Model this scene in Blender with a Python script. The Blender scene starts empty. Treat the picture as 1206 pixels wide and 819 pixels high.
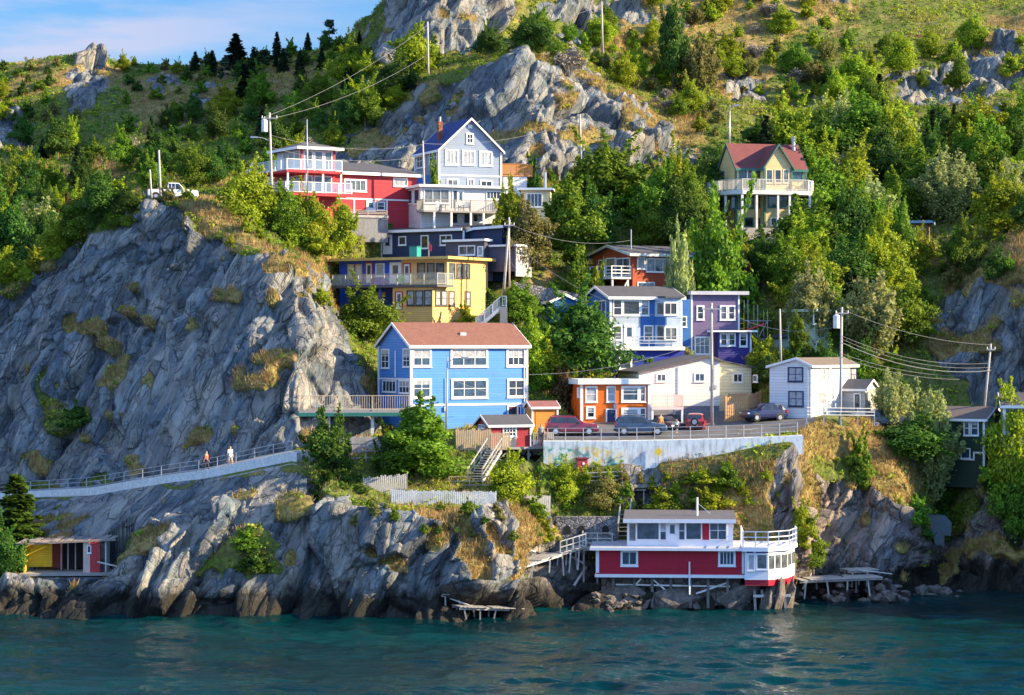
import bpy, bmesh, math, random
import numpy as np
from mathutils import Vector, Matrix
from mathutils.bvhtree import BVHTree
from mathutils import noise as mnoise

random.seed(7)
RNG = np.random.default_rng(11)
SC = bpy.context.scene
COL = SC.collection
R = math.radians
F = 2760.0                 # focal length in photo pixels
CU, CV = 603.0, 409.5      # photo centre
CZ = 22.0                  # eye height above the harbour


def P(u, py, Y):
    """A world point at depth Y measured on the photograph."""
    return Vector(((u - CU) / F * Y, Y, CZ - (py - CV) / F * Y))


# ------------------------------------------------------------------ camera, sun, sky
cam = bpy.data.cameras.new('camera')
cam.sensor_width = 36.0
cam.lens = F / 1206.0 * 36.0
cam.clip_start = 1.0
cam.clip_end = 6000.0
camo = bpy.data.objects.new('camera', cam)
camo.location = (0, 0, CZ)
camo.rotation_euler = (R(90), 0, 0)
COL.objects.link(camo)
SC.camera = camo

SUN_EL = 24.0
SUN_A = 83.0     # from straight behind the camera, towards the right
sdir = Vector((math.sin(R(SUN_A)) * math.cos(R(SUN_EL)), -math.cos(R(SUN_A)) * math.cos(R(SUN_EL)), math.sin(R(SUN_EL))))
sun = bpy.data.lights.new('sun', 'SUN')
sun.energy = 5.0
sun.angle = R(0.55)
sun.color = (1.0, 0.80, 0.50)
suno = bpy.data.objects.new('sun', sun)
suno.rotation_euler = (-sdir).to_track_quat('-Z', 'Y').to_euler()
suno.location = (200, -50, 150)
COL.objects.link(suno)

world = bpy.data.worlds.new('World')
SC.world = world
world.use_nodes = True
wn = world.node_tree
wn.nodes.clear()


def wnode(t, **kw):
    n = wn.nodes.new(t)
    for k, v in kw.items():
        setattr(n, k, v)
    return n


sky = wnode('ShaderNodeTexSky', sky_type='NISHITA')
sky.sun_disc = False
sky.sun_elevation = R(SUN_EL)
sky.sun_rotation = math.atan2(sdir.x, sdir.y)
sky.air_density = 1.2
sky.dust_density = 0.4
sky.ozone_density = 2.5
tc = wnode('ShaderNodeTexCoord')
mp = wnode('ShaderNodeMapping')
mp.inputs['Scale'].default_value = (11.0, 2.0, 60.0)
mp.inputs['Location'].default_value = (0.3, 0.0, 0.35)
wn.links.new(tc.outputs['Generated'], mp.inputs['Vector'])
cn = wnode('ShaderNodeTexNoise')
cn.inputs['Scale'].default_value = 1.0
cn.inputs['Detail'].default_value = 8.0
cn.inputs['Roughness'].default_value = 0.55
wn.links.new(mp.outputs[0], cn.inputs['Vector'])
cr = wnode('ShaderNodeValToRGB')
cr.color_ramp.elements[0].position = 0.38
cr.color_ramp.elements[0].color = (0, 0, 0, 1)
cr.color_ramp.elements[1].position = 0.62
cr.color_ramp.elements[1].color = (0.8, 0.8, 0.8, 1)
wn.links.new(cn.outputs['Fac'], cr.inputs[0])
# clouds thin out to the east (right) of the view
sx = wnode('ShaderNodeSeparateXYZ')
wn.links.new(tc.outputs['Generated'], sx.inputs[0])
mr = wnode('ShaderNodeMapRange')
mr.inputs['From Min'].default_value = -0.17
mr.inputs['From Max'].default_value = -0.05
mr.inputs['To Min'].default_value = 1.0
mr.inputs['To Max'].default_value = 0.15
wn.links.new(sx.outputs[0], mr.inputs[0])
mm0 = wnode('ShaderNodeMath', operation='MULTIPLY')
wn.links.new(cr.outputs[0], mm0.inputs[0])
wn.links.new(mr.outputs[0], mm0.inputs[1])
# unseen bluish cloud bank behind the camera, added as fill for shaded fronts
cb = wnode('ShaderNodeTexNoise')
cb.inputs['Scale'].default_value = 2.2
cb.inputs['Detail'].default_value = 6.0
wn.links.new(tc.outputs['Generated'], cb.inputs['Vector'])
cbr = wnode('ShaderNodeValToRGB')
cbr.color_ramp.elements[0].position = 0.36
cbr.color_ramp.elements[1].position = 0.58
wn.links.new(cb.outputs['Fac'], cbr.inputs[0])
sth = wnode('ShaderNodeMapRange')
sth.inputs['From Min'].default_value = 0.15
sth.inputs['From Max'].default_value = -0.35
wn.links.new(sx.outputs[1], sth.inputs[0])
mm1 = wnode('ShaderNodeMath', operation='MULTIPLY')
wn.links.new(cbr.outputs[0], mm1.inputs[0])
wn.links.new(sth.outputs[0], mm1.inputs[1])
mix = wnode('ShaderNodeMix', data_type='RGBA')
wn.links.new(mm0.outputs[0], mix.inputs[0])
hs = wnode('ShaderNodeHueSaturation')
hs.inputs['Saturation'].default_value = 1.35
hs.inputs['Value'].default_value = 0.85
wn.links.new(sky.outputs[0], hs.inputs['Color'])
tint = wnode('ShaderNodeMix', data_type='RGBA', blend_type='MULTIPLY')
tint.inputs[0].default_value = 1.0
wn.links.new(hs.outputs[0], tint.inputs[6])
tint.inputs[7].default_value = (0.46, 0.65, 0.98, 1)
wn.links.new(tint.outputs[2], mix.inputs[6])
mix.inputs[7].default_value = (2.9, 2.9, 3.75, 1)
mix2 = wnode('ShaderNodeMix', data_type='RGBA')
wn.links.new(mm1.outputs[0], mix2.inputs[0])
wn.links.new(mix.outputs[2], mix2.inputs[6])
mix2.inputs[7].default_value = (3.1, 5.3, 9.6, 1)
bg = wnode('ShaderNodeBackground')
bg.inputs['Strength'].default_value = 0.085
wn.links.new(mix2.outputs[2], bg.inputs['Color'])
wo = wnode('ShaderNodeOutputWorld')
wn.links.new(bg.outputs[0], wo.inputs['Surface'])

SC.view_settings.view_transform = 'Standard'
SC.view_settings.look = 'None'
SC.view_settings.gamma = 1.0
SC.view_settings.exposure = 1.5
SC.render.engine = 'CYCLES'
SC.cycles.max_bounces = 5
SC.cycles.transparent_max_bounces = 6
SC.cycles.use_denoising = True
try:
    SC.cycles.denoiser = 'OPENIMAGEDENOISE'
except Exception:
    pass


# ------------------------------------------------------------------ materials
class NT:
    def __init__(s, name):
        s.m = bpy.data.materials.new(name)
        s.m.use_nodes = True
        s.t = s.m.node_tree
        s.b = s.t.nodes['Principled BSDF']

    def n(s, t, ins=None, **kw):
        nd = s.t.nodes.new(t)
        for k, v in kw.items():
            setattr(nd, k, v)
        for k, v in (ins or {}).items():
            if hasattr(v, 'is_output') or isinstance(v, bpy.types.NodeSocket):
                s.t.links.new(v, nd.inputs[k])
            else:
                nd.inputs[k].default_value = v
        return nd

    def link(s, a, b):
        s.t.links.new(a, b)

    def mix(s, f, a, b, blend='MIX'):
        nd = s.t.nodes.new('ShaderNodeMix')
        nd.data_type = 'RGBA'
        nd.blend_type = blend
        for sock, v in ((nd.inputs[0], f), (nd.inputs[6], a), (nd.inputs[7], b)):
            if isinstance(v, bpy.types.NodeSocket):
                s.t.links.new(v, sock)
            elif isinstance(v, (int, float)):
                sock.default_value = v
            else:
                sock.default_value = (*v, 1) if len(v) == 3 else v
        return nd.outputs[2]

    def math(s, op, a, b=0.0, clamp=False):
        nd = s.t.nodes.new('ShaderNodeMath')
        nd.operation = op
        nd.use_clamp = clamp
        for sock, v in ((nd.inputs[0], a), (nd.inputs[1], b)):
            if isinstance(v, bpy.types.NodeSocket):
                s.t.links.new(v, sock)
            else:
                sock.default_value = v
        return nd.outputs[0]

    def ramp(s, f, stops):
        nd = s.t.nodes.new('ShaderNodeValToRGB')
        el = nd.color_ramp.elements
        while len(el) < len(stops):
            el.new(0.5)
        for e, (p, c) in zip(el, stops):
            e.position = p
            e.color = (*c, 1) if not isinstance(c, (int, float)) else (c, c, c, 1)
        s.t.links.new(f, nd.inputs[0])
        return nd.outputs[0]

    def noise(s, vec, scale, detail=4, rough=0.55):
        nd = s.n('ShaderNodeTexNoise', {'Scale': scale, 'Detail': detail, 'Roughness': rough})
        if vec is not None:
            s.link(vec, nd.inputs['Vector'])
        return nd.outputs['Fac']

    def obj(s):
        return s.n('ShaderNodeTexCoord').outputs['Object']

    def bump(s, h, strength=0.5, dist=0.05, prev=None):
        nd = s.n('ShaderNodeBump', {'Strength': strength, 'Distance': dist})
        s.link(h, nd.inputs['Height'])
        if prev is not None:
            s.link(prev, nd.inputs['Normal'])
        return nd.outputs[0]


def scale(c, k):
    return tuple(min(1, v * k) for v in c)


MATS = {}


def paint(name, col, rough=0.6, wear=0.25, siding=0.0, vertical=False, spec=0.4):
    """House paint with weathering, and clapboard or board lines when siding > 0 (board width in m)."""
    if name in MATS:
        return MATS[name]
    t = NT(name)
    o = t.obj()
    n1 = t.noise(o, 0.9, 5, 0.6)
    n2 = t.noise(o, 7.0, 4, 0.6)
    f = t.math('MULTIPLY', t.math('ADD', t.math('MULTIPLY', n1, 0.6), t.math('MULTIPLY', n2, 0.4)), 1.0)
    c = t.ramp(f, [(0.32, scale(col, 1 - wear)), (0.52, col), (0.72, scale(col, 1 + wear * 0.35))])
    prev = None
    if siding:
        sp = t.n('ShaderNodeSeparateXYZ', {0: o})
        if vertical:
            ax = t.math('ADD', sp.outputs[0], sp.outputs[1])
        else:
            ax = sp.outputs[2]
        saw = t.math('FRACT', t.math('DIVIDE', ax, siding))
        line = t.ramp(saw, [(0.0, 0.25), (0.1, 1.0), (1.0, 0.85)])
        # each board takes the paint a little differently
        bid = t.math('FLOOR', t.math('DIVIDE', ax, siding))
        wn_ = t.n('ShaderNodeTexWhiteNoise', {'W': bid}, noise_dimensions='1D').outputs['Value']
        c = t.mix(t.math('MULTIPLY', wn_, 0.30), c, scale(col, 0.66))
        gap = t.ramp(saw, [(0.0, 0.9), (0.2, 0.0)])
        c = t.mix(gap, c, scale(col, 0.40))
        drip = t.noise(t.n('ShaderNodeMapping', {'Vector': o, 'Scale': (1.5, 1.5, .22)}).outputs[0], 2.2, 5, .65)
        c = t.mix(t.ramp(drip, [(.54, 0.0), (.75, .38)]), c, scale(col, .55))
        h = saw if not vertical else line
        prev = t.bump(h, 0.6, 0.03)
    t.link(c, t.b.inputs['Base Color'])
    t.b.inputs['Roughness'].default_value = rough
    t.b.inputs['Specular IOR Level'].default_value = spec
    nb = t.bump(n2, 0.15, 0.02, prev)
    t.link(nb, t.b.inputs['Normal'])
    MATS[name] = t.m
    return t.m


def wood(name, col, rough=0.8, plank=0.14):
    if name in MATS:
        return MATS[name]
    t = NT(name)
    o = t.obj()
    mp_ = t.n('ShaderNodeMapping', {'Vector': o, 'Scale': (3.0, 3.0, 9.0)})
    g = t.noise(mp_.outputs[0], 2.0, 6, 0.65)
    g2 = t.noise(o, 0.7, 3)
    c = t.ramp(g, [(0.3, scale(col, 0.55)), (0.5, col), (0.72, scale(col, 1.3))])
    c = t.mix(t.ramp(g2, [(0.4, 0.0), (0.7, 0.5)]), c, (0.25, 0.24, 0.23))
    t.link(c, t.b.inputs['Base Color'])
    t.b.inputs['Roughness'].default_value = rough
    t.link(t.bump(g, 0.4, 0.02), t.b.inputs['Normal'])
    MATS[name] = t.m
    return t.m


def shingle(name, col):
    if name in MATS:
        return MATS[name]
    t = NT(name)
    o = t.obj()
    br = t.n('ShaderNodeTexBrick', {'Vector': o, 'Scale': 3.2, 'Mortar Size': 0.02, 'Color1': (*scale(col, 0.8), 1),
                                    'Color2': (*scale(col, 1.2), 1), 'Mortar': (*scale(col, 0.55), 1)})
    br.inputs['Brick Width'].default_value = 0.6
    br.inputs['Row Height'].default_value = 0.4
    n1 = t.noise(o, 1.2, 5, 0.65)
    c = t.mix(t.ramp(n1, [(0.35, 0.0), (0.7, 0.55)]), br.outputs[0], scale(col, 0.6))
    n2 = t.noise(o, 16.0, 2)
    c = t.mix(t.math('MULTIPLY', n2, 0.3), c, scale(col, 1.5))
    t.link(c, t.b.inputs['Base Color'])
    t.b.inputs['Roughness'].default_value = 0.85
    t.link(t.bump(n2, 0.4, 0.02), t.b.inputs['Normal'])
    MATS[name] = t.m
    return t.m


def concrete(name, col, stain=0.5):
    if name in MATS:
        return MATS[name]
    t = NT(name)
    o = t.obj()
    mp_ = t.n('ShaderNodeMapping', {'Vector': o, 'Scale': (1.6, 1.6, 0.35)})
    n1 = t.noise(mp_.outputs[0], 1.3, 6, 0.65)
    n2 = t.noise(o, 5.0, 5, 0.6)
    c = t.ramp(n2, [(0.3, scale(col, 0.75)), (0.7, scale(col, 1.15))])
    c = t.mix(t.ramp(n1, [(0.45, 0.0), (0.7, stain)]), c, (0.13, 0.10, 0.075))
    t.link(c, t.b.inputs['Base Color'])
    t.b.inputs['Roughness'].default_value = 0.9
    t.link(t.bump(n2, 0.4, 0.04), t.b.inputs['Normal'])
    MATS[name] = t.m
    return t.m


def glass(name, col, rough=0.06, blind=0.0):
    if name in MATS:
        return MATS[name]
    t = NT(name)
    o = t.obj()
    n1 = t.noise(o, 1.7, 3)
    c = t.ramp(n1, [(0.35, scale(col, 0.5)), (0.65, scale(col, 1.5))])
    t.link(c, t.b.inputs['Base Color'])
    t.b.inputs['Roughness'].default_value = rough
    t.b.inputs['Specular IOR Level'].default_value = 0.8
    n2 = t.noise(o, 0.8, 2)
    t.link(t.bump(n2, 0.06, 0.05), t.b.inputs['Normal'])
    MATS[name] = t.m
    return t.m


def plain(name, col, rough=0.5, metal=0.0, var=0.2):
    if name in MATS:
        return MATS[name]
    t = NT(name)
    o = t.obj()
    n1 = t.noise(o, 3.0, 4)
    c = t.ramp(n1, [(0.3, scale(col, 1 - var)), (0.7, scale(col, 1 + var))])
    t.link(c, t.b.inputs['Base Color'])
    t.b.inputs['Roughness'].default_value = rough
    t.b.inputs['Metallic'].default_value = metal
    MATS[name] = t.m
    return t.m


def clearglass(name='railing_glass'):
    if name in MATS:
        return MATS[name]
    t = NT(name)
    tr = t.n('ShaderNodeBsdfTransparent')
    tr.inputs[0].default_value = (0.92, 0.95, 0.97, 1)
    gl = t.n('ShaderNodeBsdfGlossy')
    gl.inputs['Roughness'].default_value = 0.1
    gl.inputs['Color'].default_value = (0.9, 0.95, 1, 1)
    df = t.n('ShaderNodeBsdfDiffuse')
    df.inputs[0].default_value = (0.75, 0.8, 0.85, 1)
    m1 = t.n('ShaderNodeMixShader')
    m1.inputs[0].default_value = 0.45
    t.link(gl.outputs[0], m1.inputs[1])
    t.link(df.outputs[0], m1.inputs[2])
    m2 = t.n('ShaderNodeMixShader')
    m2.inputs[0].default_value = 0.17
    t.link(tr.outputs[0], m2.inputs[1])
    t.link(m1.outputs[0], m2.inputs[2])
    out = [n for n in t.t.nodes if n.type == 'OUTPUT_MATERIAL'][0]
    t.link(m2.outputs[0], out.inputs['Surface'])
    MATS[name] = t.m
    return t.m


def stone(name, col, sc=2.2):
    if name in MATS:
        return MATS[name]
    t = NT(name)
    o = t.obj()
    v = t.n('ShaderNodeTexVoronoi', {'Vector': o, 'Scale': sc})
    e = t.n('ShaderNodeTexVoronoi', {'Vector': o, 'Scale': sc}, feature='DISTANCE_TO_EDGE')
    hs = t.n('ShaderNodeSeparateColor', {0: v.outputs['Color']})
    c = t.ramp(hs.outputs[0], [(0.0, scale(col, 0.55)), (0.5, col), (1.0, scale(col, 1.5))])
    gap = t.ramp(e.outputs['Distance'], [(0.0, 1.0), (0.09, 0.0)])
    c = t.mix(gap, c, scale(col, 0.25))
    n1 = t.noise(o, 9.0, 4)
    c = t.mix(t.math('MULTIPLY', n1, 0.4), c, scale(col, 0.6))
    t.link(c, t.b.inputs['Base Color'])
    t.b.inputs['Roughness'].default_value = 0.9
    h = t.ramp(e.outputs['Distance'], [(0.0, 0.0), (0.15, 1.0)])
    t.link(t.bump(h, 0.8, 0.08), t.b.inputs['Normal'])
    MATS[name] = t.m
    return t.m


# ------------------------------------------------------------------ object helpers
def tag(o, label, cat, group=None, kind=None):
    if kind:
        o['kind'] = kind
    if label:
        o['label'] = label
    if cat:
        o['category'] = cat
    if group:
        o['group'] = group
    return o


def empty(name, loc, rz=0.0):
    o = bpy.data.objects.new(name, None)
    o.location = loc
    o.rotation_euler = (0, 0, rz)
    o.empty_display_size = 0.3
    COL.objects.link(o)
    return o


class MB:
    """Collects boxes, bars, tubes and prisms into ONE mesh."""

    def __init__(s):
        s.v = []
        s.f = []

    def add(s, vs, fs):
        b = len(s.v)
        s.v.extend([tuple(v) for v in vs])
        s.f.extend([tuple(b + i for i in f) for f in fs])
        return s

    def box(s, x0, x1, y0, y1, z0, z1):
        if x0 > x1: x0, x1 = x1, x0
        if y0 > y1: y0, y1 = y1, y0
        if z0 > z1: z0, z1 = z1, z0
        return s.add([(x0, y0, z0), (x1, y0, z0), (x1, y1, z0), (x0, y1, z0), (x0, y0, z1), (x1, y0, z1), (x1, y1, z1), (x0, y1, z1)],
                     [(0, 3, 2, 1), (4, 5, 6, 7), (0, 1, 5, 4), (1, 2, 6, 5), (2, 3, 7, 6), (3, 0, 4, 7)])

    def bar(s, p, q, w, h=None, up=(0, 0, 1)):
        h = h or w
        p, q = Vector(p), Vector(q)
        d = (q - p)
        if d.length < 1e-6:
            return s
        d.normalize()
        up = Vector(up)
        if abs(d.dot(up)) > 0.98:
            up = Vector((0, 1, 0))
        a = d.cross(up).normalized() * (w / 2)
        b = a.cross(d).normalized() * (h / 2)
        vs = []
        for c in (p, q):
            vs += [c - a - b, c + a - b, c + a + b, c - a + b]
        return s.add(vs, [(0, 3, 2, 1), (4, 5, 6, 7), (0, 1, 5, 4), (1, 2, 6, 5), (2, 3, 7, 6), (3, 0, 4, 7)])

    def tube(s, p, q, r0, r1=None, n=8, cap=True):
        r1 = r0 if r1 is None else r1
        p, q = Vector(p), Vector(q)
        d = (q - p)
        if d.length < 1e-6:
            return s
        d.normalize()
        up = Vector((0, 0, 1)) if abs(d.z) < 0.95 else Vector((0, 1, 0))
        a = d.cross(up).normalized()
        b = a.cross(d).normalized()
        vs = []
        for c, r in ((p, r0), (q, r1)):
            for i in range(n):
                t = 2 * math.pi * i / n
                vs.append(c + a * (r * math.cos(t)) + b * (r * math.sin(t)))
        fs = [(i, (i + 1) % n, n + (i + 1) % n, n + i) for i in range(n)]
        if cap:
            fs += [tuple(reversed(range(n))), tuple(range(n, 2 * n))]
        return s.add(vs, fs)

    def path(s, pts, r, n=6):
        pts = [Vector(p) for p in pts]
        rr = r if isinstance(r, (list, tuple)) else [r] * len(pts)
        base = len(s.v)
        for i, p in enumerate(pts):
            d = (pts[min(i + 1, len(pts) - 1)] - pts[max(i - 1, 0)]).normalized()
            up = Vector((0, 0, 1)) if abs(d.z) < 0.9 else Vector((0, 1, 0))
            a = d.cross(up).normalized()
            b = a.cross(d).normalized()
            for k in range(n):
                t = 2 * math.pi * k / n
                s.v.append(tuple(p + a * (rr[i] * math.cos(t)) + b * (rr[i] * math.sin(t))))
        for i in range(len(pts) - 1):
            for k in range(n):
                s.f.append((base + i * n + k, base + i * n + (k + 1) % n, base + (i + 1) * n + (k + 1) % n, base + (i + 1) * n + k))
        s.f.append(tuple(base + k for k in reversed(range(n))))
        s.f.append(tuple(base + (len(pts) - 1) * n + k for k in range(n)))
        return s

    def prism(s, poly, axis, a, b):
        """poly: list of 2D points; axis 'x': poly in (y,z); 'y': poly in (x,z); 'z': poly in (x,y)."""
        n = len(poly)
        vs = []
        for c in (a, b):
            for (p, q) in poly:
                vs.append((c, p, q) if axis == 'x' else (p, c, q) if axis == 'y' else (p, q, c))
        fs = [(i, (i + 1) % n, n + (i + 1) % n, n + i) for i in range(n)]
        fs += [tuple(reversed(range(n))), tuple(range(n, 2 * n))]
        return s.add(vs, fs)

    def build(s, name, mat, parent=None, smooth=False, loc=None):
        me = bpy.data.meshes.new(name)
        me.from_pydata(s.v, [], s.f)
        bm = bmesh.new()
        bm.from_mesh(me)
        bmesh.ops.recalc_face_normals(bm, faces=bm.faces)
        bm.to_mesh(me)
        bm.free()
        if smooth:
            for p in me.polygons:
                p.use_smooth = True
        for m in (mat if isinstance(mat, (list, tuple)) else [mat]):
            me.materials.append(m)
        o = bpy.data.objects.new(name, me)
        if loc is not None:
            o.location = loc
        COL.objects.link(o)
        if parent is not None:
            o.parent = parent
        return o


def children_of(o):
    return [c for c in o.children]


def copy_tree(o, parent=None):
    kids = list(o.children)
    c = o.copy()
    COL.objects.link(c)
    if parent is not None:
        c.parent = parent
    for k in kids:
        copy_tree(k, c)
    return c
# ------------------------------------------------------------------ terrain
# Profiles of the shore and hill, bottom to top, surveyed at stations along the coast, save the unseen headland at the right.
# rows: 1 waterline depth, then (py, Y) of: 2,3 lower bank | 4 path/terrace front | 5 path/terrace back | 6 road front | 7 road back
#       8 first slope | 9 yellow house level / rock face | 10 rock crest / dark house level | 11 dip / red house level
#       12 foot of the high cliff | 13 its top | 14 upper hill | 15 ridge
ST = {
 -260: (200, (690,203),(650,208),(600,222),(594,225),(550,228),(510,231),(480,233),(450,236),(430,238),(370,262),(310,285),(230,305),(150,325),(95,350)),
 -60: (190, (690,193),(672,199),(592,219),(586,222),(530,225.5),(470,228),(430,229.5),(400,231),(385,233),(380,250),(310,272),(230,295),(150,320),(85,348)),
 0: (188.5, (690,191),(670,197),(586,217),(580,220),(510,224),(450,226.5),(405,228),(372,229),(352,231),(372,246),(310,268),(225,290),(150,318),(80,346)),
 60: (187.5, (690,190),(670,196),(583,213.5),(577,217),(500,221),(430,224),(380,225.5),(335,227),(305,229),(335,243),(290,266),(222,290),(150,318),(66,346)),
 110: (187, (690,190),(669,194),(580,209),(575,212.5),(490,217.5),(410,221),(350,223),(300,225),(268,227),(290,241),(260,266),(205,290),(140,320),(66,348)),
 150: (187, (692,190),(650,193),(573,205.5),(568,209),(480,215),(400,219),(330,222),(280,224.5),(256,226.5),(268,240),(240,268),(190,292),(130,322),(76,350)),
 200: (187, (685,189.5),(625,192.5),(565,202),(560,205.5),(478,211),(400,215.5),(330,219.5),(272,222.5),(240,225),(240,233),(225,268),(175,295),(115,325),(78,350)),
 240: (187, (685,189),(620,192),(560,200),(554,203.5),(475,208.5),(400,213),(330,217.5),(275,220.5),(238,224),(236,232),(222,268),(168,297),(110,326),(78,352)),
 300: (186.5, (685,188.5),(615,190.5),(547,197.5),(541,201),(470,205),(400,209),(335,213),(298,216),(268,221),(242,233),(205,270),(145,300),(95,330),(72,352)),
 350: (186, (685,188),(608,190),(537,197),(531,200.5),(470,204),(400,207.5),(345,210.5),(318,213.5),(292,221),(258,238),(200,270),(135,292),(95,322),(66,350)),
 378: (185.8, (688,187.8),(607,189.8),(572,194),(540,199.8),(490,204.5),(476,207.8),(400,210.5),(352,214),(304,222),(264,239),(203,269),(130,290),(90,320),(57,348)),
 400: (185.5, (690,187.5),(605,189.5),(585,193),(545,199.5),(518,204.5),(480,208),(400,213),(374,219),(352,235),(284,239.5),(205,268),(125,288),(85,318),(48,346)),
 450: (184.8, (690,186.8),(610,188.5),(594,193),(560,198.5),(518,204),(503,211),(445,219),(388,228),(318,236),(272,241),(210,270),(105,288),(58,299),(12,311)),
 485: (184.3, (692,186.4),(612,188.4),(596,193),(560,198.5),(520,204),(507,211),(432,220),(379,229),(322,239),(265,250),(213,269),(100,286),(74,296),(-80,306)),
 520: (184, (695,186.2),(612,188.4),(598,193),(562,198.5),(521,204),(507,211),(430,220),(378,229),(322,239),(265,251),(213,267),(92,284),(74,294),(-110,304)),
 560: (184, (695,186.5),(614,188.8),(600,193.5),(565,199),(521,204),(507,211),(430,220),(378,229),(322,239),(265,252),(213,265),(80,281),(60,296),(-100,308)),
 620: (186.5, (690,189),(624,192),(604,195.5),(566,200.5),(521,204.4),(506,212),(440,221),(368,231),(325,236),(275,251),(207,263),(70,277),(48,304),(-90,330)),
 655: (191.5, (690,194),(650,196.5),(610,199),(554,202.6),(520,204.8),(504,212.5),(440,222),(362,234),(330,238),(282,251),(212,263),(80,278),(45,312),(-90,345)),
 700: (193.2, (687,195.2),(655,200.3),(608,201.0),(553,202.6),(520,204.8),(502,213),(450,221),(390,231),(335,239),(290,250),(214,263),(108,280),(55,315),(-90,350)),
 760: (193.4, (686,194.5),(655,200.6),(605,201.4),(550,202.6),(520,204.8),(500,214),(455,220.5),(400,230),(338,239),(290,250),(208,264),(140,278),(65,315),(-90,350)),
 812: (193.4, (685,194.5),(652,200.6),(604,201.4),(547,202.6),(519,204.8),(498,215),(455,220.5),(400,230),(340,240),(290,250),(200,266),(170,274),(80,312),(-90,350)),
 850: (193.4, (684,194.5),(650,200.6),(602,201.4),(538,202.6),(518,204.8),(494,216),(450,222),(395,231),(335,241),(292,252),(222,262),(140,288),(70,318),(-90,350)),
 900: (193.6, (692,195.6),(645,200.6),(595,201.4),(526,202.6),(515,204.8),(490,216.5),(440,224),(390,232),(330,242),(288,252),(215,268),(140,290),(70,318),(-90,350)),
 940: (197.5, (690,199),(635,200.2),(560,201.8),(518,203.0),(508,206),(488,217),(440,225),(390,233),(330,243),(284,253),(210,270),(140,292),(70,320),(-80,350)),
 965: (200.2, (694,203.4),(635,207.2),(545,208.6),(502,209.4),(494,210),(487,217),(440,225),(390,233),(330,243),(282,253),(210,270),(140,292),(70,320),(-70,350)),
 1010: (200.4, (694,203.8),(655,206.3),(560,210.2),(505,211.4),(494,213.2),(488,218),(440,226),(390,234),(330,244),(280,254),(210,270),(140,292),(70,320),(-55,350)),
 1060: (200.2, (694,203.0),(672,205.6),(600,208.6),(535,212.6),(508,217),(496,220),(450,227),(400,235),(340,244),(285,254),(210,270),(140,292),(66,320),(-40,350)),
 1110: (204, (694,208.4),(682,214.3),(620,218.5),(572,221),(542,222.5),(520,225),(470,229),(415,233),(350,241),(290,254),(210,270),(138,292),(62,320),(-22,350)),
 1160: (206, (694,208.5),(665,210.8),(600,214),(560,217),(545,220),(528,224),(485,228),(395,231),(325,236),(270,252),(205,270),(134,292),(60,322),(-8,350)),
 1210: (205.5, (692,207.5),(655,209.5),(590,212),(548,215),(522,219),(506,223),(470,226),(380,229),(312,233),(260,250),(200,270),(130,292),(58,322),(-4,350)),
 1320: (194, (680,195.5),(630,197.5),(570,200),(520,203),(496,207),(480,211),(450,216),(360,223),(300,230),(250,246),(195,268),(128,292),(56,322),(0,350)),  # unseen headland past the right edge, shaped near and high to cast shade
 1480: (178, (680,180),(610,182.5),(540,186),(490,190),(475,196),(460,203),(440,210),(350,220),(290,229),(245,245),(190,268),(128,292),(56,322),(0,350)),  # outer end of the same added shading headland
}
US = sorted(ST)
NR = 17


def build_table():
    T = np.zeros((len(US), NR, 2))
    for i, u in enumerate(US):
        s = ST[u]
        yw = s[0]
        T[i, 1] = (CV + CZ * F / yw, yw)
        T[i, 0] = (CV + (CZ + 5) * F / (yw - 5), yw - 5)
        for k in range(14):
            T[i, k + 2] = s[k + 1]
        py, Y = s[14]
        T[i, 16] = (py + 14, Y + 45)
    return T


TAB = build_table()


def smooth1(a, n):
    k = np.ones(n) / n
    p = np.pad(a, ((n // 2, n // 2), (0, 0), (0, 0)), mode='edge')
    return np.stack([np.stack([np.convolve(p[:, i, j], k, mode='valid') for j in range(a.shape[2])], -1) for i in range(a.shape[1])], 1)


NCOL = 1250
UC = np.linspace(-260, 1480, NCOL)
PROF = np.zeros((NCOL, NR, 2))
for k in range(NR):
    for j in range(2):
        PROF[:, k, j] = np.interp(UC, US, TAB[:, k, j])
PROF = smooth1(PROF, 9)
ROWN = [0, 5, 64, 86, 70, 30, 60, 24, 70, 78, 70, 56, 62, 100, 62, 62, 8]   # rows spent on each band (band k: row k-1 -> k)


def prof_at(u, t):
    """Ground (py, Y) at pixel column u and profile row t (float)."""
    k = int(min(max(math.floor(t), 0), NR - 2))
    fr = t - k
    py = [np.interp(u, UC, PROF[:, kk, 0]) for kk in (k, k + 1)]
    Y = [np.interp(u, UC, PROF[:, kk, 1]) for kk in (k, k + 1)]
    return py[0] + (py[1] - py[0]) * fr, Y[0] + (Y[1] - Y[0]) * fr


def surf_pt(u, t):
    py, Y = prof_at(u, t)
    return P(u, py, Y)


TS = [0.0]
for k in range(1, NR):
    n = ROWN[k]
    TS += [k - 1 + (i + 1) / n for i in range(n)]
TS = np.array(TS)
NROW = len(TS)


def hash3(ix, iy, iz, seed):
    h = (ix.astype(np.int64) * 374761393 + iy.astype(np.int64) * 668265263 + iz.astype(np.int64) * 2147483647 + seed * 1274126177) & 0xFFFFFFFF
    h = ((h ^ (h >> 13)) * 1274126177) & 0xFFFFFFFF
    h = (h ^ (h >> 16)) & 0xFFFFFFFF
    return h


def h2f(h, k):
    g = ((h * (2654435761 + 40503 * k)) & 0xFFFFFFFF)
    g = (g ^ (g >> 15)) & 0xFFFFFFFF
    g = ((g * 2246822519) & 0xFFFFFFFF)
    return ((g >> 8) & 0xFFFF) / 65535.0


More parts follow.
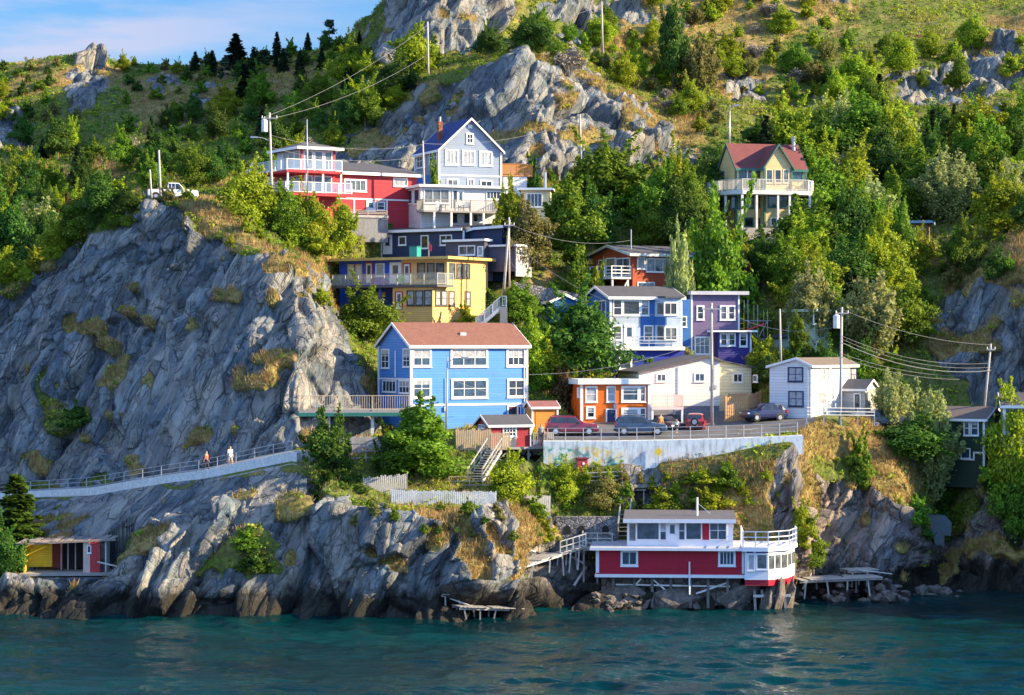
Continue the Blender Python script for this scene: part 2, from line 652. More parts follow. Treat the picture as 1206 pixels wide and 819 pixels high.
def facets(Q, seed, crev=0.0):
    """Worley cells with a tilted facet each: blocky, fractured rock."""
    base = np.floor(Q).astype(np.int64)
    best = np.full(len(Q), 1e9)
    second = np.full(len(Q), 1e9)
    val = np.zeros(len(Q))
    for dx in (-1, 0, 1):
        for dy in (-1, 0, 1):
            for dz in (-1, 0, 1):
                c = base + np.array([dx, dy, dz])
                h = hash3(c[:, 0], c[:, 1], c[:, 2], seed)
                f = np.stack([h2f(h, 1), h2f(h, 2), h2f(h, 3)], 1)
                d = Q - (c + f)
                dd = (d * d).sum(1)
                m = dd < best
                second = np.where(m, best, np.minimum(second, dd))
                if m.any():
                    g = np.stack([h2f(h[m], 4), h2f(h[m], 5), h2f(h[m], 6)], 1) * 2 - 1
                    val[m] = (g * d[m]).sum(1) * 0.9 + (h2f(h[m], 7) - 0.5)
                    best[m] = dd[m]
    gap = np.sqrt(second) - np.sqrt(best)
    return val - crev * np.clip(1 - gap / 0.13, 0, 1)


def vnoise(Pt, s, seed):
    """Smooth value noise, vectorised."""
    Q = Pt / s + seed * 17.3
    b = np.floor(Q).astype(np.int64)
    f = Q - b
    f = f * f * (3 - 2 * f)
    out = np.zeros(len(Q))
    for dx in (0, 1):
        for dy in (0, 1):
            for dz in (0, 1):
                h = h2f(hash3(b[:, 0] + dx, b[:, 1] + dy, b[:, 2] + dz, seed), 1)
                w = (f[:, 0] if dx else 1 - f[:, 0]) * (f[:, 1] if dy else 1 - f[:, 1]) * (f[:, 2] if dz else 1 - f[:, 2])
                out += h * w
    return out


def inpoly(u, v, poly):
    inside = np.zeros(u.shape, bool)
    n = len(poly)
    j = n - 1
    for i in range(n):
        xi, yi = poly[i]
        xj, yj = poly[j]
        c = ((yi > v) != (yj > v))
        with np.errstate(divide='ignore', invalid='ignore'):
            xx = (xj - xi) * (v - yi) / (yj - yi + 1e-12) + xi
        inside ^= c & (u < xx)
        j = i
    return inside


# bare rock outcrops as surveyed
ROCK = [
 [(-270,420),(-60,385),(0,350),(60,300),(110,264),(170,243),(205,243),(222,262),(250,280),(300,302),(352,318),(385,330),(405,362),(448,455),(440,505),(350,532),(200,562),(0,582),(-270,596)],
 [(-270,600),(-60,592),(60,590),(150,575),(250,562),(330,545),(360,560),(420,600),(470,610),(520,625),(545,660),(520,690),(560,745),(450,770),(-270,770)],
 [(470,612),(500,606),(515,640),(540,690),(560,745),(450,770),(460,640)],
 [(560,618),(585,606),(600,640),(590,690),(560,700),(572,660)],
 [(625,620),(650,612),(668,640),(640,680),(610,680)],
 [(560,745),(600,690),(640,665),(680,640),(715,655),(735,690),(940,690),(945,720),(900,770),(560,770)],
 [(735,545),(768,536),(790,600),(772,640),(752,600)],
 [(905,545),(925,525),(965,560),(1000,560),(1040,590),(1080,620),(1085,690),(1050,700),(930,700),(925,640)],
 [(1085,700),(1090,640),(1130,610),(1150,570),(1215,560),(1330,470),(1490,440),(1490,720)],
 [(1085,385),(1110,350),(1150,335),(1215,320),(1330,320),(1330,410),(1215,480),(1150,480),(1105,430)],
 [(430,215),(470,150),(505,112),(560,85),(610,66),(650,72),(690,92),(735,125),(780,150),(815,172),(812,195),(770,205),(700,215),(600,215)],
 [(385,175),(440,130),(505,100),(520,112),(470,160),(425,200),(330,215),(290,215),(300,185)],
 [(425,60),(450,20),(470,-95),(600,-95),(605,30),(570,60),(520,62),(480,70)],
 [(625,22),(690,-10),(760,-10),(775,20),(755,32),(690,26),(640,40)],
 [(635,58),(660,42),(690,38),(740,44),(755,50),(740,52),(680,54)],
 [(845,95),(870,78),(895,95),(900,120),(875,130)],
 [(1040,100),(1060,72),(1085,68),(1100,95),(1130,60),(1200,62),(1215,90),(1180,110),(1110,120),(1065,118)],
 [(75,115),(90,72),(115,68),(130,95),(105,130),(88,132)],
 [(-40,175),(-40,105),(0,102),(30,130),(40,155),(25,170)],
 [(160,112),(172,90),(205,82),(190,110)], [(212,145),(250,90),(248,120),(225,150)],
 [(960,20),(975,-5),(1000,2),(1000,18)],
 [(1120,145),(1180,122),(1185,130),(1130,150)],
]
DRY = [
 [(180,236),(262,238),(300,285),(370,295),(392,305),(410,365),(398,385),(368,345),(338,322),(265,300),(222,268)],
 [(470,610),(540,600),(640,600),(668,625),(680,660),(650,665),(560,690),(540,655),(505,630)],
 [(740,545),(950,530),(945,500),(1030,488),(1080,540),(1075,600),(1040,595),(1000,555),(960,545),(925,560),(925,640),(880,640),(870,600),(760,600)],
 [(0,195),(130,185),(150,215),(60,240),(0,250)],
 [(0,78),(140,70),(135,110),(60,100),(0,115)],
 [(600,345),(690,290),(650,330)],
 [(760,0),(1000,-20),(1000,30),(900,60),(900,110),(820,100),(700,60)],
 [(1085,60),(1170,30),(1230,28),(1200,60),(1100,62)],
 [(600,80),(820,120),(830,195),(780,190),(735,135),(650,95)],
 [(1000,480),(1090,480),(1085,520),(1030,520)], [(1100,300),(1210,280),(1215,330),(1120,345)],
 [(330,75),(390,75),(385,110),(300,130)], [(150,90),(300,80),(240,150),(160,160)],
]


GREENP = [[(232,692),(262,648),(300,618),(330,640),(342,690)], [(60,508),(52,470),(62,440),(74,478),(112,500),(104,514)]]


def build_terrain(carves):
    k0 = np.floor(TS).astype(int).clip(0, NR - 2)
    fr = TS - k0
    py = PROF[:, k0, 0] * (1 - fr) + PROF[:, k0 + 1, 0] * fr      # NCOL x NROW
    Y = PROF[:, k0, 1] * (1 - fr) + PROF[:, k0 + 1, 1] * fr
    U = np.repeat(UC[:, None], NROW, 1)
    X = (U - CU) / F * Y
    Z = CZ - (py - CV) / F * Y
    Pt = np.stack([X, Y, Z], -1).reshape(-1, 3)
    u, v = U.reshape(-1), py.reshape(-1)
    t = np.repeat(TS[None, :], NCOL, 0).reshape(-1)
    # masks with ragged edges
    w1 = vnoise(Pt, 3.0, 3) - 0.5
    w2 = vnoise(Pt, 1.1, 4) - 0.5
    w3 = vnoise(Pt, 3.0, 5) - 0.5
    uu, vv = u + w1 * 34 + w2 * 16, v + w3 * 34 - w2 * 16
    rock = np.zeros(len(u))
    for p in ROCK:
        rock[inpoly(uu, vv, p)] = 1.0
    dry = np.zeros(len(u))
    for p in DRY:
        dry[inpoly(u + w3 * 40, v + w1 * 40, p)] = 1.0
    for p in GREENP:
        rock[inpoly(u + w1 * 26 + w2 * 22, v + w3 * 26 - w2 * 22, p)] = 0.0
    # grass creeping onto ledges of the rock
    led = vnoise(Pt * np.array([1, 1, 1.6]), 4.0, 8) + 0.5 * (vnoise(Pt, 1.3, 9) - 0.5)
    ledge_m = (led > 0.785) & (t > 2.2) & (rock > 0)
    rock = np.where(ledge_m, 0.0, rock)
    dry = np.where(ledge_m, 1.0, dry)
    rock = np.where(t < 2.15 + w2 * .5, 1.0, rock)
    G = rock.reshape(NCOL, NROW)
    for _ in range(2):
        G = (np.roll(G, 1, 0) + np.roll(G, -1, 0) + np.roll(G, 1, 1) + np.roll(G, -1, 1) + 2 * G) / 6
    rock_s = G.reshape(-1)
    dry_mask = dry  # same array as the dry grass mask
    # flat rows: path and road
    flat = np.zeros(len(u))
    flat = np.where((t > 5.95) & (t < 7.15) & (u > 600) & (u < 1040), 1.0, flat)
    flat = np.where((t > 3.9) & (t < 5.05) & (u < 356), 1.0, flat)
    FL = flat.reshape(NCOL, NROW)
    for _ in range(3):
        FL = np.maximum(FL, (np.roll(FL, 1, 0) + np.roll(FL, -1, 0) + np.roll(FL, 1, 1) + np.roll(FL, -1, 1)) / 4.4)
    free = 1 - FL.reshape(-1)
    free = np.where((t > 4.55) & (t < 6.0) & (u > 636) & (u < 950), free * .15, free)
    free = np.where((t > 3.3) & (t < 4.0) & (u < 362), free * np.clip((4.0 - t) * .9, .12, 1), free)
    # normals of the smooth surface
    S = Pt.reshape(NCOL, NROW, 3)
    du = np.gradient(S, axis=0)
    dv = np.gradient(S, axis=1)
    N = np.cross(du, dv)
    N /= (np.linalg.norm(N, axis=2, keepdims=True) + 1e-9)
    for _ in range(14):
        N[1:-1, 1:-1] = (N[:-2, 1:-1] + N[2:, 1:-1] + N[1:-1, :-2] + N[1:-1, 2:] + N[1:-1, 1:-1]) / 5
    N /= (np.linalg.norm(N, axis=2, keepdims=True) + 1e-9)
    N = N.reshape(-1, 3)
    if N[:, 1].mean() > 0:
        N = -N
    # strata: long axis leaning up and to the right
    ax = np.array([0.42, 0.25, 0.87]); ax /= np.linalg.norm(ax)
    a2 = np.cross(ax, [0, 1, 0]); a2 /= np.linalg.norm(a2)
    a3 = np.cross(ax, a2)
    M = np.stack([ax / 2.9, a2, a3 / 1.3], 1)
    warp = np.stack([vnoise(Pt, 5, 21), vnoise(Pt, 5, 22), vnoise(Pt, 5, 23)], 1) - 0.5
    rk = np.where(rock_s > 0.02)[0]
    Q = (Pt[rk] + warp[rk] * 3.0) @ M
    far = np.clip((Pt[rk, 1] - 200) / 100, 0, 1)
    calm = np.ones(len(u))
    calm -= 0.55 * np.clip(1 - np.abs(u - 400) / 60, 0, 1) * ((v > 310) & (v < 480))
    disp = np.zeros(len(u))
    for lay, passes in ((facets(Q / 5.6, 1, .34) * (2.0 + 0.6 * far), 1), (facets(Q / 2.3, 2, .42) * 0.85, 1), (facets(Q / 0.95, 3, .3) * 0.30, 0)):
        dl = np.zeros(len(u))
        dl[rk] = lay
        DL = dl.reshape(NCOL, NROW)
        for _ in range(passes):
            DL = (np.roll(DL, 1, 0) + np.roll(DL, -1, 0) + np.roll(DL, 1, 1) + np.roll(DL, -1, 1) + 2 * DL) / 6
        disp += DL.reshape(-1) * rock_s * calm
    soft = (vnoise(Pt, 7, 31) - 0.5) * 1.6 + (vnoise(Pt, 2.2, 32) - 0.5) * 0.7 + (vnoise(Pt, 0.9, 33) - 0.5) * 0.25
    disp += soft * (1 - 0.6 * rock_s)
    edge = np.clip((t - 0.3) / 1.0, 0, 1)
    DG = disp.reshape(NCOL, NROW)
    for _ in range(1):
        DG = (np.roll(DG, 1, 0) + np.roll(DG, -1, 0) + np.roll(DG, 1, 1) + np.roll(DG, -1, 1) + 2 * DG) / 6
    disp = DG.reshape(-1) * free * edge
    Pt = Pt + N * disp[:, None]
    # building plots are levelled
    for (loc, th, x0, x1, y0, y1, zb) in carves:
        c, s_ = math.cos(th), math.sin(th)
        dx, dy = Pt[:, 0] - loc[0], Pt[:, 1] - loc[1]
        lx, ly = dx * c + dy * s_, -dx * s_ + dy * c
        m = (lx > x0) & (lx < x1) & (ly > y0) & (ly < y1) & (Pt[:, 2] > zb)
        Pt[m, 2] = zb
    me = bpy.data.meshes.new('terrain')
    idx = np.arange(NCOL * NROW).reshape(NCOL, NROW)
    quads = np.stack([idx[:-1, :-1], idx[1:, :-1], idx[1:, 1:], idx[:-1, 1:]], -1).reshape(-1, 4)
    me.vertices.add(len(Pt))
    me.vertices.foreach_set('co', Pt.astype(np.float32).reshape(-1))
    me.loops.add(quads.size)
    me.loops.foreach_set('vertex_index', quads.reshape(-1).astype(np.int32))
    me.polygons.add(len(quads))
    me.polygons.foreach_set('loop_start', np.arange(0, quads.size, 4, dtype=np.int32))
    try:
        me.polygons.foreach_set('loop_total', np.full(len(quads), 4, np.int32))
    except Exception:
        pass
    me.update()
    for nm, arr in (('rock', rock_s), ('dry', dry)):
        at_ = me.attributes.new(nm, 'FLOAT', 'POINT')
        at_.data.foreach_set('value', arr.astype(np.float32))
    me.polygons.foreach_set('use_smooth', np.zeros(len(quads), bool))
    o = bpy.data.objects.new('terrain', me)
    COL.objects.link(o)
    o['kind'] = 'structure'
    sub_ = Pt.reshape(NCOL, NROW, 3)[::2, ::2]
    ii = np.arange(sub_.shape[0] * sub_.shape[1]).reshape(sub_.shape[:2])
    qq = np.stack([ii[:-1, :-1], ii[1:, :-1], ii[1:, 1:], ii[:-1, 1:]], -1).reshape(-1, 4)
    bv = BVHTree.FromPolygons(sub_.reshape(-1, 3).tolist(), qq.tolist())
    return o, bv, Pt, quads, rock_s, dry, t, u, v


def terrain_material():
    t = NT('terrain_cover')
    o = t.obj()
    rk = t.n('ShaderNodeAttribute', attribute_name='rock').outputs['Fac']
    dr = t.n('ShaderNodeAttribute', attribute_name='dry').outputs['Fac']
    wv_ = t.n('ShaderNodeTexNoise', {'Vector': o, 'Scale': 0.35, 'Detail': 4.0}).outputs['Color']
    off_ = t.n('ShaderNodeVectorMath', {0: wv_, 1: (0.8, 0.8, 0.8)}, operation='MULTIPLY').outputs[0]
    ow = t.n('ShaderNodeVectorMath', {0: o, 1: off_}, operation='ADD').outputs[0]
    comp = []
    for vec in ((0.105, 0.062, 0.217), (0.90, 0.0, -0.435), (0.11, -0.97, 0.22)):
        comp.append(t.n('ShaderNodeVectorMath', {0: ow, 1: vec}, operation='DOT_PRODUCT').outputs['Value'])
    st = t.n('ShaderNodeCombineXYZ', {0: comp[0], 1: comp[1], 2: comp[2]}).outputs[0]
    n1 = t.noise(st, 0.55, 8, 0.62)
    n2 = t.noise(o, 0.16, 4, 0.5)
    n3 = t.noise(st, 3.2, 6, 0.68)
    n4 = t.noise(o, 1.3, 5, 0.6)
    base = t.ramp(n1, [(0.28, (0.050, 0.072, 0.092)), (0.43, (0.145, 0.188, 0.218)), (0.56, (0.275, 0.295, 0.300)), (0.74, (0.50, 0.455, 0.37))])
    # rust and purple tints, stronger towards the east side of the cove
    sp = t.n('ShaderNodeSeparateXYZ', {0: o})
    east = t.n('ShaderNodeMapRange', {'Value': sp.outputs[0], 'From Min': -3.0, 'From Max': 10.0}).outputs[0]
    low = t.n('ShaderNodeMapRange', {'Value': sp.outputs[2], 'From Min': 20.0, 'From Max': 8.0}).outputs[0]
    rust = t.math('MULTIPLY', t.math('MULTIPLY', t.ramp(n2, [(0.3, 0.3), (0.6, 1.0)]), 0.75), t.math('MULTIPLY', east, low))
    base = t.mix(rust, base, t.mix(n3, (0.12, 0.06, 0.045), (0.42, 0.26, 0.175)))
    base = t.mix(t.ramp(n3, [(0.35, 0.5), (0.48, 0.0)]), base, (0.05, 0.05, 0.055))
    base = t.mix(t.ramp(n4, [(0.56, 0.0), (0.72, 0.55)]), base, (0.13, 0.125, 0.06))
    wv = t.n('ShaderNodeTexVoronoi', {'Vector': st, 'Scale': 0.42}, feature='DISTANCE_TO_EDGE').outputs['Distance']
    wv2 = t.n('ShaderNodeTexVoronoi', {'Vector': st, 'Scale': 1.25}, feature='DISTANCE_TO_EDGE').outputs['Distance']
    gate = t.ramp(t.noise(o, 0.45, 4), [(0.42, 0.0), (0.58, 1.0)])
    crack = t.math('MAXIMUM', t.math('MULTIPLY', t.ramp(wv, [(0.0, 0.85), (0.028, 0.0)]), t.ramp(t.noise(o, 0.3, 3), [(0.4, 0.1), (0.55, 1.0)])), t.math('MAXIMUM', t.math('MULTIPLY', t.ramp(wv2, [(0.0, 0.7), (0.05, 0.0)]), gate), t.math('MULTIPLY', t.ramp(t.n('ShaderNodeTexVoronoi', {'Vector': st, 'Scale': 3.4}, feature='DISTANCE_TO_EDGE').outputs['Distance'], [(0.0, 0.6), (0.06, 0.0)]), t.ramp(t.noise(o, 0.7, 3), [(0.48, 0.0), (0.6, 1.0)]))))
    lin = t.noise(t.n('ShaderNodeMapping', {'Vector': st, 'Scale': (0.7, 4.5, 2.0)}).outputs[0], 1.0, 5, 0.65)
    base = t.mix(t.ramp(lin, [(0.34, 0.40), (0.46, 0.0)]), base, (0.055, 0.055, 0.06))
    base = t.mix(t.ramp(lin, [(0.60, 0.0), (0.74, 0.4)]), base, (0.42, 0.38, 0.32))
    for sc_, k_ in ((0.42, 0.42), (1.25, 0.34)):
        cellc = t.n('ShaderNodeSeparateColor', {0: t.n('ShaderNodeTexVoronoi', {'Vector': st, 'Scale': sc_}).outputs['Color']})
        base = t.mix(t.math('MULTIPLY', t.ramp(cellc.outputs[0], [(0.25, 1.0), (0.5, 0.0)]), k_), base, (0.04, 0.047, 0.058))
        base = t.mix(t.math('MULTIPLY', t.ramp(cellc.outputs[1], [(0.55, 0.0), (0.85, 1.0)]), k_), base, (0.40, 0.345, 0.27))
    base = t.mix(crack, base, (0.035, 0.034, 0.034))
    # tide band of weed and wet stone
    nz = t.math('ADD', sp.outputs[2], t.math('MULTIPLY', n4, -2.4))
    tide = t.n('ShaderNodeMapRange', {'Value': nz, 'From Min': 2.0, 'From Max': 0.8}).outputs[0]
    base = t.mix(t.math('MULTIPLY', tide, 0.92), base, t.mix(n3, (0.007, 0.007, 0.006), (0.026, 0.022, 0.013)))
    # soil, turf and dry grass
    g1 = t.noise(o, 2.6, 6, 0.7)
    g2 = t.noise(o, 0.35, 4, 0.5)
    green = t.ramp(g1, [(0.3, (0.030, 0.045, 0.008)), (0.5, (0.10, 0.13, 0.020)), (0.7, (0.20, 0.22, 0.04))])
    gold = t.ramp(g1, [(0.3, (0.10, 0.065, 0.022)), (0.5, (0.30, 0.205, 0.07)), (0.72, (0.46, 0.35, 0.14))])
    gm = t.math('ADD', t.math('MULTIPLY', dr, 0.75), t.math('MULTIPLY', t.math('SUBTRACT', g2, 0.5), 1.6), clamp=True)
    veg = t.mix(gm, green, gold)
    soil = t.mix(t.ramp(t.noise(o, 0.8, 5), [(0.5, 0.0), (0.7, 0.5)]), veg, (0.11, 0.085, 0.06))
    edge = t.ramp(t.math('ADD', rk, t.math('MULTIPLY', t.math('SUBTRACT', n3, 0.5), 0.9)), [(0.4, 0.0), (0.58, 1.0)])
    col = t.mix(edge, soil, base)
    t.link(col, t.b.inputs['Base Color'])
    t.b.inputs['Roughness'].default_value = 0.9
    t.b.inputs['Specular IOR Level'].default_value = 0.25
    h = t.math('ADD', t.math('MULTIPLY', n1, 0.7), t.math('ADD', t.math('MULTIPLY', n3, 0.35), t.math('MULTIPLY', lin, 0.45)))
    hc = t.math('SUBTRACT', h, t.math('MULTIPLY', crack, 0.5))
    hc = t.math('MULTIPLY', hc, edge)
    b1 = t.bump(hc, 0.9, 0.45)
    b2 = t.bump(t.noise(st, 7.0, 5, 0.75), 0.8, 0.14, b1)
    t.link(b2, t.b.inputs['Normal'])
    return t.m


def water_object():
    t = NT('harbour_water')
    o = t.obj()
    big = t.noise(t.n('ShaderNodeMapping', {'Vector': o, 'Scale': (0.35, 1.0, 1.0)}).outputs[0], 0.09, 3)
    c = t.ramp(big, [(0.35, (0.0003, 0.013, 0.017)), (0.65, (0.0006, 0.034, 0.037))])
    t.link(c, t.b.inputs['Base Color'])
    t.b.inputs['Roughness'].default_value = 0.03
    t.b.inputs['IOR'].default_value = 1.33
    t.b.inputs['Specular IOR Level'].default_value = 0.27
    w2 = t.noise(o, 3.2, 4, 0.6)
    t.link(t.bump(t.math('ADD', w2, t.math('MULTIPLY', t.noise(o, 1.5, 3), 1.5)), 0.8, 0.07), t.b.inputs['Normal'])
    xs = np.concatenate([np.linspace(-900, -56, 40)[:-1], np.arange(-56, 56, 0.22), np.linspace(56, 900, 40)[1:]])
    ys = np.concatenate([np.linspace(-120, 138, 40)[:-1], np.arange(138, 214, 0.24), np.linspace(214, 420, 20)[1:]])
    X, Y = np.meshgrid(xs, ys, indexing='ij')
    Pw = np.stack([X.reshape(-1), Y.reshape(-1), np.zeros(X.size)], 1)
    def ridge(p, s, sd):
        return 1 - np.abs(vnoise(p, s, sd) * 2 - 1)
    rot = np.array([[0.96, 0.28, 0], [-0.28, 0.96, 0], [0, 0, 1]])
    Q = Pw @ rot
    Qs = Q * np.array([0.5, 1.0, 1])
    amp = 0.6 + 0.8 * vnoise(Q, 17.0, 44)
    z = (ridge(Qs, 2.4, 41) * 0.25 + ridge(Qs + 31, 1.25, 42) * 0.27 + vnoise(Qs, 0.85, 43) * 0.26 + (vnoise(Q, 9, 45) - .5) * 0.14) * amp
    inner = (np.abs(Pw[:, 0]) < 57) & (Pw[:, 1] > 137) & (Pw[:, 1] < 215)
    Pw[:, 2] = np.where(inner, z - 0.12, 0)
    idx = np.arange(X.size).reshape(X.shape)
    q = np.stack([idx[:-1, :-1], idx[1:, :-1], idx[1:, 1:], idx[:-1, 1:]], -1).reshape(-1, 4)
    me = bpy.data.meshes.new('water')
    me.vertices.add(len(Pw)); me.vertices.foreach_set('co', Pw.astype(np.float32).reshape(-1))
    me.loops.add(q.size); me.loops.foreach_set('vertex_index', q.reshape(-1).astype(np.int32))
    me.polygons.add(len(q)); me.polygons.foreach_set('loop_start', np.arange(0, q.size, 4, dtype=np.int32))
    me.update()
    me.polygons.foreach_set('use_smooth', np.ones(len(q), bool))
    me.materials.append(t.m)
    w = bpy.data.objects.new('water', me)
    COL.objects.link(w)
    w['kind'] = 'structure'
    return w
# ------------------------------------------------------------------ building kit
CARVES = []
W = dict(
    white=paint('white_paint', (0.78, 0.77, 0.75), 0.5, 0.12),
    blind=plain('window_blind', (0.62, 0.60, 0.55), 0.35, var=0.1),
    curtain=plain('window_curtain', (0.33, 0.34, 0.36), 0.25, var=0.35),
)
GL = [glass('dark_glass', (0.018, 0.024, 0.032)), glass('blue_glass', (0.03, 0.055, 0.085)), glass('grey_glass', (0.10, 0.115, 0.125)),
      W['curtain'], W['blind']]
NAVY = paint('navy_trim', (0.02, 0.028, 0.09), 0.5)
CONC = concrete('grey_concrete', (0.36, 0.35, 0.33))
DARKROOF = shingle('charcoal_shingle', (0.075, 0.075, 0.085))
GREYWOOD = wood('weathered_wood', (0.30, 0.28, 0.255))
PALEWOOD = wood('pale_wood', (0.46, 0.40, 0.32))
WHITEWOOD = wood('white_washed_wood', (0.66, 0.64, 0.61))
METAL = plain('galvanised_metal', (0.42, 0.43, 0.45), 0.45, 0.6)


class House:
    def __init__(s, name, label, cat, u, py, Y, deg, group=None):
        s.o = P(u, py, Y)
        s.th = R(deg)
        s.root = empty(name, s.o, s.th)
        tag(s.root, label, cat, group)
        s.c, s.s = math.cos(s.th), math.sin(s.th)
        s.C = s.L(Vector((0, 0, CZ)))

    def L(s, p):
        d = Vector(p) - s.o
        return Vector((d.x * s.c + d.y * s.s, -d.x * s.s + d.y * s.c, d.z))

    def W(s, p):
        return Vector((s.o.x + p[0] * s.c - p[1] * s.s, s.o.y + p[0] * s.s + p[1] * s.c, s.o.z + p[2]))

    def ray(s, u, py):
        dx, dy, dz = (u - CU) / F, 1.0, -(py - CV) / F
        return Vector((dx * s.c + dy * s.s, -dx * s.s + dy * s.c, dz))

    def f(s, u, py, d=0.0):
        """(x, z) measured on the front plane y = d"""
        r = s.ray(u, py)
        k = (d - s.C.y) / r.y
        return s.C.x + r.x * k, s.C.z + r.z * k

    def sd(s, u, py, c=0.0):
        """(y, z) measured on a side plane x = c"""
        r = s.ray(u, py)
        k = (c - s.C.x) / r.x
        return s.C.y + r.y * k, s.C.z + r.z * k

    def x(s, u, d=0.0, py=420):
        return s.f(u, py, d)[0]

    def z(s, py, u=None, d=0.0, x=None):
        if u is None:
            w = s.W((x or 0, d, 0))
            return CZ - (py - CV) / F * w.y - s.o.z
        return s.f(u, py, d)[1]

    def part(s, mb, name, mat, parent=None, smooth=False):
        return mb.build(name, mat, parent or s.root, smooth)

    def carve(s, x0, x1, y0, y1, zb=-0.05):
        CARVES.append((s.o, s.th, x0, x1, y0, y1, s.o.z + zb))

    # plane helpers: pl = ('f', d) front, ('l', c) left side, ('r', c) right side
    def rect(s, r, pl):
        u0, p0, u1, p1 = r
        um, pm = (u0 + u1) / 2, (p0 + p1) / 2
        if pl[0] == 'f':
            a0, a1 = s.f(u0, pm, pl[1])[0], s.f(u1, pm, pl[1])[0]
            z0, z1 = s.f(um, p1, pl[1])[1], s.f(um, p0, pl[1])[1]
        else:
            a0, a1 = s.sd(u0, pm, pl[1])[0], s.sd(u1, pm, pl[1])[0]
            z0, z1 = s.sd(um, p1, pl[1])[1], s.sd(um, p0, pl[1])[1]
        if a0 > a1:
            a0, a1 = a1, a0
        return a0, a1, z0, z1

    @staticmethod
    def pbox(mb, pl, a0, a1, b0, b1, o0, o1):
        k, d = pl
        if k == 'f':
            mb.box(a0, a1, d - o1, d - o0, b0, b1)
        elif k == 'l':
            mb.box(d - o1, d - o0, a0, a1, b0, b1)
        else:
            mb.box(d + o0, d + o1, a0, a1, b0, b1)

    def win(s, r, pl=('f', 0.0), nx=1, ny=1, fm=None, gm=0, fw=0.11, sill=True, name='window', px=True):
        a0, a1, z0, z1 = s.rect(r, pl) if px else r
        fm = fm or W['white']
        if gm == 0 and random.random() < .45:
            gm = random.choice((1, 2))
        fw = min(fw, (a1 - a0) * 0.18, (z1 - z0) * 0.18)
        m = MB()
        B = s.pbox
        B(m, pl, a0, a0 + fw, z0, z1, -0.03, 0.07)
        B(m, pl, a1 - fw, a1, z0, z1, -0.03, 0.07)
        B(m, pl, a0 + fw, a1 - fw, z1 - fw, z1, -0.03, 0.068)
        B(m, pl, a0 + fw, a1 - fw, z0, z0 + fw, -0.03, 0.068)
        if sill:
            B(m, pl, a0 - 0.05, a1 + 0.05, z0 - 0.06, z0 - 0.002, -0.03, 0.11)
        iw = (a1 - a0 - 2 * fw)
        ih = (z1 - z0 - 2 * fw)
        mw = min(0.055, fw * 0.6)
        for i in range(1, nx):
            c = a0 + fw + iw * i / nx
            B(m, pl, c - mw / 2, c + mw / 2, z0 + fw, z1 - fw, -0.02, 0.05)
        for i in range(1, ny):
            c = z0 + fw + ih * i / ny
            B(m, pl, a0 + fw, a1 - fw, c - mw / 2, c + mw / 2, -0.02, 0.044)
        w = s.part(m, name, fm)
        g = MB()
        B(g, pl, a0 + fw * 0.5, a1 - fw * 0.5, z0 + fw * 0.5, z1 - fw * 0.5, -0.02, 0.018)
        s.part(g, 'pane', GL[gm] if isinstance(gm, int) else gm, w)
        if isinstance(gm, int) and gm in (0, 1) and ny > 1 and (a1 - a0) > 0.5 and random.random() < .4:
            # half drawn blind inside the upper sash
            h = z0 + fw + ih * random.choice((0.5, 0.62, 0.75))
            bl = MB()
            B(bl, pl, a0 + fw, a1 - fw, h, z1 - fw, 0.018, 0.024)
            s.part(bl, 'blind', W['curtain'], w)
        return w

    def door(s, r, pl=('f', 0.0), col=None, fm=None, light=True):
        a0, a1, z0, z1 = s.rect(r, pl)
        m = MB()
        s.pbox(m, pl, a0, a1, z0, z1, -0.02, 0.04)
        k = s.part(m, 'door', col or W['white'])
        fm = fm or W['white']
        t = MB()
        s.pbox(t, pl, a0 - 0.1, a0 + 0.02, z0, z1 + 0.1, -0.02, 0.07)
        s.pbox(t, pl, a1 - 0.02, a1 + 0.1, z0, z1 + 0.1, -0.02, 0.07)
        s.pbox(t, pl, a0 + 0.02, a1 - 0.02, z1 - 0.01, z1 + 0.1, -0.02, 0.068)
        s.part(t, 'door_frame', fm, k)
        if light:
            g = MB()
            w, h = a1 - a0, z1 - z0
            s.pbox(g, pl, a0 + w * .22, a1 - w * .22, z0 + h * .45, z1 - h * .1, 0.0, 0.052)
            s.part(g, 'pane', GL[1], k)
        hd = MB()
        s.pbox(hd, pl, a1 - 0.14, a1 - 0.09, z0 + (z1 - z0) * .42, z0 + (z1 - z0) * .42 + 0.1, 0.04, 0.1)
        s.part(hd, 'handle', METAL, k)
        return k

    def box(s, x0, x1, y0, y1, z0, z1, mat, name='wall', parent=None):
        return s.part(MB().box(x0, x1, y0, y1, z0, z1), name, mat, parent)

    def corner_trim(s, pts, z0, z1, mat=None, w=0.14):
        for (x, y) in pts:
            s.part(MB().box(x - w / 2, x + w / 2, y - w / 2, y + w / 2, z0, z1), 'corner_board', mat or W['white'])

    def gable(s, ax, a0, a1, b0, b1, z0, ze, zr, wm, rm, tm, ob=0.35, oa=0.3, bm=None, th=0.16, wall=True, roof_name='roof', ze1=None):
        bm = (b0 + b1) / 2 if bm is None else bm
        ze1 = ze if ze1 is None else ze1
        w = None
        if wall:
            w = s.part(MB().prism([(b0, z0), (b1, z0), (b1, ze1), (bm, zr), (b0, ze)], ax, a0, a1), 'wall', wm)
        s0, s1 = (zr - ze) / (bm - b0), (zr - ze1) / (b1 - bm)
        l0, l1 = (b0 - ob, ze - s0 * ob + 0.015), (b1 + ob, ze1 - s1 * ob + 0.015)
        top = zr + 0.015
        rf = s.part(MB().prism([l0, (bm, top), l1, (l1[0], l1[1] + th), (bm, top + th), (l0[0], l0[1] + th)], ax, a0 - oa, a1 + oa), roof_name, rm)
        t = MB()
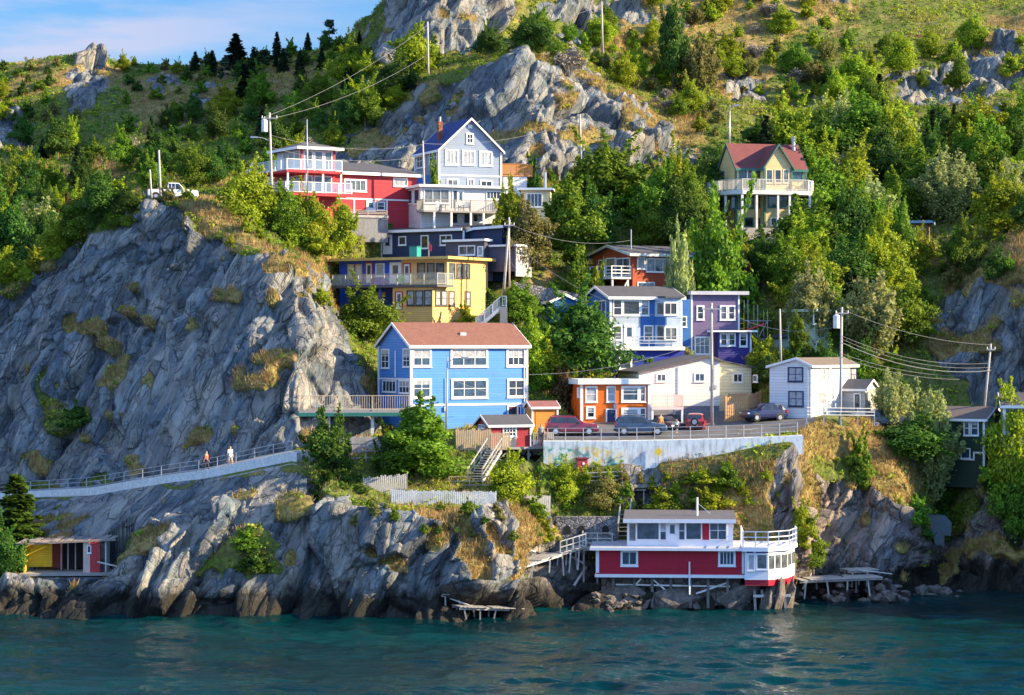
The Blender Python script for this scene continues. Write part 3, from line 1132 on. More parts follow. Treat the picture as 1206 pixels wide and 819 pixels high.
        for (p, q) in ((a0 - oa - 0.05, a0 - oa), (a1 + oa, a1 + oa + 0.05)):
            t.prism([(l0[0], l0[1] - 0.08), (bm, top - 0.08), (l1[0], l1[1] - 0.08), (l1[0], l1[1] + th + 0.02), (bm, top + th + 0.02), (l0[0], l0[1] + th + 0.02)], ax, p, q)
        for (bb, zz, sg) in ((l0[0], l0[1], -1), (l1[0], l1[1], 1)):
            p, q = (bb - 0.05, bb) if sg < 0 else (bb, bb + 0.05)
            if ax == 'x':
                t.box(a0 - oa, a1 + oa, p, q, zz - 0.1, zz + th + 0.01)
            else:
                t.box(p, q, a0 - oa, a1 + oa, zz - 0.1, zz + th + 0.01)
        s.part(t, 'fascia', tm, rf)
        return w, rf

    def flat_roof(s, poly, z, th, rm, fm, over=0.0):
        """flat roof on a polygon (x,y), fascia all round"""
        rf = s.part(MB().prism(poly, 'z', z, z + th), 'roof', rm)
        t = MB()
        n = len(poly)
        for i in range(n):
            a, b = Vector((*poly[i], 0)), Vector((*poly[(i + 1) % n], 0))
            d = (b - a).normalized()
            nrm = Vector((d.y, -d.x, 0))
            c = sum((Vector((*p, 0)) for p in poly), Vector()) / n
            if nrm.dot((a + b) / 2 - c) < 0:
                nrm = -nrm
            a2, b2 = a + nrm * 0.03 - d * 0.06, b + nrm * 0.03 + d * 0.06
            zz = z + th / 2
            t.bar((a2.x, a2.y, zz), (b2.x, b2.y, zz), 0.055, th + 0.05 + 0.004 * i)
        s.part(t, 'fascia', fm, rf)
        return rf

    def rail(s, pts, h, mat, style='baluster', step=0.14, post=1.6, parent=None, name='railing', glassmat=None, pw=0.09):
        m = MB()
        g = MB()
        for i in range(len(pts) - 1):
            a, b = Vector(pts[i]), Vector(pts[i + 1])
            L = (b - a).length
            up = Vector((0, 0, h))
            m.bar(a + up, b + up, 0.09, 0.06)
            n = max(1, round(L / post))
            for k in range(n + 1):
                if k == 0 and i > 0:
                    continue
                p = a.lerp(b, k / n)
                m.box(p.x - pw / 2, p.x + pw / 2, p.y - pw / 2, p.y + pw / 2, p.z - 0.05, p.z + h + 0.04)
            if style == 'baluster':
                m.bar(a + Vector((0, 0, .1)), b + Vector((0, 0, .1)), 0.05, 0.05)
                nb = max(1, int(L / step))
                for k in range(nb + 1):
                    p = a.lerp(b, k / nb)
                    m.box(p.x - .02, p.x + .02, p.y - .02, p.y + .02, p.z + .08, p.z + h - .02)
            elif style == 'rails':
                for q in (0.35, 0.65):
                    m.bar(a + up * q, b + up * q, 0.05, 0.08)
            elif style == 'boards':
                nb = max(1, int(L / 0.16))
                for k in range(nb):
                    p, q = a.lerp(b, (k + .06) / nb), a.lerp(b, (k + .94) / nb)
                    g.bar(p + Vector((0, 0, h * .5)), q + Vector((0, 0, h * .5)), 0.03, h * .88)
            else:
                m.bar(a + Vector((0, 0, .1)), b + Vector((0, 0, .1)), 0.05, 0.05)
                for k in range(n):
                    p, q = a.lerp(b, (k + .05) / n), a.lerp(b, (k + .95) / n)
                    g.bar(p + Vector((0, 0, h * .53)), q + Vector((0, 0, h * .53)), 0.015, h * .8)
        ro = s.part(m, name, mat, parent)
        if g.v:
            s.part(g, 'glass_panel' if style == 'glass' else 'board', glassmat or (clearglass() if style == 'glass' else mat), ro)
        return ro

    def posts(s, pts, z0, z1, mat, w=0.16, parent=None, name='post'):
        for (x, y) in pts:
            s.part(MB().box(x - w / 2, x + w / 2, y - w / 2, y + w / 2, z0, z1), name, mat, parent)


def conv(sx, u0, p0):
    """map enlarged-print coordinates back to photo pixels"""
    def q(*r):
        if len(r) == 2:
            return u0 + r[0] / sx, p0 + r[1] / sx
        return u0 + r[0] / sx, p0 + r[1] / sx, u0 + r[2] / sx, p0 + r[3] / sx
    return q
# ------------------------------------------------------------------ the houses
# --- big blue house with the brown roof
q = conv(3.722, 370, 340)
H = House('house', 'bright blue clapboard house with a brown shingle roof, largest by the road', 'house', 484, 505, 209, 28)
BLUE = paint('bright_blue_siding', (0.085, 0.275, 0.68), 0.5, 0.10, siding=0.24)
x1 = H.x(620.3)
yD = H.sd(446.3, 440)[0]
ze = H.z(407)
zr = ze + (H.sd(462, 383)[1] - H.sd(462, 408)[1])
H.gable('x', 0, x1, 0, yD, -0.6, ze, zr, BLUE, shingle('brown_shingle', (0.20, 0.085, 0.06)), W['white'], ob=0.3, oa=0.3)
H.box(0.05, x1 - 0.05, 0.05, yD, -3.0, -0.602, CONC, 'foundation')
H.corner_trim([(0, 0), (x1, 0), (0, yD)], -0.5, ze - 0.05, w=0.2)
zb = H.z(477.5)
m = MB(); m.box(0.1, x1 - 0.1, -0.05, 0.02, zb - 0.09, zb + 0.09); zb2 = H.sd(464, 446.5)[1]; m.box(-0.05, 0.02, 0.1, yD - .1, zb2 - .08, zb2 + .08)
H.part(m, 'belt_board', W['white'])
for r, nx, ny, g in (((428, 262, 514, 345), 2, 2, 0), ((597, 260, 761, 345), 3, 2, 0), ((842, 260, 925, 343), 3, 2, 0),
                     ((428, 395, 514, 482), 2, 2, 0), ((600, 395, 761, 482), 3, 2, 0), ((845, 395, 924, 478), 2, 2, 0)):
    H.win(q(*r), ('f', 0), nx, ny, gm=g, fw=0.2)
for r, nx, ny in (((295, 265, 330, 350), 2, 3), ((390, 262, 422, 345), 2, 3), ((300, 402, 360, 455), 4, 1), ((372, 402, 420, 460), 3, 2)):
    H.win(q(*r), ('l', 0), nx, ny, gm=1)
H.door(q(850, 517, 888, 606), col=paint('maroon_paint', (0.16, 0.02, 0.03)))
H.win(q(892, 515, 905, 570), ('f', 0), 1, 1)
y_, z_ = H.sd(*q(360, 272)); y2, z2 = H.sd(*q(360, 390))
H.part(MB().tube((-0.1, y_, z_), (-0.1, y2, z2), 0.06), 'vent_pipe', W['white'])
xv, zv = H.f(*q(650, 200), d=1.5)
H.part(MB().box(xv - .3, xv + .3, 1.3, 1.7, zr - 1.35, zr - .75), 'roof_vent', METAL)
H.carve(-1.0, x1 + 1.2, -3.5, yD + 1.2)
BLUE_H = H
# --- long wooden deck on its left
D = House('deck', 'long wooden deck on a green beam beside the bright blue house', 'deck', 352, 484, 203.5, 6)
xr = D.x(483)
D.part(MB().box(0, xr, 0, 4.5, -0.18, 0.05), 'platform', GREYWOOD)
D.part(MB().box(-.05, xr, -0.06, 0.1, -0.5, -0.182), 'beam', paint('green_beam', (0.02, 0.14, 0.12)))
D.rail([(0, 4.4, 0.05), (0, 0, 0.05), (xr - .1, 0, 0.05)], 1.25, wood('sunlit_tan_wood', (.58, .44, .30)), step=0.2, post=3)  # tan colour puts the warmth of sunlight into the shadowed rail
D.posts([(2.6, 0.5), (6.4, 0.6), (2.6, 4.2), (6.6, 4.2)], -3.6, -0.19, WHITEWOOD, 0.26)

# --- yellow and blue modern house
q = conv(4.638, 380, 250)
H = House('house', 'boxy yellow and royal blue house with a long glass railed balcony', 'house', 526.6, 371, 228, -32)
YEL = paint('yellow_siding', (0.82, 0.48, 0.175), 0.55, 0.10, siding=0.2)
RBL = paint('royal_blue_siding', (0.020, 0.095, 0.60), 0.5, 0.12, siding=0.2)
xs, xL = H.x(472.7), H.x(399.5)
yD = H.sd(574.5, 320)[0]
zt = H.z(305)
zd = H.z(335.5, x=0, d=-2.0)
ylo = H.sd(509.5, 350)[0]
xl2 = H.f(462.5, 360, ylo)[0]
H.box(xs, 0, 0, yD, zd - 0.1, zt, YEL)
H.box(xL, xs - .003, 0.02, yD, zd - 0.1, zt, RBL)
H.box(xl2, -0.01, ylo, yD - .3, -2.5, zd - 0.105, YEL)
H.box(xL, xl2 - .003, 0.05, yD - .3, -2.5, zd - .105, RBL)
H.flat_roof([(xL - .9, -0.7), (0.55, -0.7), (0.55, yD + .5), (xL - .9, yD + .5)], zt, 0.22, paint('tan_roof', (0.42, 0.30, 0.15)), paint('tan_fascia', (0.62, 0.38, 0.12)))
dk = H.part(MB().box(H.f(391, 335, ylo - .3)[0], 0.75, ylo - .3, -0.003, zd - .22, zd), 'balcony', paint('dark_slab', (0.10, 0.10, 0.11)))
xa = H.f(391, 335, ylo - .3)[0]
H.rail([(xa, 0, zd), (xa, ylo - .25, zd), (0.7, ylo - .25, zd), (0.7, 0, zd)], 1.1, METAL, 'glass', post=1.5, parent=dk)
H.posts([(H.f(412, 350, ylo)[0], ylo), (H.f(448, 350, ylo)[0], ylo)], -2.5, zd - .225, paint('blue_post', (0.05, 0.12, 0.40)), 0.14, parent=dk)
BLK = paint('black_trim', (0.06, 0.055, 0.05))
RED = paint('red_trim', (0.50, 0.03, 0.05))
for r in ((517, 277, 561, 362), (570, 277, 612, 362), (620, 277, 664, 362)):
    H.win(q(*r), ('f', 0), 1, 2, BLK, 2)
for r in ((137, 285, 173, 360), (180, 285, 216, 380), (290, 280, 339, 352)):
    H.win(q(*r), ('f', 0.02), 1, 1, YEL if r[0] < 200 else W['white'], 4 if r[0] < 200 else 3)
H.door(q(238, 280, 270, 388), ('f', .02), W['white'], RED)
H.door(q(372, 280, 425, 390), ('f', .02), W['white'])
H.door(q(444, 284, 478, 388), ('f', 0), W['white'], RED)
for r in ((692, 278, 723, 362), (730, 280, 766, 362), (770, 282, 804, 362)):
    H.win(q(*r), ('r', 0), 1, 2, BLK, 2)
for r in ((460, 427, 502, 511), (508, 427, 550, 511), (555, 425, 598, 511)):
    H.win(q(*r), ('f', ylo), 1, 2, BLK, 3)
for r in ((614, 428, 644, 512), (647, 428, 680, 512), (687, 430, 719, 512), (775, 432, 807, 515)):
    H.win(q(*r), ('r', -.01), 1, 2, BLK, 3)
H.door(q(402, 438, 434, 530), ('f', ylo), W['white'], RED)
H.win(q(290, 437, 345, 461), ('f', .05), 1, 1, YEL, 4)
H.carve(xL - 1, 2.5, ylo - 3, yD + 1)
YH = H
# a patio chair on the balcony
def patio_chair(name, label, loc, rz, mat, cat='chair', group=None):
    r = empty(name, loc, rz); tag(r, label, cat, group)
    MB().box(-.3, .3, -.3, .3, .34, .40).build('seat', mat, r)
    m = MB()
    for i in range(5):
        m.bar((-.26 + .13 * i, .28, .38), (-.28 + .14 * i, .5, 1.05 - abs(i - 2) * .05), .11, .03, up=(0, 1, 0))
    m.build('backrest', mat, r)
    for sx in (-1, 1):
        MB().box(sx * .3 - .04, sx * .3 + .04, -.34, -.26, 0, .58).build('leg', mat, r)
        MB().bar((sx * .3, .34, .3), (sx * .3, .5, 0), .08, .05).build('leg', mat, r)
        MB().box(sx * .34 - .07, sx * .34 + .07, -.38, .36, .58, .62).build('armrest', mat, r)
    return r
GRN = paint('green_plastic', (0.02, 0.42, 0.12), 0.4)
patio_chair('patio_chair', 'green patio chair on the balcony of the yellow and blue house', H.W((H.f(471, 330, -1.2)[0], -1.2, zd)), H.th + .4, GRN)
# entrance stairs beside it
S = House('stairs', 'white railed wooden stairs beside the yellow and blue house', 'stairs', 558, 381, 224, 0)
m = MB()
for i in range(9):
    m.box(0.2 + i * .26, .46 + i * .26, 0, 1.2, -.6 + i * .22, -.52 + i * .22)
S.part(m, 'tread', PALEWOOD)
S.rail([(0.2, 0, -.5), (2.6, 0, 1.6)], 1.0, WHITEWOOD, post=1.0)
S.rail([(0.2, 1.2, -.5), (2.6, 1.2, 1.6)], 1.0, WHITEWOOD, post=1.0)
S.rail([(2.6, 0, 1.6), (3.1, 0, 1.6), (3.1, 1.2, 1.6)], 1.0, WHITEWOOD, name='landing_railing')
S.part(MB().box(2.5, 3.2, -.05, 1.3, -2.5, 1.58), 'landing', GREYWOOD)
m = MB(); m.bar((0.2, 0.0, -.6), (2.6, 0.0, 1.5), .07, .3); m.bar((0.2, 1.2, -.6), (2.6, 1.2, 1.5), .07, .3)
S.part(m, 'stringer', WHITEWOOD)

# --- navy house above it
H = House('house', 'dark navy low house with white trimmed windows behind the yellow and blue one', 'house', 546, 303, 238, -33)
NV = paint('navy_siding', (0.030, 0.050, 0.115), 0.5, 0.15, siding=0.18)
PG = paint('purple_grey_siding', (0.085, 0.080, 0.125), 0.55, 0.15, siding=0.16)
xL = H.x(449.5)
ze = H.z(271)
H.box(xL, 0, 0, 6.0, -2.5, ze, NV)
rf = H.part(MB().prism([(-.45, ze), (6.3, ze + .75), (6.3, ze + .95), (-.45, ze + .2)], 'x', xL - .4, .1), 'roof', DARKROOF)
H.part(MB().box(xL - .4, .1, -.5, -.45, ze - .08, ze + .19), 'fascia', W['white'], rf)
xr = H.f(591, 285, .8)[0]
zt = H.f(591, 267, .8)[1]
H.box(0.003, xr, .8, 6.0, -2.5, zt - .25, NV)
rf = H.part(MB().prism([(0.0, ze), (0.9, zt - .02), (xr + .4, zt + .1), (xr + .4, zt - .15), (0.9, zt - .25), (0.0, ze - .2)], 'y', .45, 6.3), 'roof', DARKROOF)
H.part(MB().prism([(-0.05, ze), (0.9, zt), (xr + .4, zt + .12), (xr + .4, zt - .16), (0.9, zt - .27), (-0.05, ze - .24)], 'y', .40, .448), 'fascia', W['white'], rf)
xa0, xa1 = H.f(525, 292, -1.6)[0], H.f(570.5, 292, -1.6)[0]
za = H.f(548, 284.5, -1.6)[1]
H.box(xa0, xa1, -1.6, -.003, -2.5, za, PG)
H.flat_roof([(xa0 - .2, -1.85), (xa1 + .2, -1.85), (xa1 + .2, -.55), (xa0 - .2, -.55)], za, .18, DARKROOF, W['white'])
xb1 = H.f(606.5, 305, -.9)[0]
zb_ = H.f(590, 290.5, -.9)[1]
H.box(xa1 + .003, xb1, -.9, .797, H.f(590, 320, -.9)[1], zb_, PG)
H.flat_roof([(xa1 + .3, -1.1), (xb1 + .3, -1.1), (xb1 + .3, .75), (xa1 + .3, .75)], zb_, .15, DARKROOF, W['white'])
ye = H.sd(625, 305, xb1)[0]
H.box(xb1 + .003, xb1 + .12, -.88, min(ye, 4.5), H.sd(615, 326, xb1)[1], zb_ + .1, paint('light_grey_siding', (0.42, 0.41, 0.42), siding=.3, vertical=True), 'end_wall')
H.win(q(415, 132, 457, 182), ('f', 0), 1, 1, gm=0)
H.win(q(537, 126, 580, 200), ('f', 0), 1, 1, gm=0)
H.win(q(641, 124, 708, 182), ('f', 0), 2, 1, gm=0)
H.win(q(743, 182, 834, 236), ('f', -1.6), 2, 1, gm=2)
H.win(q(846, 186, 878, 240), ('f', -1.6), 1, 1, gm=3)
H.door(q(335, 128, 376, 230), ('f', 0))
H.win(q(1066, 198, 1084, 240), ('r', xb1 + .12), 1, 1, gm=0)
H.corner_trim([(xL, 0), (0, 0)], -2, ze - .05)
H.carve(xL - .2, xb1 + 1, -3.5, 5)

# --- white flat roofed house with a deck
q = conv(5.462, 450, 130)
H = House('house', 'white flat roofed house with a timber deck on tall white posts', 'house', 496, 267, 243, 21)
WS = paint('white_siding', (0.74, 0.74, 0.75), 0.5, 0.1, siding=0.3, vertical=True)
WH = paint('white_clapboard', (0.74, 0.74, 0.75), 0.5, 0.1, siding=0.2)
xr = H.x(597); yD = H.sd(459.8, 240)[0]; zt = H.z(220)
H.box(0, xr, 0, yD, -2.5, zt, WH)
H.flat_roof([(-.35, -.5), (xr + .3, -.5), (xr + .3, yD + .3), (-.35, yD + .3)], zt, .2, paint('pale_roof', (0.5, 0.5, 0.5)), W['white'])
zd = H.z(247.5, d=-2.2, x=0)
x0d, x1d = H.f(499, 247, -2.2)[0], H.f(591, 247, -2.2)[0]
dk = H.part(MB().box(x0d, x1d, -2.2, -.002, zd - .2, zd), 'deck', GREYWOOD)
H.rail([(x0d, -.1, zd), (x0d, -2.15, zd), (x1d, -2.15, zd), (x1d, -.1, zd)], 1.1, GREYWOOD, step=.13, parent=dk)
H.posts([(H.f(450 + x / 5.462, 255, -2.1)[0], -2.1) for x in (335, 445, 570, 652)], -2.5, zd - .2, W['white'], .2, dk)
H.win(q(80, 528, 147, 606), ('l', 0), 4, 1, gm=1); H.win(q(160, 512, 196, 604), ('l', 0), 1, 1, gm=1); H.win(q(207, 506, 242, 604), ('l', 0), 1, 1, gm=1)
H.win(q(120, 685, 152, 745), ('l', 0), 1, 1, gm=0)
H.win(q(268, 505, 434, 600), ('f', 0), 3, 1, gm=2)
H.door(q(456, 518, 482, 628), ('f', 0), paint('dark_door', (0.06, 0.055, 0.06)))
H.door(q(490, 518, 520, 628), ('f', 0))
H.win(q(668, 520, 762, 576), ('f', 0), 4, 1, gm=0)
H.win(q(580, 665, 652, 722), ('f', 0), 2, 1, gm=0)
H.win(q(440, 662, 482, 720), ('f', 0), 1, 1, NAVY, 0)
H.win(q(530, 662, 562, 720), ('f', 0), 1, 1, NAVY, 1)
H.corner_trim([(0, 0), (xr, 0)], -2, zt - .02)
H.carve(-1, xr + 1, -4, yD + .5)
for k, x in enumerate((380, 500, 545)):
    patio_chair('patio_chair', ['grey patio chair on the white house deck left of the door', 'grey patio chair on the white house deck in front of the pale door', 'grey patio chair on the white house deck right of the doors'][k],
                H.W((H.f(450 + x / 5.462, 245, -1.4)[0], -1.4, zd)), H.th + (.5 - k * .4), METAL, group='patio chairs on the white deck')

# --- grey blue gable house
H = House('house', 'tall pale grey gable house with a cobalt roof under the cliff', 'house', 516.8, 224, 250, 23)
GB = paint('pale_grey_siding', (0.27, 0.33, 0.43), 0.5, 0.1, siding=0.22)
x1 = H.x(590); yD = H.sd(489, 200)[0]
ze = H.z(176); zr = H.f(553.5, 141)[1]
H.gable('y', 0, yD, 0, x1, -3.0, ze, zr, GB, shingle('cobalt_shingle', (0.018, 0.042, 0.17)), W['white'], ob=.25, oa=.45, th=.14)
H.box(-.06, -.002, .12, yD - .05, -3, H.sd(500, 207)[1], paint('azure_siding', (0.03, 0.20, 0.60), siding=.2), 'side_panel')
zb = H.z(206); H.part(MB().box(.1, x1 - .1, -.05, .02, zb - .08, zb + .08), 'belt_board', W['white'])
H.corner_trim([(0, 0), (x1, 0), (0, yD)], -2.5, ze - .05, w=.18)
H.win(q(540, 147, 589, 217), ('f', 0), 2, 2, gm=0, fw=.16)
for r in ((404, 252, 492, 355), (513, 257, 599, 355), (624, 262, 711, 360)):
    H.win(q(*r), ('f', 0), 3, 1, gm=3, fw=.18)
for r in ((415, 440, 492, 495), (548, 440, 592, 495), (630, 450, 711, 497)):
    H.win(q(*r), ('f', 0), 2, 1, gm=2 if r[0] < 600 else 0, fw=.16)
H.win(q(225, 280, 279, 372), ('l', -.06), 3, 2, gm=1); H.win(q(305, 258, 354, 347), ('l', -.06), 3, 2, gm=1)
m = MB(); m.box(x1 / 2 - .25, x1 / 2 + .25, -.06, .02, zr - .95, zr - .55)
H.part(m, 'vent', W['white'])
ch = H.part(MB().box(1.0, 1.45, 2.6, 3.05, ze + .4, zr - .05), 'chimney', stone('chimney_brick', (0.36, 0.12, 0.06), 6))
H.part(MB().tube((1.22, 2.82, zr - .05), (1.22, 2.82, zr + .45), .13), 'chimney_pot', METAL, ch)
H.carve(-.6, x1 + .6, -2, yD + 1)
# orange deck to its right
H = House('roof_deck', 'orange stained timber deck on a white base beside the grey gable house', 'deck', 591, 219, 255, 14)
xr = H.x(627); z0 = H.z(206); z1 = H.z(193)
OW = wood('orange_stained_wood', (0.52, 0.20, 0.03))
H.box(.2, xr - .6, .1, 3.5, -3, z0 - .15, WH, 'base')
H.part(MB().box(0, xr, 0, 3.8, z0 - .148, z0), 'platform', OW)
H.rail([(0, 3.6, z0), (0, .04, z0), (xr - .04, .04, z0), (xr - .04, 3.6, z0)], z1 - z0, OW, 'boards', post=1.4)
H.carve(0, xr, -1.5, 4)
# pale yellow cottage
H = House('cottage', 'small cream cottage with a band of four windows half hidden by trees', 'house', 613.5, 257, 249, -4)
CR = paint('cream_siding', (0.66, 0.58, 0.36), siding=.2)
xr = H.x(648); zt = H.z(224)
H.box(0, xr, 0, 5, -2.5, zt, CR)
H.flat_roof([(-.3, -.4), (xr + .3, -.4), (xr + .3, 5.3), (-.3, 5.3)], zt, .18, DARKROOF, W['white'])
H.win(q(928, 533, 1032, 624), ('f', 0), 4, 1, gm=1)
xs = H.x(642, 2); H.part(MB().tube((xs, 2, zt), (xs, 2, zt + 2), .16), 'stovepipe', METAL)
H.carve(-.5, xr + .5, -2, 5.5)

# --- red house with the glazed belvedere
q = conv(5.119, 295, 120)
H = House('house', 'red clapboard house with a glazed belvedere and glass railed decks', 'house', 354.6, 252, 240, 30)
RS = paint('red_siding', (0.52, 0.035, 0.05), 0.5, 0.12, siding=.2)
xt = H.x(395); yl = H.sd(328, 200)[0]
z1, z2, z3 = H.z(227), H.z(200.5), H.z(175.5)
zrf = H.f(365, 166.5, 2.5)[1]
H.box(0, xt, 0, yl + 1.5, -3, z1 - .2, RS)
H.box(.05, xt - .05, .05, yl + 1.2, z1 - .2, z2 - .2, RS, 'wall')
H.box(.1, xt - .1, .1, yl + .6, z2 - .2, z3, W['white'], 'belvedere')
xe = xt + 1.1
rm = MB(); rx0, rx1, ry0, ry1 = -.7, xt + .6, -.7, yl + 1.3
cx, cy = (rx0 + rx1) / 2, (ry0 + ry1) / 2
rm.add([(rx0, ry0, z3), (rx1, ry0, z3), (rx1, ry1, z3), (rx0, ry1, z3), (rx0, ry0, z3 + .2), (rx1, ry0, z3 + .2), (rx1, ry1, z3 + .2), (rx0, ry1, z3 + .2), (cx, cy, max(z3 + .9, zrf))],
       [(0, 3, 2, 1), (0, 1, 5, 4), (1, 2, 6, 5), (2, 3, 7, 6), (3, 0, 4, 7), (4, 5, 8), (5, 6, 8), (6, 7, 8), (7, 4, 8)])
rf = H.part(rm, 'roof', DARKROOF)
m = MB(); m.box(rx0 - .05, rx1 + .05, ry0 - .05, ry0, z3 - .06, z3 + .22); m.box(rx0 - .05, rx0, ry0, ry1, z3 - .06, z3 + .22); m.box(rx1, rx1 + .05, ry0, ry1, z3 - .06, z3 + .22)
H.part(m, 'fascia', W['white'], rf)
RP = paint('red_post', (0.50, 0.03, 0.05))
H.corner_trim([(.1, .1), (xt - .1, .1)], z2, z3, RP, .2)
d2 = H.part(MB().box(-2.2, xt + .2, -1.3, -.002, z2 - .34, z2 - .1).box(-2.2, -.002, 0, 6, z2 - .34, z2 - .1), 'upper_deck', RS)
H.rail([(-2.15, 6, z2 - .1), (-2.15, -1.25, z2 - .1), (xt + .15, -1.25, z2 - .1)], 1.1, W['white'], 'glass', post=1.5, parent=d2)
d1 = H.part(MB().box(-2.5, xe, -1.7, -.002, z1 - .4, z1 - .12).box(-2.5, -.002, 0, 6, z1 - .4, z1 - .12), 'lower_deck', RS)
H.rail([(-2.45, 6, z1 - .12), (-2.45, -1.65, z1 - .12), (xe - .05, -1.65, z1 - .12), (xe - .05, -.1, z1 - .12)], 1.1, W['white'], 'glass', post=1.5, parent=d1)
H.posts([(-2.0, -1.1), (0.1, -1.1), (xt * .5, -1.1), (xt + .1, -1.1), (-2, 3)], z1 - .12, z2 - .34, W['white'], .16, d2)
H.posts([(-2.2, -1.4), (1.2, -1.4), (-2.2, 3)], -3, z1 - .4, RS, .2, d1)
for (a, b) in ((.35, 1.35), (1.5, 2.5), (2.65, xt - .35)):
    H.win((a, b, z2 + .05, z3 - .12), ('f', .1), 1, 1, gm=2, px=False, sill=False)
for (a, b) in ((.4, 1.7), (1.8, 3.1), (3.2, 4.5)):
    H.win((a, b, z2 + .3, z3 - .12), ('l', .1), 1, 1, gm=2, px=False, sill=False)
for (a, b) in ((.3, 1.3), (1.45, 2.4), (2.55, xt - .4)):
    H.win((a, b, z1 + .05, z2 - .5), ('f', .05), 1, 1, gm=1, px=False, sill=False)
for (a, b) in ((.4, 1.9), (2.1, 3.6)):
    H.win((a, b, z1 + .3, z2 - .5), ('l', .05), 2, 1, gm=1, px=False, sill=False)
d = .5
xw = H.f(491, 230, d)[0]
ze = H.f(440, 206, d)[1]
H.box(xt + .003, xw, d, 6.5, -3, ze, RS)
rf = H.part(MB().prism([(d - .5, ze - .02), (6.8, ze + 1.5), (6.8, ze + 1.7), (d - .5, ze + .18)], 'x', xt - .05, xw + .5), 'roof', DARKROOF)
H.part(MB().box(xt - .05, xw + .5, d - .56, d - .5, ze - .12, ze + .18), 'fascia', W['white'], rf)
H.win(q(563, 467, 700, 542), ('f', d), 4, 1, gm=2, fw=.16)
H.win((H.f(463, 214, d)[0], H.f(480, 214, d)[0], H.f(470, 220, d)[1], H.f(470, 209.5, d)[1]), ('f', d), 1, 1, gm=3, px=False)
H.win(q(760, 602, 810, 656), ('f', d), 1, 2, gm=0)
H.door(q(703, 602, 748, 668), ('f', d))
zb = H.f(440, 235, d)[1]
m = MB(); m.box(xt + .3, xw - .05, d - .06, d + .01, zb - .08, zb + .08)
for u in (417, 455.5):
    xx = H.f(u, 240, d)[0]; m.box(xx - .08, xx + .08, d - .055, d + .01, -1, zb - .082)
H.part(m, 'belt_board', W['white'])
H.carve(-3, xw + .5, -3.2, 7)
H2 = House('retaining_wall', 'grey concrete wall below the red house with the belvedere', 'wall', 411, 279, 240, 25)
H2.part(MB().box(0, H2.x(457), 0, .5, -.5, H2.z(256)), 'wall', concrete('dark_concrete', (0.20, 0.20, 0.21)))
H2.part(MB().box(-.1, H2.x(457), -.1, .6, H2.z(256), H2.z(253)), 'coping', CONC)
H2.rail([(0, .1, H2.z(253)), (H2.x(456), .1, H2.z(253))], .5, GREYWOOD, 'rails', post=2.5)

# --- orange red house with the white railed deck
q = conv(3.15, 640, 260)
H = House('house', 'brick red low house with a small white railed deck among the trees', 'house', 745, 339, 236, 28)
OR = paint('brick_red_siding', (0.42, 0.075, 0.03), siding=.18)
xr = H.x(812); yD = H.sd(698, 310)[0]; ze = H.z(299.5)
H.gable('x', 0, xr, 0, yD, -2.5, ze, ze + .9, OR, DARKROOF, paint('sage_fascia', (0.45, 0.50, 0.47)), ob=.6, oa=.7)
H.win(q(347, 135, 377, 180), ('f', 0), 1, 1, gm=2)
H.win(q(380, 140, 505, 192), ('f', 0), 4, 1, gm=1)
H.win(q(520, 145, 560, 190), ('f', 0), 2, 1, gm=1)
H.win(q(348, 228, 412, 248), ('f', 0), 2, 1, gm=1)
H.win(q(205, 145, 231, 192), ('l', 0), 1, 1, gm=1)
H.win(q(233, 138, 268, 206), ('l', 0), 1, 1, gm=2); H.win(q(270, 138, 322, 206), ('l', 0), 2, 1, gm=2)
zd = H.sd(718, 328, 0)[1]
dk = H.part(MB().box(-2.4, -.002, .1, yD - .5, zd - .2, zd), 'deck', WHITEWOOD)
H.rail([(-2.35, yD - .6, zd), (-2.35, .15, zd), (-.1, .15, zd)], 1.1, W['white'], 'rails', post=1.4, parent=dk)
H.posts([(-2.2, .3), (-2.2, 4), (-.4, .3)], -3, zd - .2, WHITEWOOD, .18, dk)
m = MB(); m.bar((-2.2, .3, -2.4), (-.4, .3, zd - .3), .12); H.part(m, 'brace', WHITEWOOD, dk)
xm, zm = H.f(*q(325, 100), d=2); H.part(MB().tube((xm, 2, ze), (xm, 2, ze + 2.6), .06), 'mast', METAL)
H.carve(-3, xr + .5, -2.5, yD + .5)

# --- blue victorian with bay windows
q = conv(5.025, 660, 320)
H = House('house', 'blue two storey house with white bay windows and an upper balcony', 'house', 719, 442, 226, 18)
VB = paint('cobalt_siding', (0.028, 0.14, 0.42), 0.5, .1, siding=.17)
VG = paint('ice_blue_siding', (0.40, 0.47, 0.56), 0.5, .1, siding=.17)
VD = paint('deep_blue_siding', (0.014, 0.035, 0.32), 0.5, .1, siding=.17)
x1 = H.x(802); yD = H.sd(690, 390)[0]; ze = H.z(350.5); zr = H.sd(697, 339.5)[1]
H.gable('x', 0, x1, 0, yD, H.z(410), ze, max(zr, ze + 1.0), VB, DARKROOF, W['white'], ob=.35, oa=.35)
zbal = H.z(408.5)
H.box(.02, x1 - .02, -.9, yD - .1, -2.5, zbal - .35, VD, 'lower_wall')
xa, xb = H.x(720), H.x(754)
H.box(xa, xb, -.03, -.002, zbal + .02, H.z(373.5), VG, 'siding_panel')
bal = H.part(MB().box(-.1, H.x(800), -1.5, -.035, zbal - .34, zbal), 'balcony', W['white'])
H.rail([(-.05, -.1, zbal), (-.05, -1.45, zbal), (H.x(797), -1.45, zbal)], .95, METAL, 'rails', post=1.8, parent=bal, pw=.05)
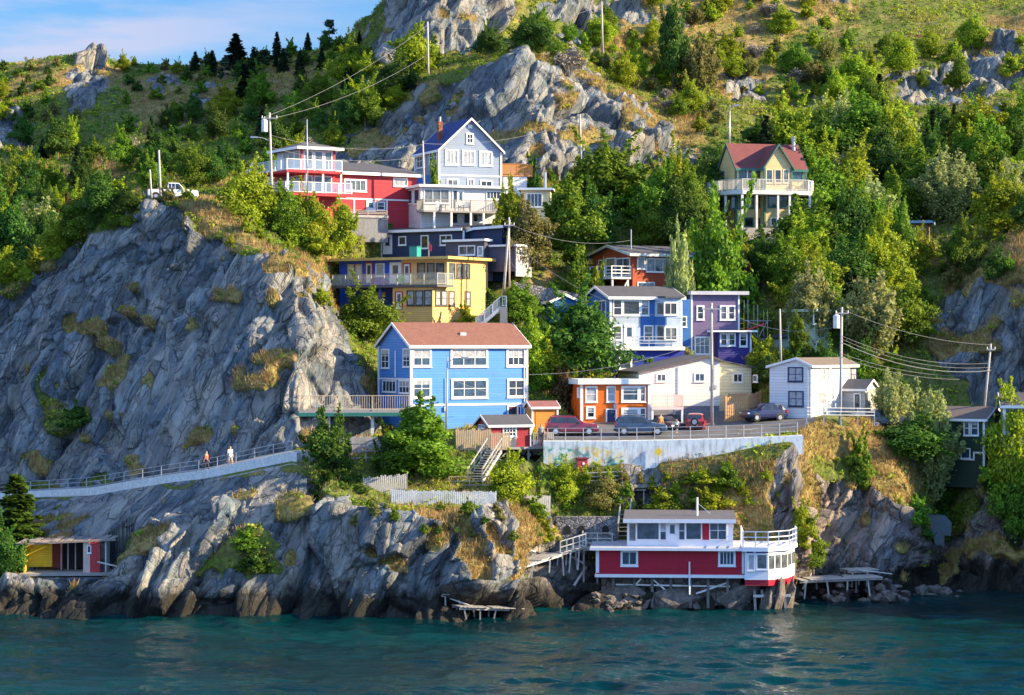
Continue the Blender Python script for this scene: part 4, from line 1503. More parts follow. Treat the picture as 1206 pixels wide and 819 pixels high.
# the bay
b0, b1 = H.x(771), H.x(802)
bay = H.part(MB().prism([(b0, -.032), (b0 + .7, -1.0), (b1 - .4, -1.0), (b1 + .05, -.032)], 'z', zbal + .003, ze - .02), 'bay', paint('pale_blue_bay', (.42, .53, .68), siding=.17))
H.part(MB().prism([(b0 - .3, .6), (b0 + .6, -1.35), (b1 - .2, -1.35), (b1 + .35, .6)], 'z', ze - .02, ze + .14), 'bay_roof', DARKROOF)
for (za_, zb_) in ((H.z(377), H.z(368)),):
    H.part(MB().prism([(b0 - .01, -.04), (b0 + .69, -1.02), (b0 + .85, -1.02), (b0 + .1, .0)], 'z', H.z(383), H.z(373)), 'spandrel', VB, bay)
H.win(q(612, 182, 692, 258), ('f', -1.0), 2, 1, gm=0); H.win(q(615, 328, 692, 408), ('f', -1.0), 2, 1, gm=0)
for (pa, pb) in ((357, 370), (384, 401)):
    g = MB(); g.bar((b0 + .17, -.30, (H.z(pa) + H.z(pb)) / 2), (b0 + .55, -.83, (H.z(pa) + H.z(pb)) / 2), .04, H.z(pa) - H.z(pb)); H.part(g, 'side_light', GL[2], bay)
H.win(q(310, 166, 365, 262), ('f', 0), 1, 2, gm=0); H.win(q(365, 166, 475, 262), ('f', 0), 1, 1, gm=0, fw=.18); H.win(q(475, 166, 525, 262), ('f', 0), 1, 2, gm=0)
H.win(q(258, 318, 297, 407), ('l', 0) if False else ('f', -.03), 1, 2, gm=2); H.win(q(308, 318, 364, 408), ('f', -.03), 1, 2, gm=2); H.win(q(492, 318, 549, 410), ('f', 0), 1, 2, gm=0)
H.door(q(382, 318, 434, 440), ('f', -.03))
H.win(q(345, 478, 424, 584), ('f', -.9), 1, 1, gm=1, fw=.2)
H.win(q(218, 170, 272, 286), ('l', 0), 2, 1, gm=0)
H.corner_trim([(0, 0), (x1, 0)], zbal, ze - .05, w=.2)
H.box(x1 + .003, x1 + 1.5, 1.2, 6, zbal - .3, ze - .1, VB, 'link_wall')
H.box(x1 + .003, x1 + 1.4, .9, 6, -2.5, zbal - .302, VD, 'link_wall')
H.win((x1 + .35, x1 + 1.1, zbal + 1.9, zbal + 3.0), ('f', 1.2), 1, 2, gm=0, px=False)
# small gabled annex on the left
ya = H.sd(690, 360)[0]
H.gable('y', yD + .3, yD + 3.5, -3.6, -.6, H.z(380, x=-2, d=yD), H.z(356, x=-2, d=yD), H.z(348, x=-2, d=yD), VB, DARKROOF, W['white'], ob=.25, oa=.25)
H.door((0, 0, 0, 0) if False else (681, 355.5, 684.5, 364.5), ('f', yD + .3), RED)
H.carve(-4, x1 + .6, -2.5, yD + 3)

# --- purple house under scaffolding
H = House('house', 'purple flat roofed house with white windows next to the bay windowed one', 'house', 814.5, 440, 230, 10)
PU = paint('purple_siding', (0.19, 0.135, 0.25), 0.5, .12, siding=.17)
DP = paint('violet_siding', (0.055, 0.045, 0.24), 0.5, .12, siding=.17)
x1 = H.x(870); zt = H.z(347)
H.box(0, x1, 0, 7, -3, zt, PU)
H.flat_roof([(-.1, -.35), (x1 + .9, -.35), (x1 + .9, 7.2), (-.1, 7.2)], zt, .3, DARKROOF, paint('lilac_fascia', (0.55, 0.52, 0.56)))
x2, x3 = H.f(846, 400, -1.3)[0], H.f(884, 400, -1.3)[0]
z2 = H.f(860, 391, -1.3)[1]
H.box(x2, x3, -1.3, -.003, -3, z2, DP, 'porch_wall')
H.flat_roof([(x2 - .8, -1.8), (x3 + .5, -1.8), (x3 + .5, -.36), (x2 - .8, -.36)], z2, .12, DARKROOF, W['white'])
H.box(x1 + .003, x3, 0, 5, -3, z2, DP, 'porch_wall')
for r, pl, nx in (((805, 200, 852, 287), ('f', 0), 1), ((943, 200, 988, 288), ('f', 0), 1), ((990, 200, 1035, 288), ('f', 0), 1), ((943, 363, 990, 443), ('f', -1.3), 1), ((992, 363, 1037, 441), ('f', -1.3), 1), ((1057, 360, 1107, 446), ('f', -1.3), 1)):
    H.win(q(*r), pl, nx, 2, gm=0, fw=.17)
H.win(q(793, 385, 886, 492), ('f', 0), 3, 2, gm=0, fw=.14)
H.corner_trim([(x1, 0), (0, 0)], -2, zt, w=.16)
H.corner_trim([(x3, -1.3)], -2, z2, w=.16)
H.carve(-.5, x3 + .6, -3, 7.5)
PH = H
S = House('scaffold', 'thin pole scaffolding with a yellow frame beside the purple house', 'scaffold', 882, 440, 231.5, 10)
m = MB()
for x in (-.1, .9, 1.9):
    for y in (0, 1.4):
        m.tube((x, y, -2.5), (x, y, 7.2 - x * .5), .035, n=6)
for z in (1.6, 3.4, 5.2):
    for y in (0, 1.4):
        m.tube((-.4, y, z), (2.3, y, z), .03, n=6)
    for x in (-.1, .9, 1.9):
        m.tube((x, -.2, z), (x, 1.6, z), .03, n=6)
m.tube((-.1, 0, 1.6), (1.9, 0, 5.2), .03, n=6); m.tube((1.9, 0, 1.6), (-.1, 0, 5.2), .03, n=6)
S.part(m, 'pole_frame', METAL)
m = MB(); YP = paint('yellow_frame', (0.62, 0.36, 0.02))
for i in range(5):
    m.box(-1.6, -.5, .1, .18, 3.4 + i * .5, 3.48 + i * .5)
m.box(-1.66, -1.58, .08, .2, 3.2, 5.9); m.box(-.52, -.44, .08, .2, 3.2, 5.9)
S.part(m, 'yellow_frame', YP)
S.part(MB().bar((-.3, -.1, 4.3), (1.5, -.1, 4.9), .5, .12), 'red_tarp', paint('red_tarp', (0.6, 0.04, 0.05)))

# --- cream house
H = House('house', 'cream two gabled house with small sliding windows above the carport', 'house', 752.5, 479, 218, 13)
CM = paint('cream_vinyl', (0.78, 0.76, 0.69), 0.5, .07, siding=.3)
x1 = H.x(847.5); xp = H.x(835.5)
zl, zp, zr_ = H.f(752.5, 439)[1], H.f(835.5, 420)[1], H.f(847, 425)[1]
H.gable('y', 0, 8, 0, x1, -.0, zl, zp, CM, DARKROOF, paint('brown_fascia', (0.10, 0.085, 0.08)), bm=xp, ze1=zr_, ob=.15, oa=.25, th=.12)
H.box(.02, x1 - .02, .06, 8, -2.6, -.002, paint('grey_blue_base', (0.20, 0.215, 0.26), siding=.3), 'base_wall')
H.win(q(567, 603, 626, 653), ('f', 0), 2, 1, gm=0); H.win(q(792, 600, 855, 653), ('f', 0), 2, 1, gm=1)
d = 2.2
x2, x3 = x1 + .003, H.f(885, 450, d)[0]
za_, zb_ = H.f(855, 424, d)[1], H.f(885, 433, d)[1]
H.part(MB().prism([(x2, -2.5), (x3, -2.5), (x3, zb_), (x2, za_)], 'y', d, 8), 'wall', paint('pale_yellow_vinyl', (0.74, 0.66, 0.44), 0.5, .07, siding=.3))
rf = H.part(MB().prism([(x2 + .0, za_ + .02), (x3 + .5, zb_ - .13), (x3 + .5, zb_), (x2, za_ + .15)], 'y', d - .3, 8.2), 'roof', DARKROOF)
H.win(q(1020, 602, 1079, 658), ('f', d), 2, 1, gm=0)
H.win(q(1140, 610, 1165, 655), ('r', x3), 1, 1, gm=0)
H.carve(-1, x3 + 1, -4, 8.5, H.z(503, x=0))
CREAM = H
# --- white house
q = conv(3.15, 860, 340)
H = House('house', 'white cottage with a brown roof and dark framed windows beside the steep drive', 'house', 955, 488, 213, -33)
WV = paint('white_vinyl', (0.76, 0.75, 0.74), 0.5, .06, siding=.26)
xL = H.x(906.3); xp = H.x(938.5); zp = H.f(938.5, 423)[1]; zl = H.f(907, 432)[1]; zr_ = H.f(955, 431)[1]
yD = H.sd(1008, 460)[0]
H.gable('y', 0, yD, xL, 0, -2.5, zl, zp, WV, shingle('taupe_shingle', (0.16, 0.125, 0.10)), W['white'], bm=xp, ze1=zr_, ob=.25, oa=.2, th=.12)
for r in ((214, 291, 271, 346), (216, 380, 273, 438)):
    H.win(q(*r), ('f', 0), 2, 2, NAVY, 3)
for r in ((330, 298, 352, 342), (324, 382, 356, 434)):
    H.win(q(*r), ('r', 0), 1, 2, W['white'], 3)
for r in ((446, 294, 468, 343), (414, 382, 443, 434)):
    H.win(q(*r), ('r', 0), 1, 2, NAVY, 3)
y_ = H.sd(977, 450)[0]
H.part(MB().box(-.02, .1, y_ - .25, y_ + .25, -1, zr_ - .1), 'chimney_breast', W['white'])
H.part(MB().box(.05, 2.4, yD - 3.2, yD - .4, -2.5, 2.2), 'porch', WV)
H.gable('x', .05, 2.4, yD - 3.2, yD - .4, 0, 2.2, 3.0, WV, DARKROOF, W['white'], ob=.2, oa=.2, th=.1)
H.door((1006.8, 464.5, 1013, 483), ('f', yD - 3.2), paint('dark_porch_door', (.05, .05, .055)))
H.carve(xL - 1.2, 3.5, -3, yD + 1)
WHH = H

# --- tan house on the slope
q = conv(5.46, 830, 140)
H = House('house', 'tan gabled house with a maroon roof and a wide round deck on posts', 'house', 866.6, 270, 253, 16)
TN = paint('tan_siding', (0.66, 0.52, 0.25), .55, .1, siding=.18)
TE = paint('teal_trim', (0.03, 0.13, 0.11))
SG = paint('sage_siding', (0.55, 0.56, 0.42), .55, .1, siding=.18)
MR = shingle('maroon_shingle', (0.165, 0.045, 0.042))
x1 = H.x(949); yD = H.sd(846.5, 220)[0]; ze = H.z(197); zr = H.f(870, 171, yD / 2)[1]
H.gable('x', 0, x1, 0, yD, -3.5, ze, zr, TN, MR, TE, ob=.3, oa=.15)
d = -1.3
b0, b1 = H.f(899.5, 210, d)[0], H.f(933, 210, d)[0]
zg = H.f(914.5, 170.5, d)[1]
H.gable('y', d, yD / 2 - .3, b0 + .1, b1 - .1, -3.5, H.f(910, 196, d)[1], zg - .1, TN, MR, TE, ob=.25, oa=.3)
for r in ((392, 325, 437, 415), (447, 325, 493, 415), (501, 325, 541, 415)):
    H.win(q(*r), ('f', d), 1, 1, paint('cream_trim', (0.62, 0.52, 0.32)), 0)
H.win(q(220, 328, 268, 385), ('f', 0), 2, 1, TE, 1); H.win(q(330, 328, 372, 400), ('f', 0), 1, 1, TE, 1); H.win(q(563, 328, 630, 395), ('f', 0), 2, 1, TE, 0)
H.door(q(275, 335, 305, 440), ('f', 0), paint('maroon_paint', (0.16, 0.02, 0.03)))
H.win(q(100, 338, 127, 392), ('l', 0), 1, 1, TE, 1)
for r in ((165, 480, 215, 580), (222, 480, 255, 580), (260, 482, 316, 577), (345, 470, 375, 575)):
    H.win(q(*r), ('f', 0), 1, 2, TE, 0)
for r in ((405, 473, 466, 572), (474, 473, 537, 572)):
    H.win(q(*r), ('f', d), 1, 1, TE, 0)
H.win(q(560, 478, 640, 575), ('f', 0), 2, 1, TE, 0)
for r in ((254, 634, 313, 697), (342, 638, 370, 697)):
    H.win(q(*r), ('f', 0), 1, 1, TE, 0)
H.win(q(422, 636, 497, 690), ('f', d), 2, 1, W['white'], 0)
H.corner_trim([(0, 0), (x1, 0), (b0 + .1, d), (b1 - .1, d)], -1, ze - .1, TE, .2)
zd = H.f(900, 224, -3.0)[1]
e0, e1 = -1.6, H.f(952, 224, -3.0)[0]
poly = [(-1.9, yD), (-1.9, -.6), (-.4, -3.0), (e1, -3.0), (e1 + 1.3, -1.4), (e1 + 1.3, 2.0), (x1 + .003, 2.0), (x1 + .003, -.003), (b1, -.003), (b1 - .08, d - .003), (b0 + .08, d - .003), (b0, -.003), (-.003, -.003), (-.003, yD)]
dk = H.part(MB().prism(poly, 'z', zd - .45, zd), 'deck', WHITEWOOD)
H.rail([(-1.85, yD, zd), (-1.85, -.6, zd), (-.4, -2.95, zd), (e1, -2.95, zd), (e1 + 1.25, -1.4, zd), (e1 + 1.25, 2, zd)], 1.15, WHITEWOOD, 'baluster', step=.17, post=1.9, parent=dk)
H.posts([(H.f(830 + x / 5.46, 240, -2.8)[0], -2.8) for x in (240, 333, 470, 545, 675)] + [(-1.5, -.8)], -3.5, zd - .45, WHITEWOOD, .22, dk)
H.part(MB().box(H.f(873, 270, -3)[0], H.f(912, 270, -3)[0], -3.1, -2.9, -2.5, H.f(890, 268.5, -3)[1]), 'lattice', GREYWOOD)
xs = H.f(934.5, 170, 2)[0]
H.part(MB().tube((xs, 2, ze + 1), (xs, 2, H.f(934, 161, 2)[1]), .2), 'flue', METAL)
H.carve(-2.5, x1 + 2, -4, yD + 1)

# --- orange house
q = conv(6.03, 640, 430)
H = House('house', 'vivid orange flat roofed house with broad white window trim by the road', 'house', 684.8, 498.5, 213, 11)
OG = paint('orange_siding', (0.78, 0.155, 0.012), .5, .08, siding=.17)
x1 = H.x(764.5); yD = max(4.5, H.sd(673.5, 470)[0]); zt = H.z(452.5)
H.box(0, x1, 0, yD, 0, zt, OG)
H.box(-.03, x1 + .03, -.04, yD, -2.0, -.002, paint('white_base', (0.68, 0.66, 0.63), .7, .2), 'foundation')
H.flat_roof([(-.35, -.35), (x1 + .2, -.35), (x1 + .2, yD + .3), (-.35, yD + .3)], zt, .42, paint('pale_roof', (0.5, 0.5, 0.5)), W['white'])
H.win(q(297, 150, 384, 266), ('f', 0), 1, 2, gm=3, fw=.14); H.win(q(447, 150, 513, 264), ('f', 0), 1, 2, gm=3, fw=.13)
H.win(q(552, 148, 682, 264), ('f', 0), 1, 2, gm=1, fw=.2); H.win(q(682, 148, 728, 264), ('f', 0), 1, 2, gm=0, fw=.16)
H.win(q(303, 292, 369, 380), ('f', 0), 1, 2, gm=0, fw=.2)
H.door(q(450, 318, 512, 405), ('f', 0), NAVY)
H.win(q(552, 303, 682, 400), ('f', 0), 1, 2, gm=1, fw=.2); H.win(q(682, 303, 728, 400), ('f', 0), 1, 2, gm=0, fw=.16)
H.corner_trim([(0, 0), (x1, 0)], 0, zt, w=.24)
m = MB()
for yy in (1.6, 3.0):
    m.box(-.06, .02, yy - .12, yy + .12, 0, zt - .05)
H.part(m, 'pilaster', OG)
m = MB(); m.box(-.3, -.1, .3, .55, zt - 1.3, zt - .3); H.part(m, 'wall_lamp', W['white'])
H.carve(-1, x1 + 3.8, -6, yD + 1, -.9)
OH = H
C = House('carport', 'white carport with a pink picketed deck on top beside the orange house', 'carport', 767.5, 503, 213.5, 9)
PK = paint('pink_white_paint', (0.72, 0.55, 0.50), .6, .1)
xr = C.x(805); z0 = C.z(480); 
C.part(MB().box(0, xr, 0, 3.6, z0 - .22, z0), 'platform', PK)
C.rail([(.05, .05, z0), (xr - .05, .05, z0), (xr - .05, 3.5, z0)], C.z(466) - z0, PK, step=.17, post=1.5)
C.posts([(xr - .1, .15), (.1, .15), (xr - .1, 3.4), (.1, 3.4)], -1.0, z0 - .22, W['white'], .18)

# --- red boathouse at the water
q = conv(4.307, 680, 590)
H = House('boathouse', 'crimson and white boathouse on posts over the rocks at the water', 'boathouse', 702, 676.5, 194, -4)
CS = paint('crimson_siding', (0.42, 0.012, 0.035), .5, .1, siding=.16)
LW = paint('shade_tinted_white', (0.70, 0.70, 0.74), .5, .1)  # white paint with the bluish cast of shade mixed into its colour
x1 = H.x(875.5); z1 = H.z(647.5); yD = 6.0
H.box(0, x1, 0, yD, .02, z1, CS)
H.part(MB().box(-.1, x1 + .1, -.08, yD, -.24, .018), 'sill_beam', LW)
H.box(-.02, .25, -.04, .3, .12, z1, LW, 'corner_board'); H.box(x1 - .12, x1 + .05, -.04, .3, .12, z1, LW, 'corner_board')
zt = H.z(640.5, x=0, d=1.3)
slab = H.part(MB().prism([(-.45, z1), (yD, z1), (yD, z1 + .35), (-.45, z1 + .16)], 'x', -.5, x1 + .3), 'deck_roof', paint('lavender_deck', (0.42, 0.42, 0.47), .7))
H.part(MB().box(-.52, x1 + .32, -.5, -.452, z1 - .02, z1 + .2), 'fascia', LW, slab)
d = 1.3
xa, xb = H.f(738.5, 625, d)[0], H.f(863.5, 625, d)[0]
z2 = H.f(800, 614, d)[1]
H.box(xa, xb, d, yD - .3, z1 + .1, z2, LW, 'upper_wall')
rf = H.part(MB().prism([(d - .5, z2), (yD, z2 + .45), (yD, z2 + .62), (d - .5, z2 + .17)], 'x', xa - .3, xb + .2), 'roof', shingle('felt_roof', (0.11, 0.105, 0.12)))
H.part(MB().box(xa - .32, xb + .22, d - .55, d - .502, z2 - .12, z2 + .2), 'fascia', LW, rf)
for r, nx, ny, g in (((260, 115, 299, 204), 1, 1, 2), ((300, 113, 416, 196), 1, 1, 0), ((418, 113, 452, 198), 1, 2, 1), ((513, 108, 547, 198), 1, 2, 0), ((549, 108, 630, 196), 1, 1, 0), ((670, 106, 757, 196), 2, 2, 1)):
    H.win(q(r[0] - 1, r[1] - 4, r[2] + 1, r[3] + 3), ('f', d), nx, ny, LW, 1 if g == 0 else g, fw=.075, sill=False)
H.door(q(460, 112, 503, 212), ('f', d), LW, LW)
a0, a1, zz0, zz1 = H.rect(q(634, 104, 668, 198), ('f', d)); H.part(MB().box(a0, a1, d - .03, d + .01, zz0, zz1), 'red_panel', CS)
H.win(q(219, 251, 308, 332), ('f', 0), 2, 1, LW, 1, fw=.17); H.win(q(714, 250, 802, 332), ('f', 0), 4, 1, LW, 1, fw=.17)
zb = H.z(688)
m = MB()
m.tube((H.x(812), -.12, zb - .8), (H.x(812), -.12, H.z(661)), .07); H.part(m, 'drain_pipe', LW)
for i, u in enumerate((722, 747, 768, 790, 813, 834, 857)):
    xx = H.x(u)
    H.part(MB().box(xx - .11, xx + .11, .5, .72, -2.8, -.2), 'post', wood('dark_grey_wood', (.10, .09, .08)))  # front posts darker than the rear ones
    H.part(MB().box(xx - .11, xx + .11, 4.0, 4.22, -2.4, -.2), 'post', GREYWOOD)
m = MB()
m.bar((H.x(735), .6, -1.9), (H.x(755), .6, -.4), .12); m.bar((H.x(790), .6, -1.7), (H.x(768), .6, -.4), .12); m.bar((H.x(820), .6, -1.6), (H.x(856), .6, -.7), .14); m.bar((H.x(725), .62, -.9), (H.x(860), .62, -1.0), .12)
H.part(m, 'brace', WHITEWOOD)
H.box(.4, x1 - .2, 1.0, 1.6, -2.6, -.245, stone('dark_ledge_stone', (.15, .12, .105), 1.3), 'foundation')
# glazed porch at the right end, with a deck on top
p0, p1 = H.f(877, 660, -.3)[0], H.f(905, 660, -.3)[0]
p2 = H.f(927.5, 660, 1.4)[0]; p3 = H.f(936, 660, 4.2)[0]
poly = [(p0, -.3), (p1, -.3), (p2, 1.4), (p3, 4.2), (p3, 5.6), (p0, 5.6)]
po = H.part(MB().prism(poly, 'z', -.35, z1 - .003), 'porch', LW)
def grow(pl, e):
    c = sum((Vector(p) for p in pl), Vector((0, 0))) / len(pl)
    return [tuple(Vector(p) + (Vector(p) - c).normalized() * e) for p in pl]
H.part(MB().prism(grow(poly, -.05), 'z', -.85, -.352), 'porch_base', CS)
zf = z1 + .30
dk = H.part(MB().prism(grow(poly, .3), 'z', zf - .34, zf), 'porch_deck', LW)
gp = grow(poly, .2)
H.rail([(gp[5][0], gp[5][1], zf), (gp[0][0], gp[0][1], zf), (gp[1][0], gp[1][1], zf), (gp[2][0], gp[2][1], zf), (gp[3][0], gp[3][1], zf), (gp[4][0], gp[4][1], zf)], H.z(625) - zf, LW, 'rails', post=1.3, parent=dk)
H.win(q(862, 268, 902, 355), ('f', -.3), 1, 1, LW, 3); H.win(q(906, 268, 966, 350), ('f', -.3), 1, 1, LW, 2)
for r in ((858, 242, 892, 265), (905, 242, 966, 265)):
    a0, a1, zz0, zz1 = H.rect(q(*r), ('f', -.3)); H.part(MB().box(a0, a1, -.33, -.28, zz0, zz1), 'violet_panel', DP, po)
def facet_glass(A, B, za_, zb_, n, par, mat):
    A, B = Vector((*A, 0)), Vector((*B, 0))
    dd = (B - A).normalized(); nn = Vector((dd.y, -dd.x, 0))
    for i in range(n):
        a, b = A.lerp(B, (i + .12) / n), A.lerp(B, (i + .88) / n)
        g = MB(); zc = (za_ + zb_) / 2
        g.bar(tuple(a + nn * .02 + Vector((0, 0, zc))), tuple(b + nn * .02 + Vector((0, 0, zc))), .05, zb_ - za_)
        H.part(g, 'pane', mat, par)
facet_glass(poly[1], poly[2], H.z(673) + .3, H.z(653), 3, po, GL[2])
facet_glass(poly[2], poly[3], H.z(671) + .3, H.z(653), 2, po, GL[2])
H.carve(1.0, x1 + .2, -1, yD + .6, -.75)
BH = H
# small lamp mast on the boathouse roof
xm = H.f(821, 600, 3)[0]
H.part(MB().tube((xm, 3, z2), (xm, 3, H.f(821, 586, 3)[1]), .09).bar((xm, 3, H.f(821, 592, 3)[1]), (xm + 1.1, 3, z2 + .5), .04), 'stovepipe', W['white'])

# --- little red shed on stilts
q = conv(3.722, 370, 340)
H = House('shed', 'small dark red shed on stilts above the timber steps', 'shed', 577, 527, 203.5, 20)
DR = paint('barn_red_siding', (0.36, 0.03, 0.04), .55, .12, siding=.18)
x1 = H.x(624.7); yD = max(2.4, H.sd(561.5, 512)[0]); ze = H.z(501)
H.gable('x', 0, x1, 0, yD, 0, ze, ze + .75, DR, DARKROOF, W['white'], ob=.25, oa=.25, th=.1)
H.win(q(826, 598, 887, 650), ('f', 0), 4, 3, gm=0)
H.win(q(722, 596, 750, 613), ('l', 0), 2, 1, gm=0)
a0, a1, zz0, zz1 = H.rect(q(822, 652, 886, 694), ('f', 0)); H.part(MB().box(a0, a1, -.06, .0, zz0, zz1), 'plywood_panel', paint('plywood', (0.62, 0.46, 0.30)))
H.corner_trim([(0, 0), (x1, 0)], 0, ze - .02)
xr = H.x(650.5)
dk = H.part(MB().box(-.2, xr, -.4, yD, -.2, -.002), 'platform', GREYWOOD)
H.rail([(x1 + .2, -.3, 0), (xr - .05, -.3, 0), (xr - .05, yD - .1, 0)], 1.2, GREYWOOD, 'baluster', step=.16, post=1.2, parent=dk)
H.posts([(.2, 0), (1.6, 0), (x1 - .2, 0), (xr - .2, 0), (xr - .2, 1.6)], -3.6, -.2, GREYWOOD, .16, dk)
m = MB(); m.bar((x1 - .2, 0, -1.9), (xr - .2, 0, -.4), .1); m.bar((.2, 0, -1.6), (1.6, 0, -.4), .1); m.bar((1.6, 0, -1.6), (.2, 0, -.4), .1); H.part(m, 'brace', GREYWOOD, dk)
H.carve(-.5, xr + .3, -1.5, yD + .3, -1.5)
# --- orange garden shed
H = House('shed', 'little orange shed with a reddish roof between the blue and orange houses', 'shed', 627, 505.5, 210, 14)
OS = paint('amber_siding', (0.72, 0.27, 0.03), .5, .1, siding=.14)
x1 = H.x(656.5); ze = H.z(480)
H.gable('x', 0, x1, 0, 2.4, -.8, ze, ze + .45, OS, shingle('rose_shingle', (0.26, 0.10, 0.09)), W['white'], ob=.2, oa=.2, th=.1)
H.corner_trim([(0, 0), (x1, 0)], -.8, ze - .02, w=.16)
H.part(MB().box(.3, x1 - .3, -.03, .01, -.3, ze - .35), 'door', paint('amber_door', (0.74, 0.30, 0.05), siding=.22))
H.carve(-.4, x1 + .4, -1, 3)

# --- ruined shack on the rock by the water
q = conv(2.925, 0, 480)
H = House('shack', 'ruined open shack with a yellow wall and a red end on the shore rock', 'shack', 28, 669, 196, 4)
x1 = H.x(125); zt = H.z(634)
YW = paint('yellow_planks', (0.85, 0.58, 0.03), .7, .3, siding=.18)
RW = paint('faded_red_planks', (0.50, 0.05, 0.05), .7, .3, siding=.2, vertical=True)
xy = H.x(58); xp = H.x(98); xq = H.x(106)
H.part(MB().box(0, .12, 0, 3, -.3, zt - .5).box(0, xy, 2.0, 2.12, -.1, zt - .4).bar((.05, 0, -1), (.05, 0, zt - .4), .12), 'yellow_wall', YW)
H.part(MB().box(xy - .05, xp, 2.8, 2.9, -.3, zt - .3), 'back_wall', paint('dark_planks', (0.035, 0.03, 0.028), .9, .3, siding=.2, vertical=True))
H.part(MB().box(xy + .02, xy + .9, 1.9, 2.0, -.2, zt - .4), 'inner_wall', paint('dark_red_planks', (0.16, 0.03, 0.025), .9, .3, siding=.2, vertical=True))
for i, k in enumerate((.3, .5, .72)):
    xx = xy + (xp - xy) * k
    H.part(MB().box(xx - .05, xx + .05, 1.2, 1.3, -.3, zt - .3), 'stud', GREYWOOD)
m = MB(); m.prism([(xp, -.5), (xq, -.5), (xq, zt - .1), (xp, zt - .35)], 'y', -.02, .1); m.box(xp, xp + .1, .1, 3, -.5, zt - .3)
H.part(m, 'pink_wall', paint('faded_pink', (0.60, 0.42, 0.36), .8, .25))
xd = H.x(118)
H.part(MB().box(xq, xd, 0, .1, -.4, zt - .15), 'red_wall', RW)
H.part(MB().box(xd + .5, x1, 0.02, .1, -.4, zt - .15).box(x1 - .1, x1, .1, 3, -.4, zt - .2), 'white_wall', paint('faded_white', (0.6, 0.58, 0.55), .8, .25))
H.part(MB().box(xd, xd + .5, .3, .35, -.3, zt - .5), 'doorway_shade', GL[0])  # dark panel stands in for the shade inside the doorway
H.win((H.x(102.5), H.x(107.5), H.z(652), H.z(643)), ('f', -.02), 1, 1, W['white'], 1, px=False)
m = MB()
rr = random.Random(4)
for i in range(14):
    xx = -.4 + i * (x1 + 1.2) / 14
    m.bar((xx, -.2 + rr.uniform(-.2, .2), zt - .42 + rr.uniform(-.05, .07) + xx * .03), (xx + .3, 3.2, zt - .3 + xx * .03 + rr.uniform(-.1, .1)), .5, .05)
m.bar((-.5, -.2, zt - .5), (x1 + .8, -.2, zt - .16), .1, .16)
H.part(m, 'roof', wood('grey_brown_boards', (0.24, 0.19, 0.16)))
H.part(MB().box(-.3, x1 + 1.2, -.9, 3, -.62, -.42), 'platform', GREYWOOD)
H.carve(-.8, x1 + 2.2, -3.5, 3.5, -.75)

# --- dark green house on the right
q = conv(5.12, 1040, 440)
H = House('house', 'dark green clapboard house half hidden by the tall feathery tree', 'house', 1159, 543, 216, -30)
DG = paint('dark_green_siding', (0.022, 0.045, 0.028), .55, .15, siding=.17)
xL = H.x(1108); yD = H.sd(1180, 510)[0]; ze = H.f(1150, 494)[1]
H.gable('x', xL, 0, 0, max(yD, 4), -2.5, ze, ze + 1.0, DG, shingle('dusty_brown_shingle', (0.15, 0.115, 0.105)), W['white'], ob=.3, oa=.35, th=.12)
H.corner_trim([(0, 0)], -.5, ze - .05, w=.2)
H.win(q(486, 284, 524, 376), ('f', 0), 1, 2, gm=0); H.win(q(528, 284, 578, 376), ('f', 0), 1, 2, gm=1); H.win(q(468, 450, 528, 516), ('f', 0), 1, 1, gm=0)
H.win(q(624, 283, 667, 368), ('r', 0), 2, 2, gm=1)
m = MB(); zz = H.f(1145, 540.5)[1]
m.box(H.x(1134), H.x(1147), -.06, .02, zz - .15, zz); m.box(H.x(1147), .02, -.06, .02, zz + .5, zz + .65); m.box(H.x(1146.2), H.x(1148), -.06, .02, zz - .15, zz + .65)
H.part(m, 'skirt_board', W['white'])
H.carve(xL, 1.5, -1.5, 6)
H = House('house', 'blue house with white corner trim at the right edge of the view', 'house', 1182.5, 518, 213, -8)
x1 = H.x(1235); zt = H.z(478)
H.gable('x', 0, x1, 0, 5, -2.5, zt, zt + 1.0, paint('sky_blue_siding', (0.06, 0.22, 0.55), siding=.18), DARKROOF, W['white'], ob=.35, oa=.35, th=.14)
H.corner_trim([(0, 0)], -1, zt - .05, w=.25)
H.win(q(735, 195, 768, 292), ('f', 0), 1, 2, gm=1); H.win(q(735, 350, 790, 380), ('f', 0), 2, 1, gm=2)
H.win((1192, 480, 1204, 500), ('f', 0), 1, 2, gm=1)
H.carve(-1, x1, -1.5, 6)

# --- pale green ruin behind the white house
q = conv(3.15, 860, 340)
H = House('house', 'derelict pale green house behind the white cottage, its windows empty', 'house', 960, 422, 229, -38)
PGm = paint('pale_green_paint', (0.42, 0.52, 0.40), .7, .22, siding=.16)
xL = H.x(928); yD = H.sd(976, 400)[0]; zt = H.z(367)
H.box(xL, 0, 0, yD, -2.5, zt, PGm)
H.flat_roof([(xL - .3, -.4), (.4, -.4), (.4, yD + .3), (xL - .3, yD + .3)], zt, .2, DARKROOF, PGm)
H.win(q(238, 93, 277, 132), ('f', 0), 2, 1, PGm, 0); H.win(q(220, 198, 282, 228), ('f', 0), 2, 1, PGm, 0); H.win(q(308, 93, 332, 132), ('r', 0) , 1, 1, W['white'], 0); H.win(q(318, 195, 332, 236), ('r', 0), 1, 1, W['white'], 0)
x0 = H.f(897, 410, .4)[0]; z0 = H.f(910, 399, .4)[1]
H.box(x0, xL - .003, .4, 4, -2.5, z0, PGm, 'lean_to')
H.part(MB().prism([(x0 - .3, z0 + .0), (xL - .004, z0 + .1), (xL - .004, z0 + .6), (x0 - .3, z0 + .12)], 'y', 0, 4.2), 'lean_to_roof', DARKROOF)
H.carve(x0 - .5, 1, -2, yD + .5)
H = House('cabin', 'small brown cabin with a flat blue edged roof deep in the trees', 'house', 1074, 291, 250, -14)
x1 = H.x(1092); zt = H.z(263)
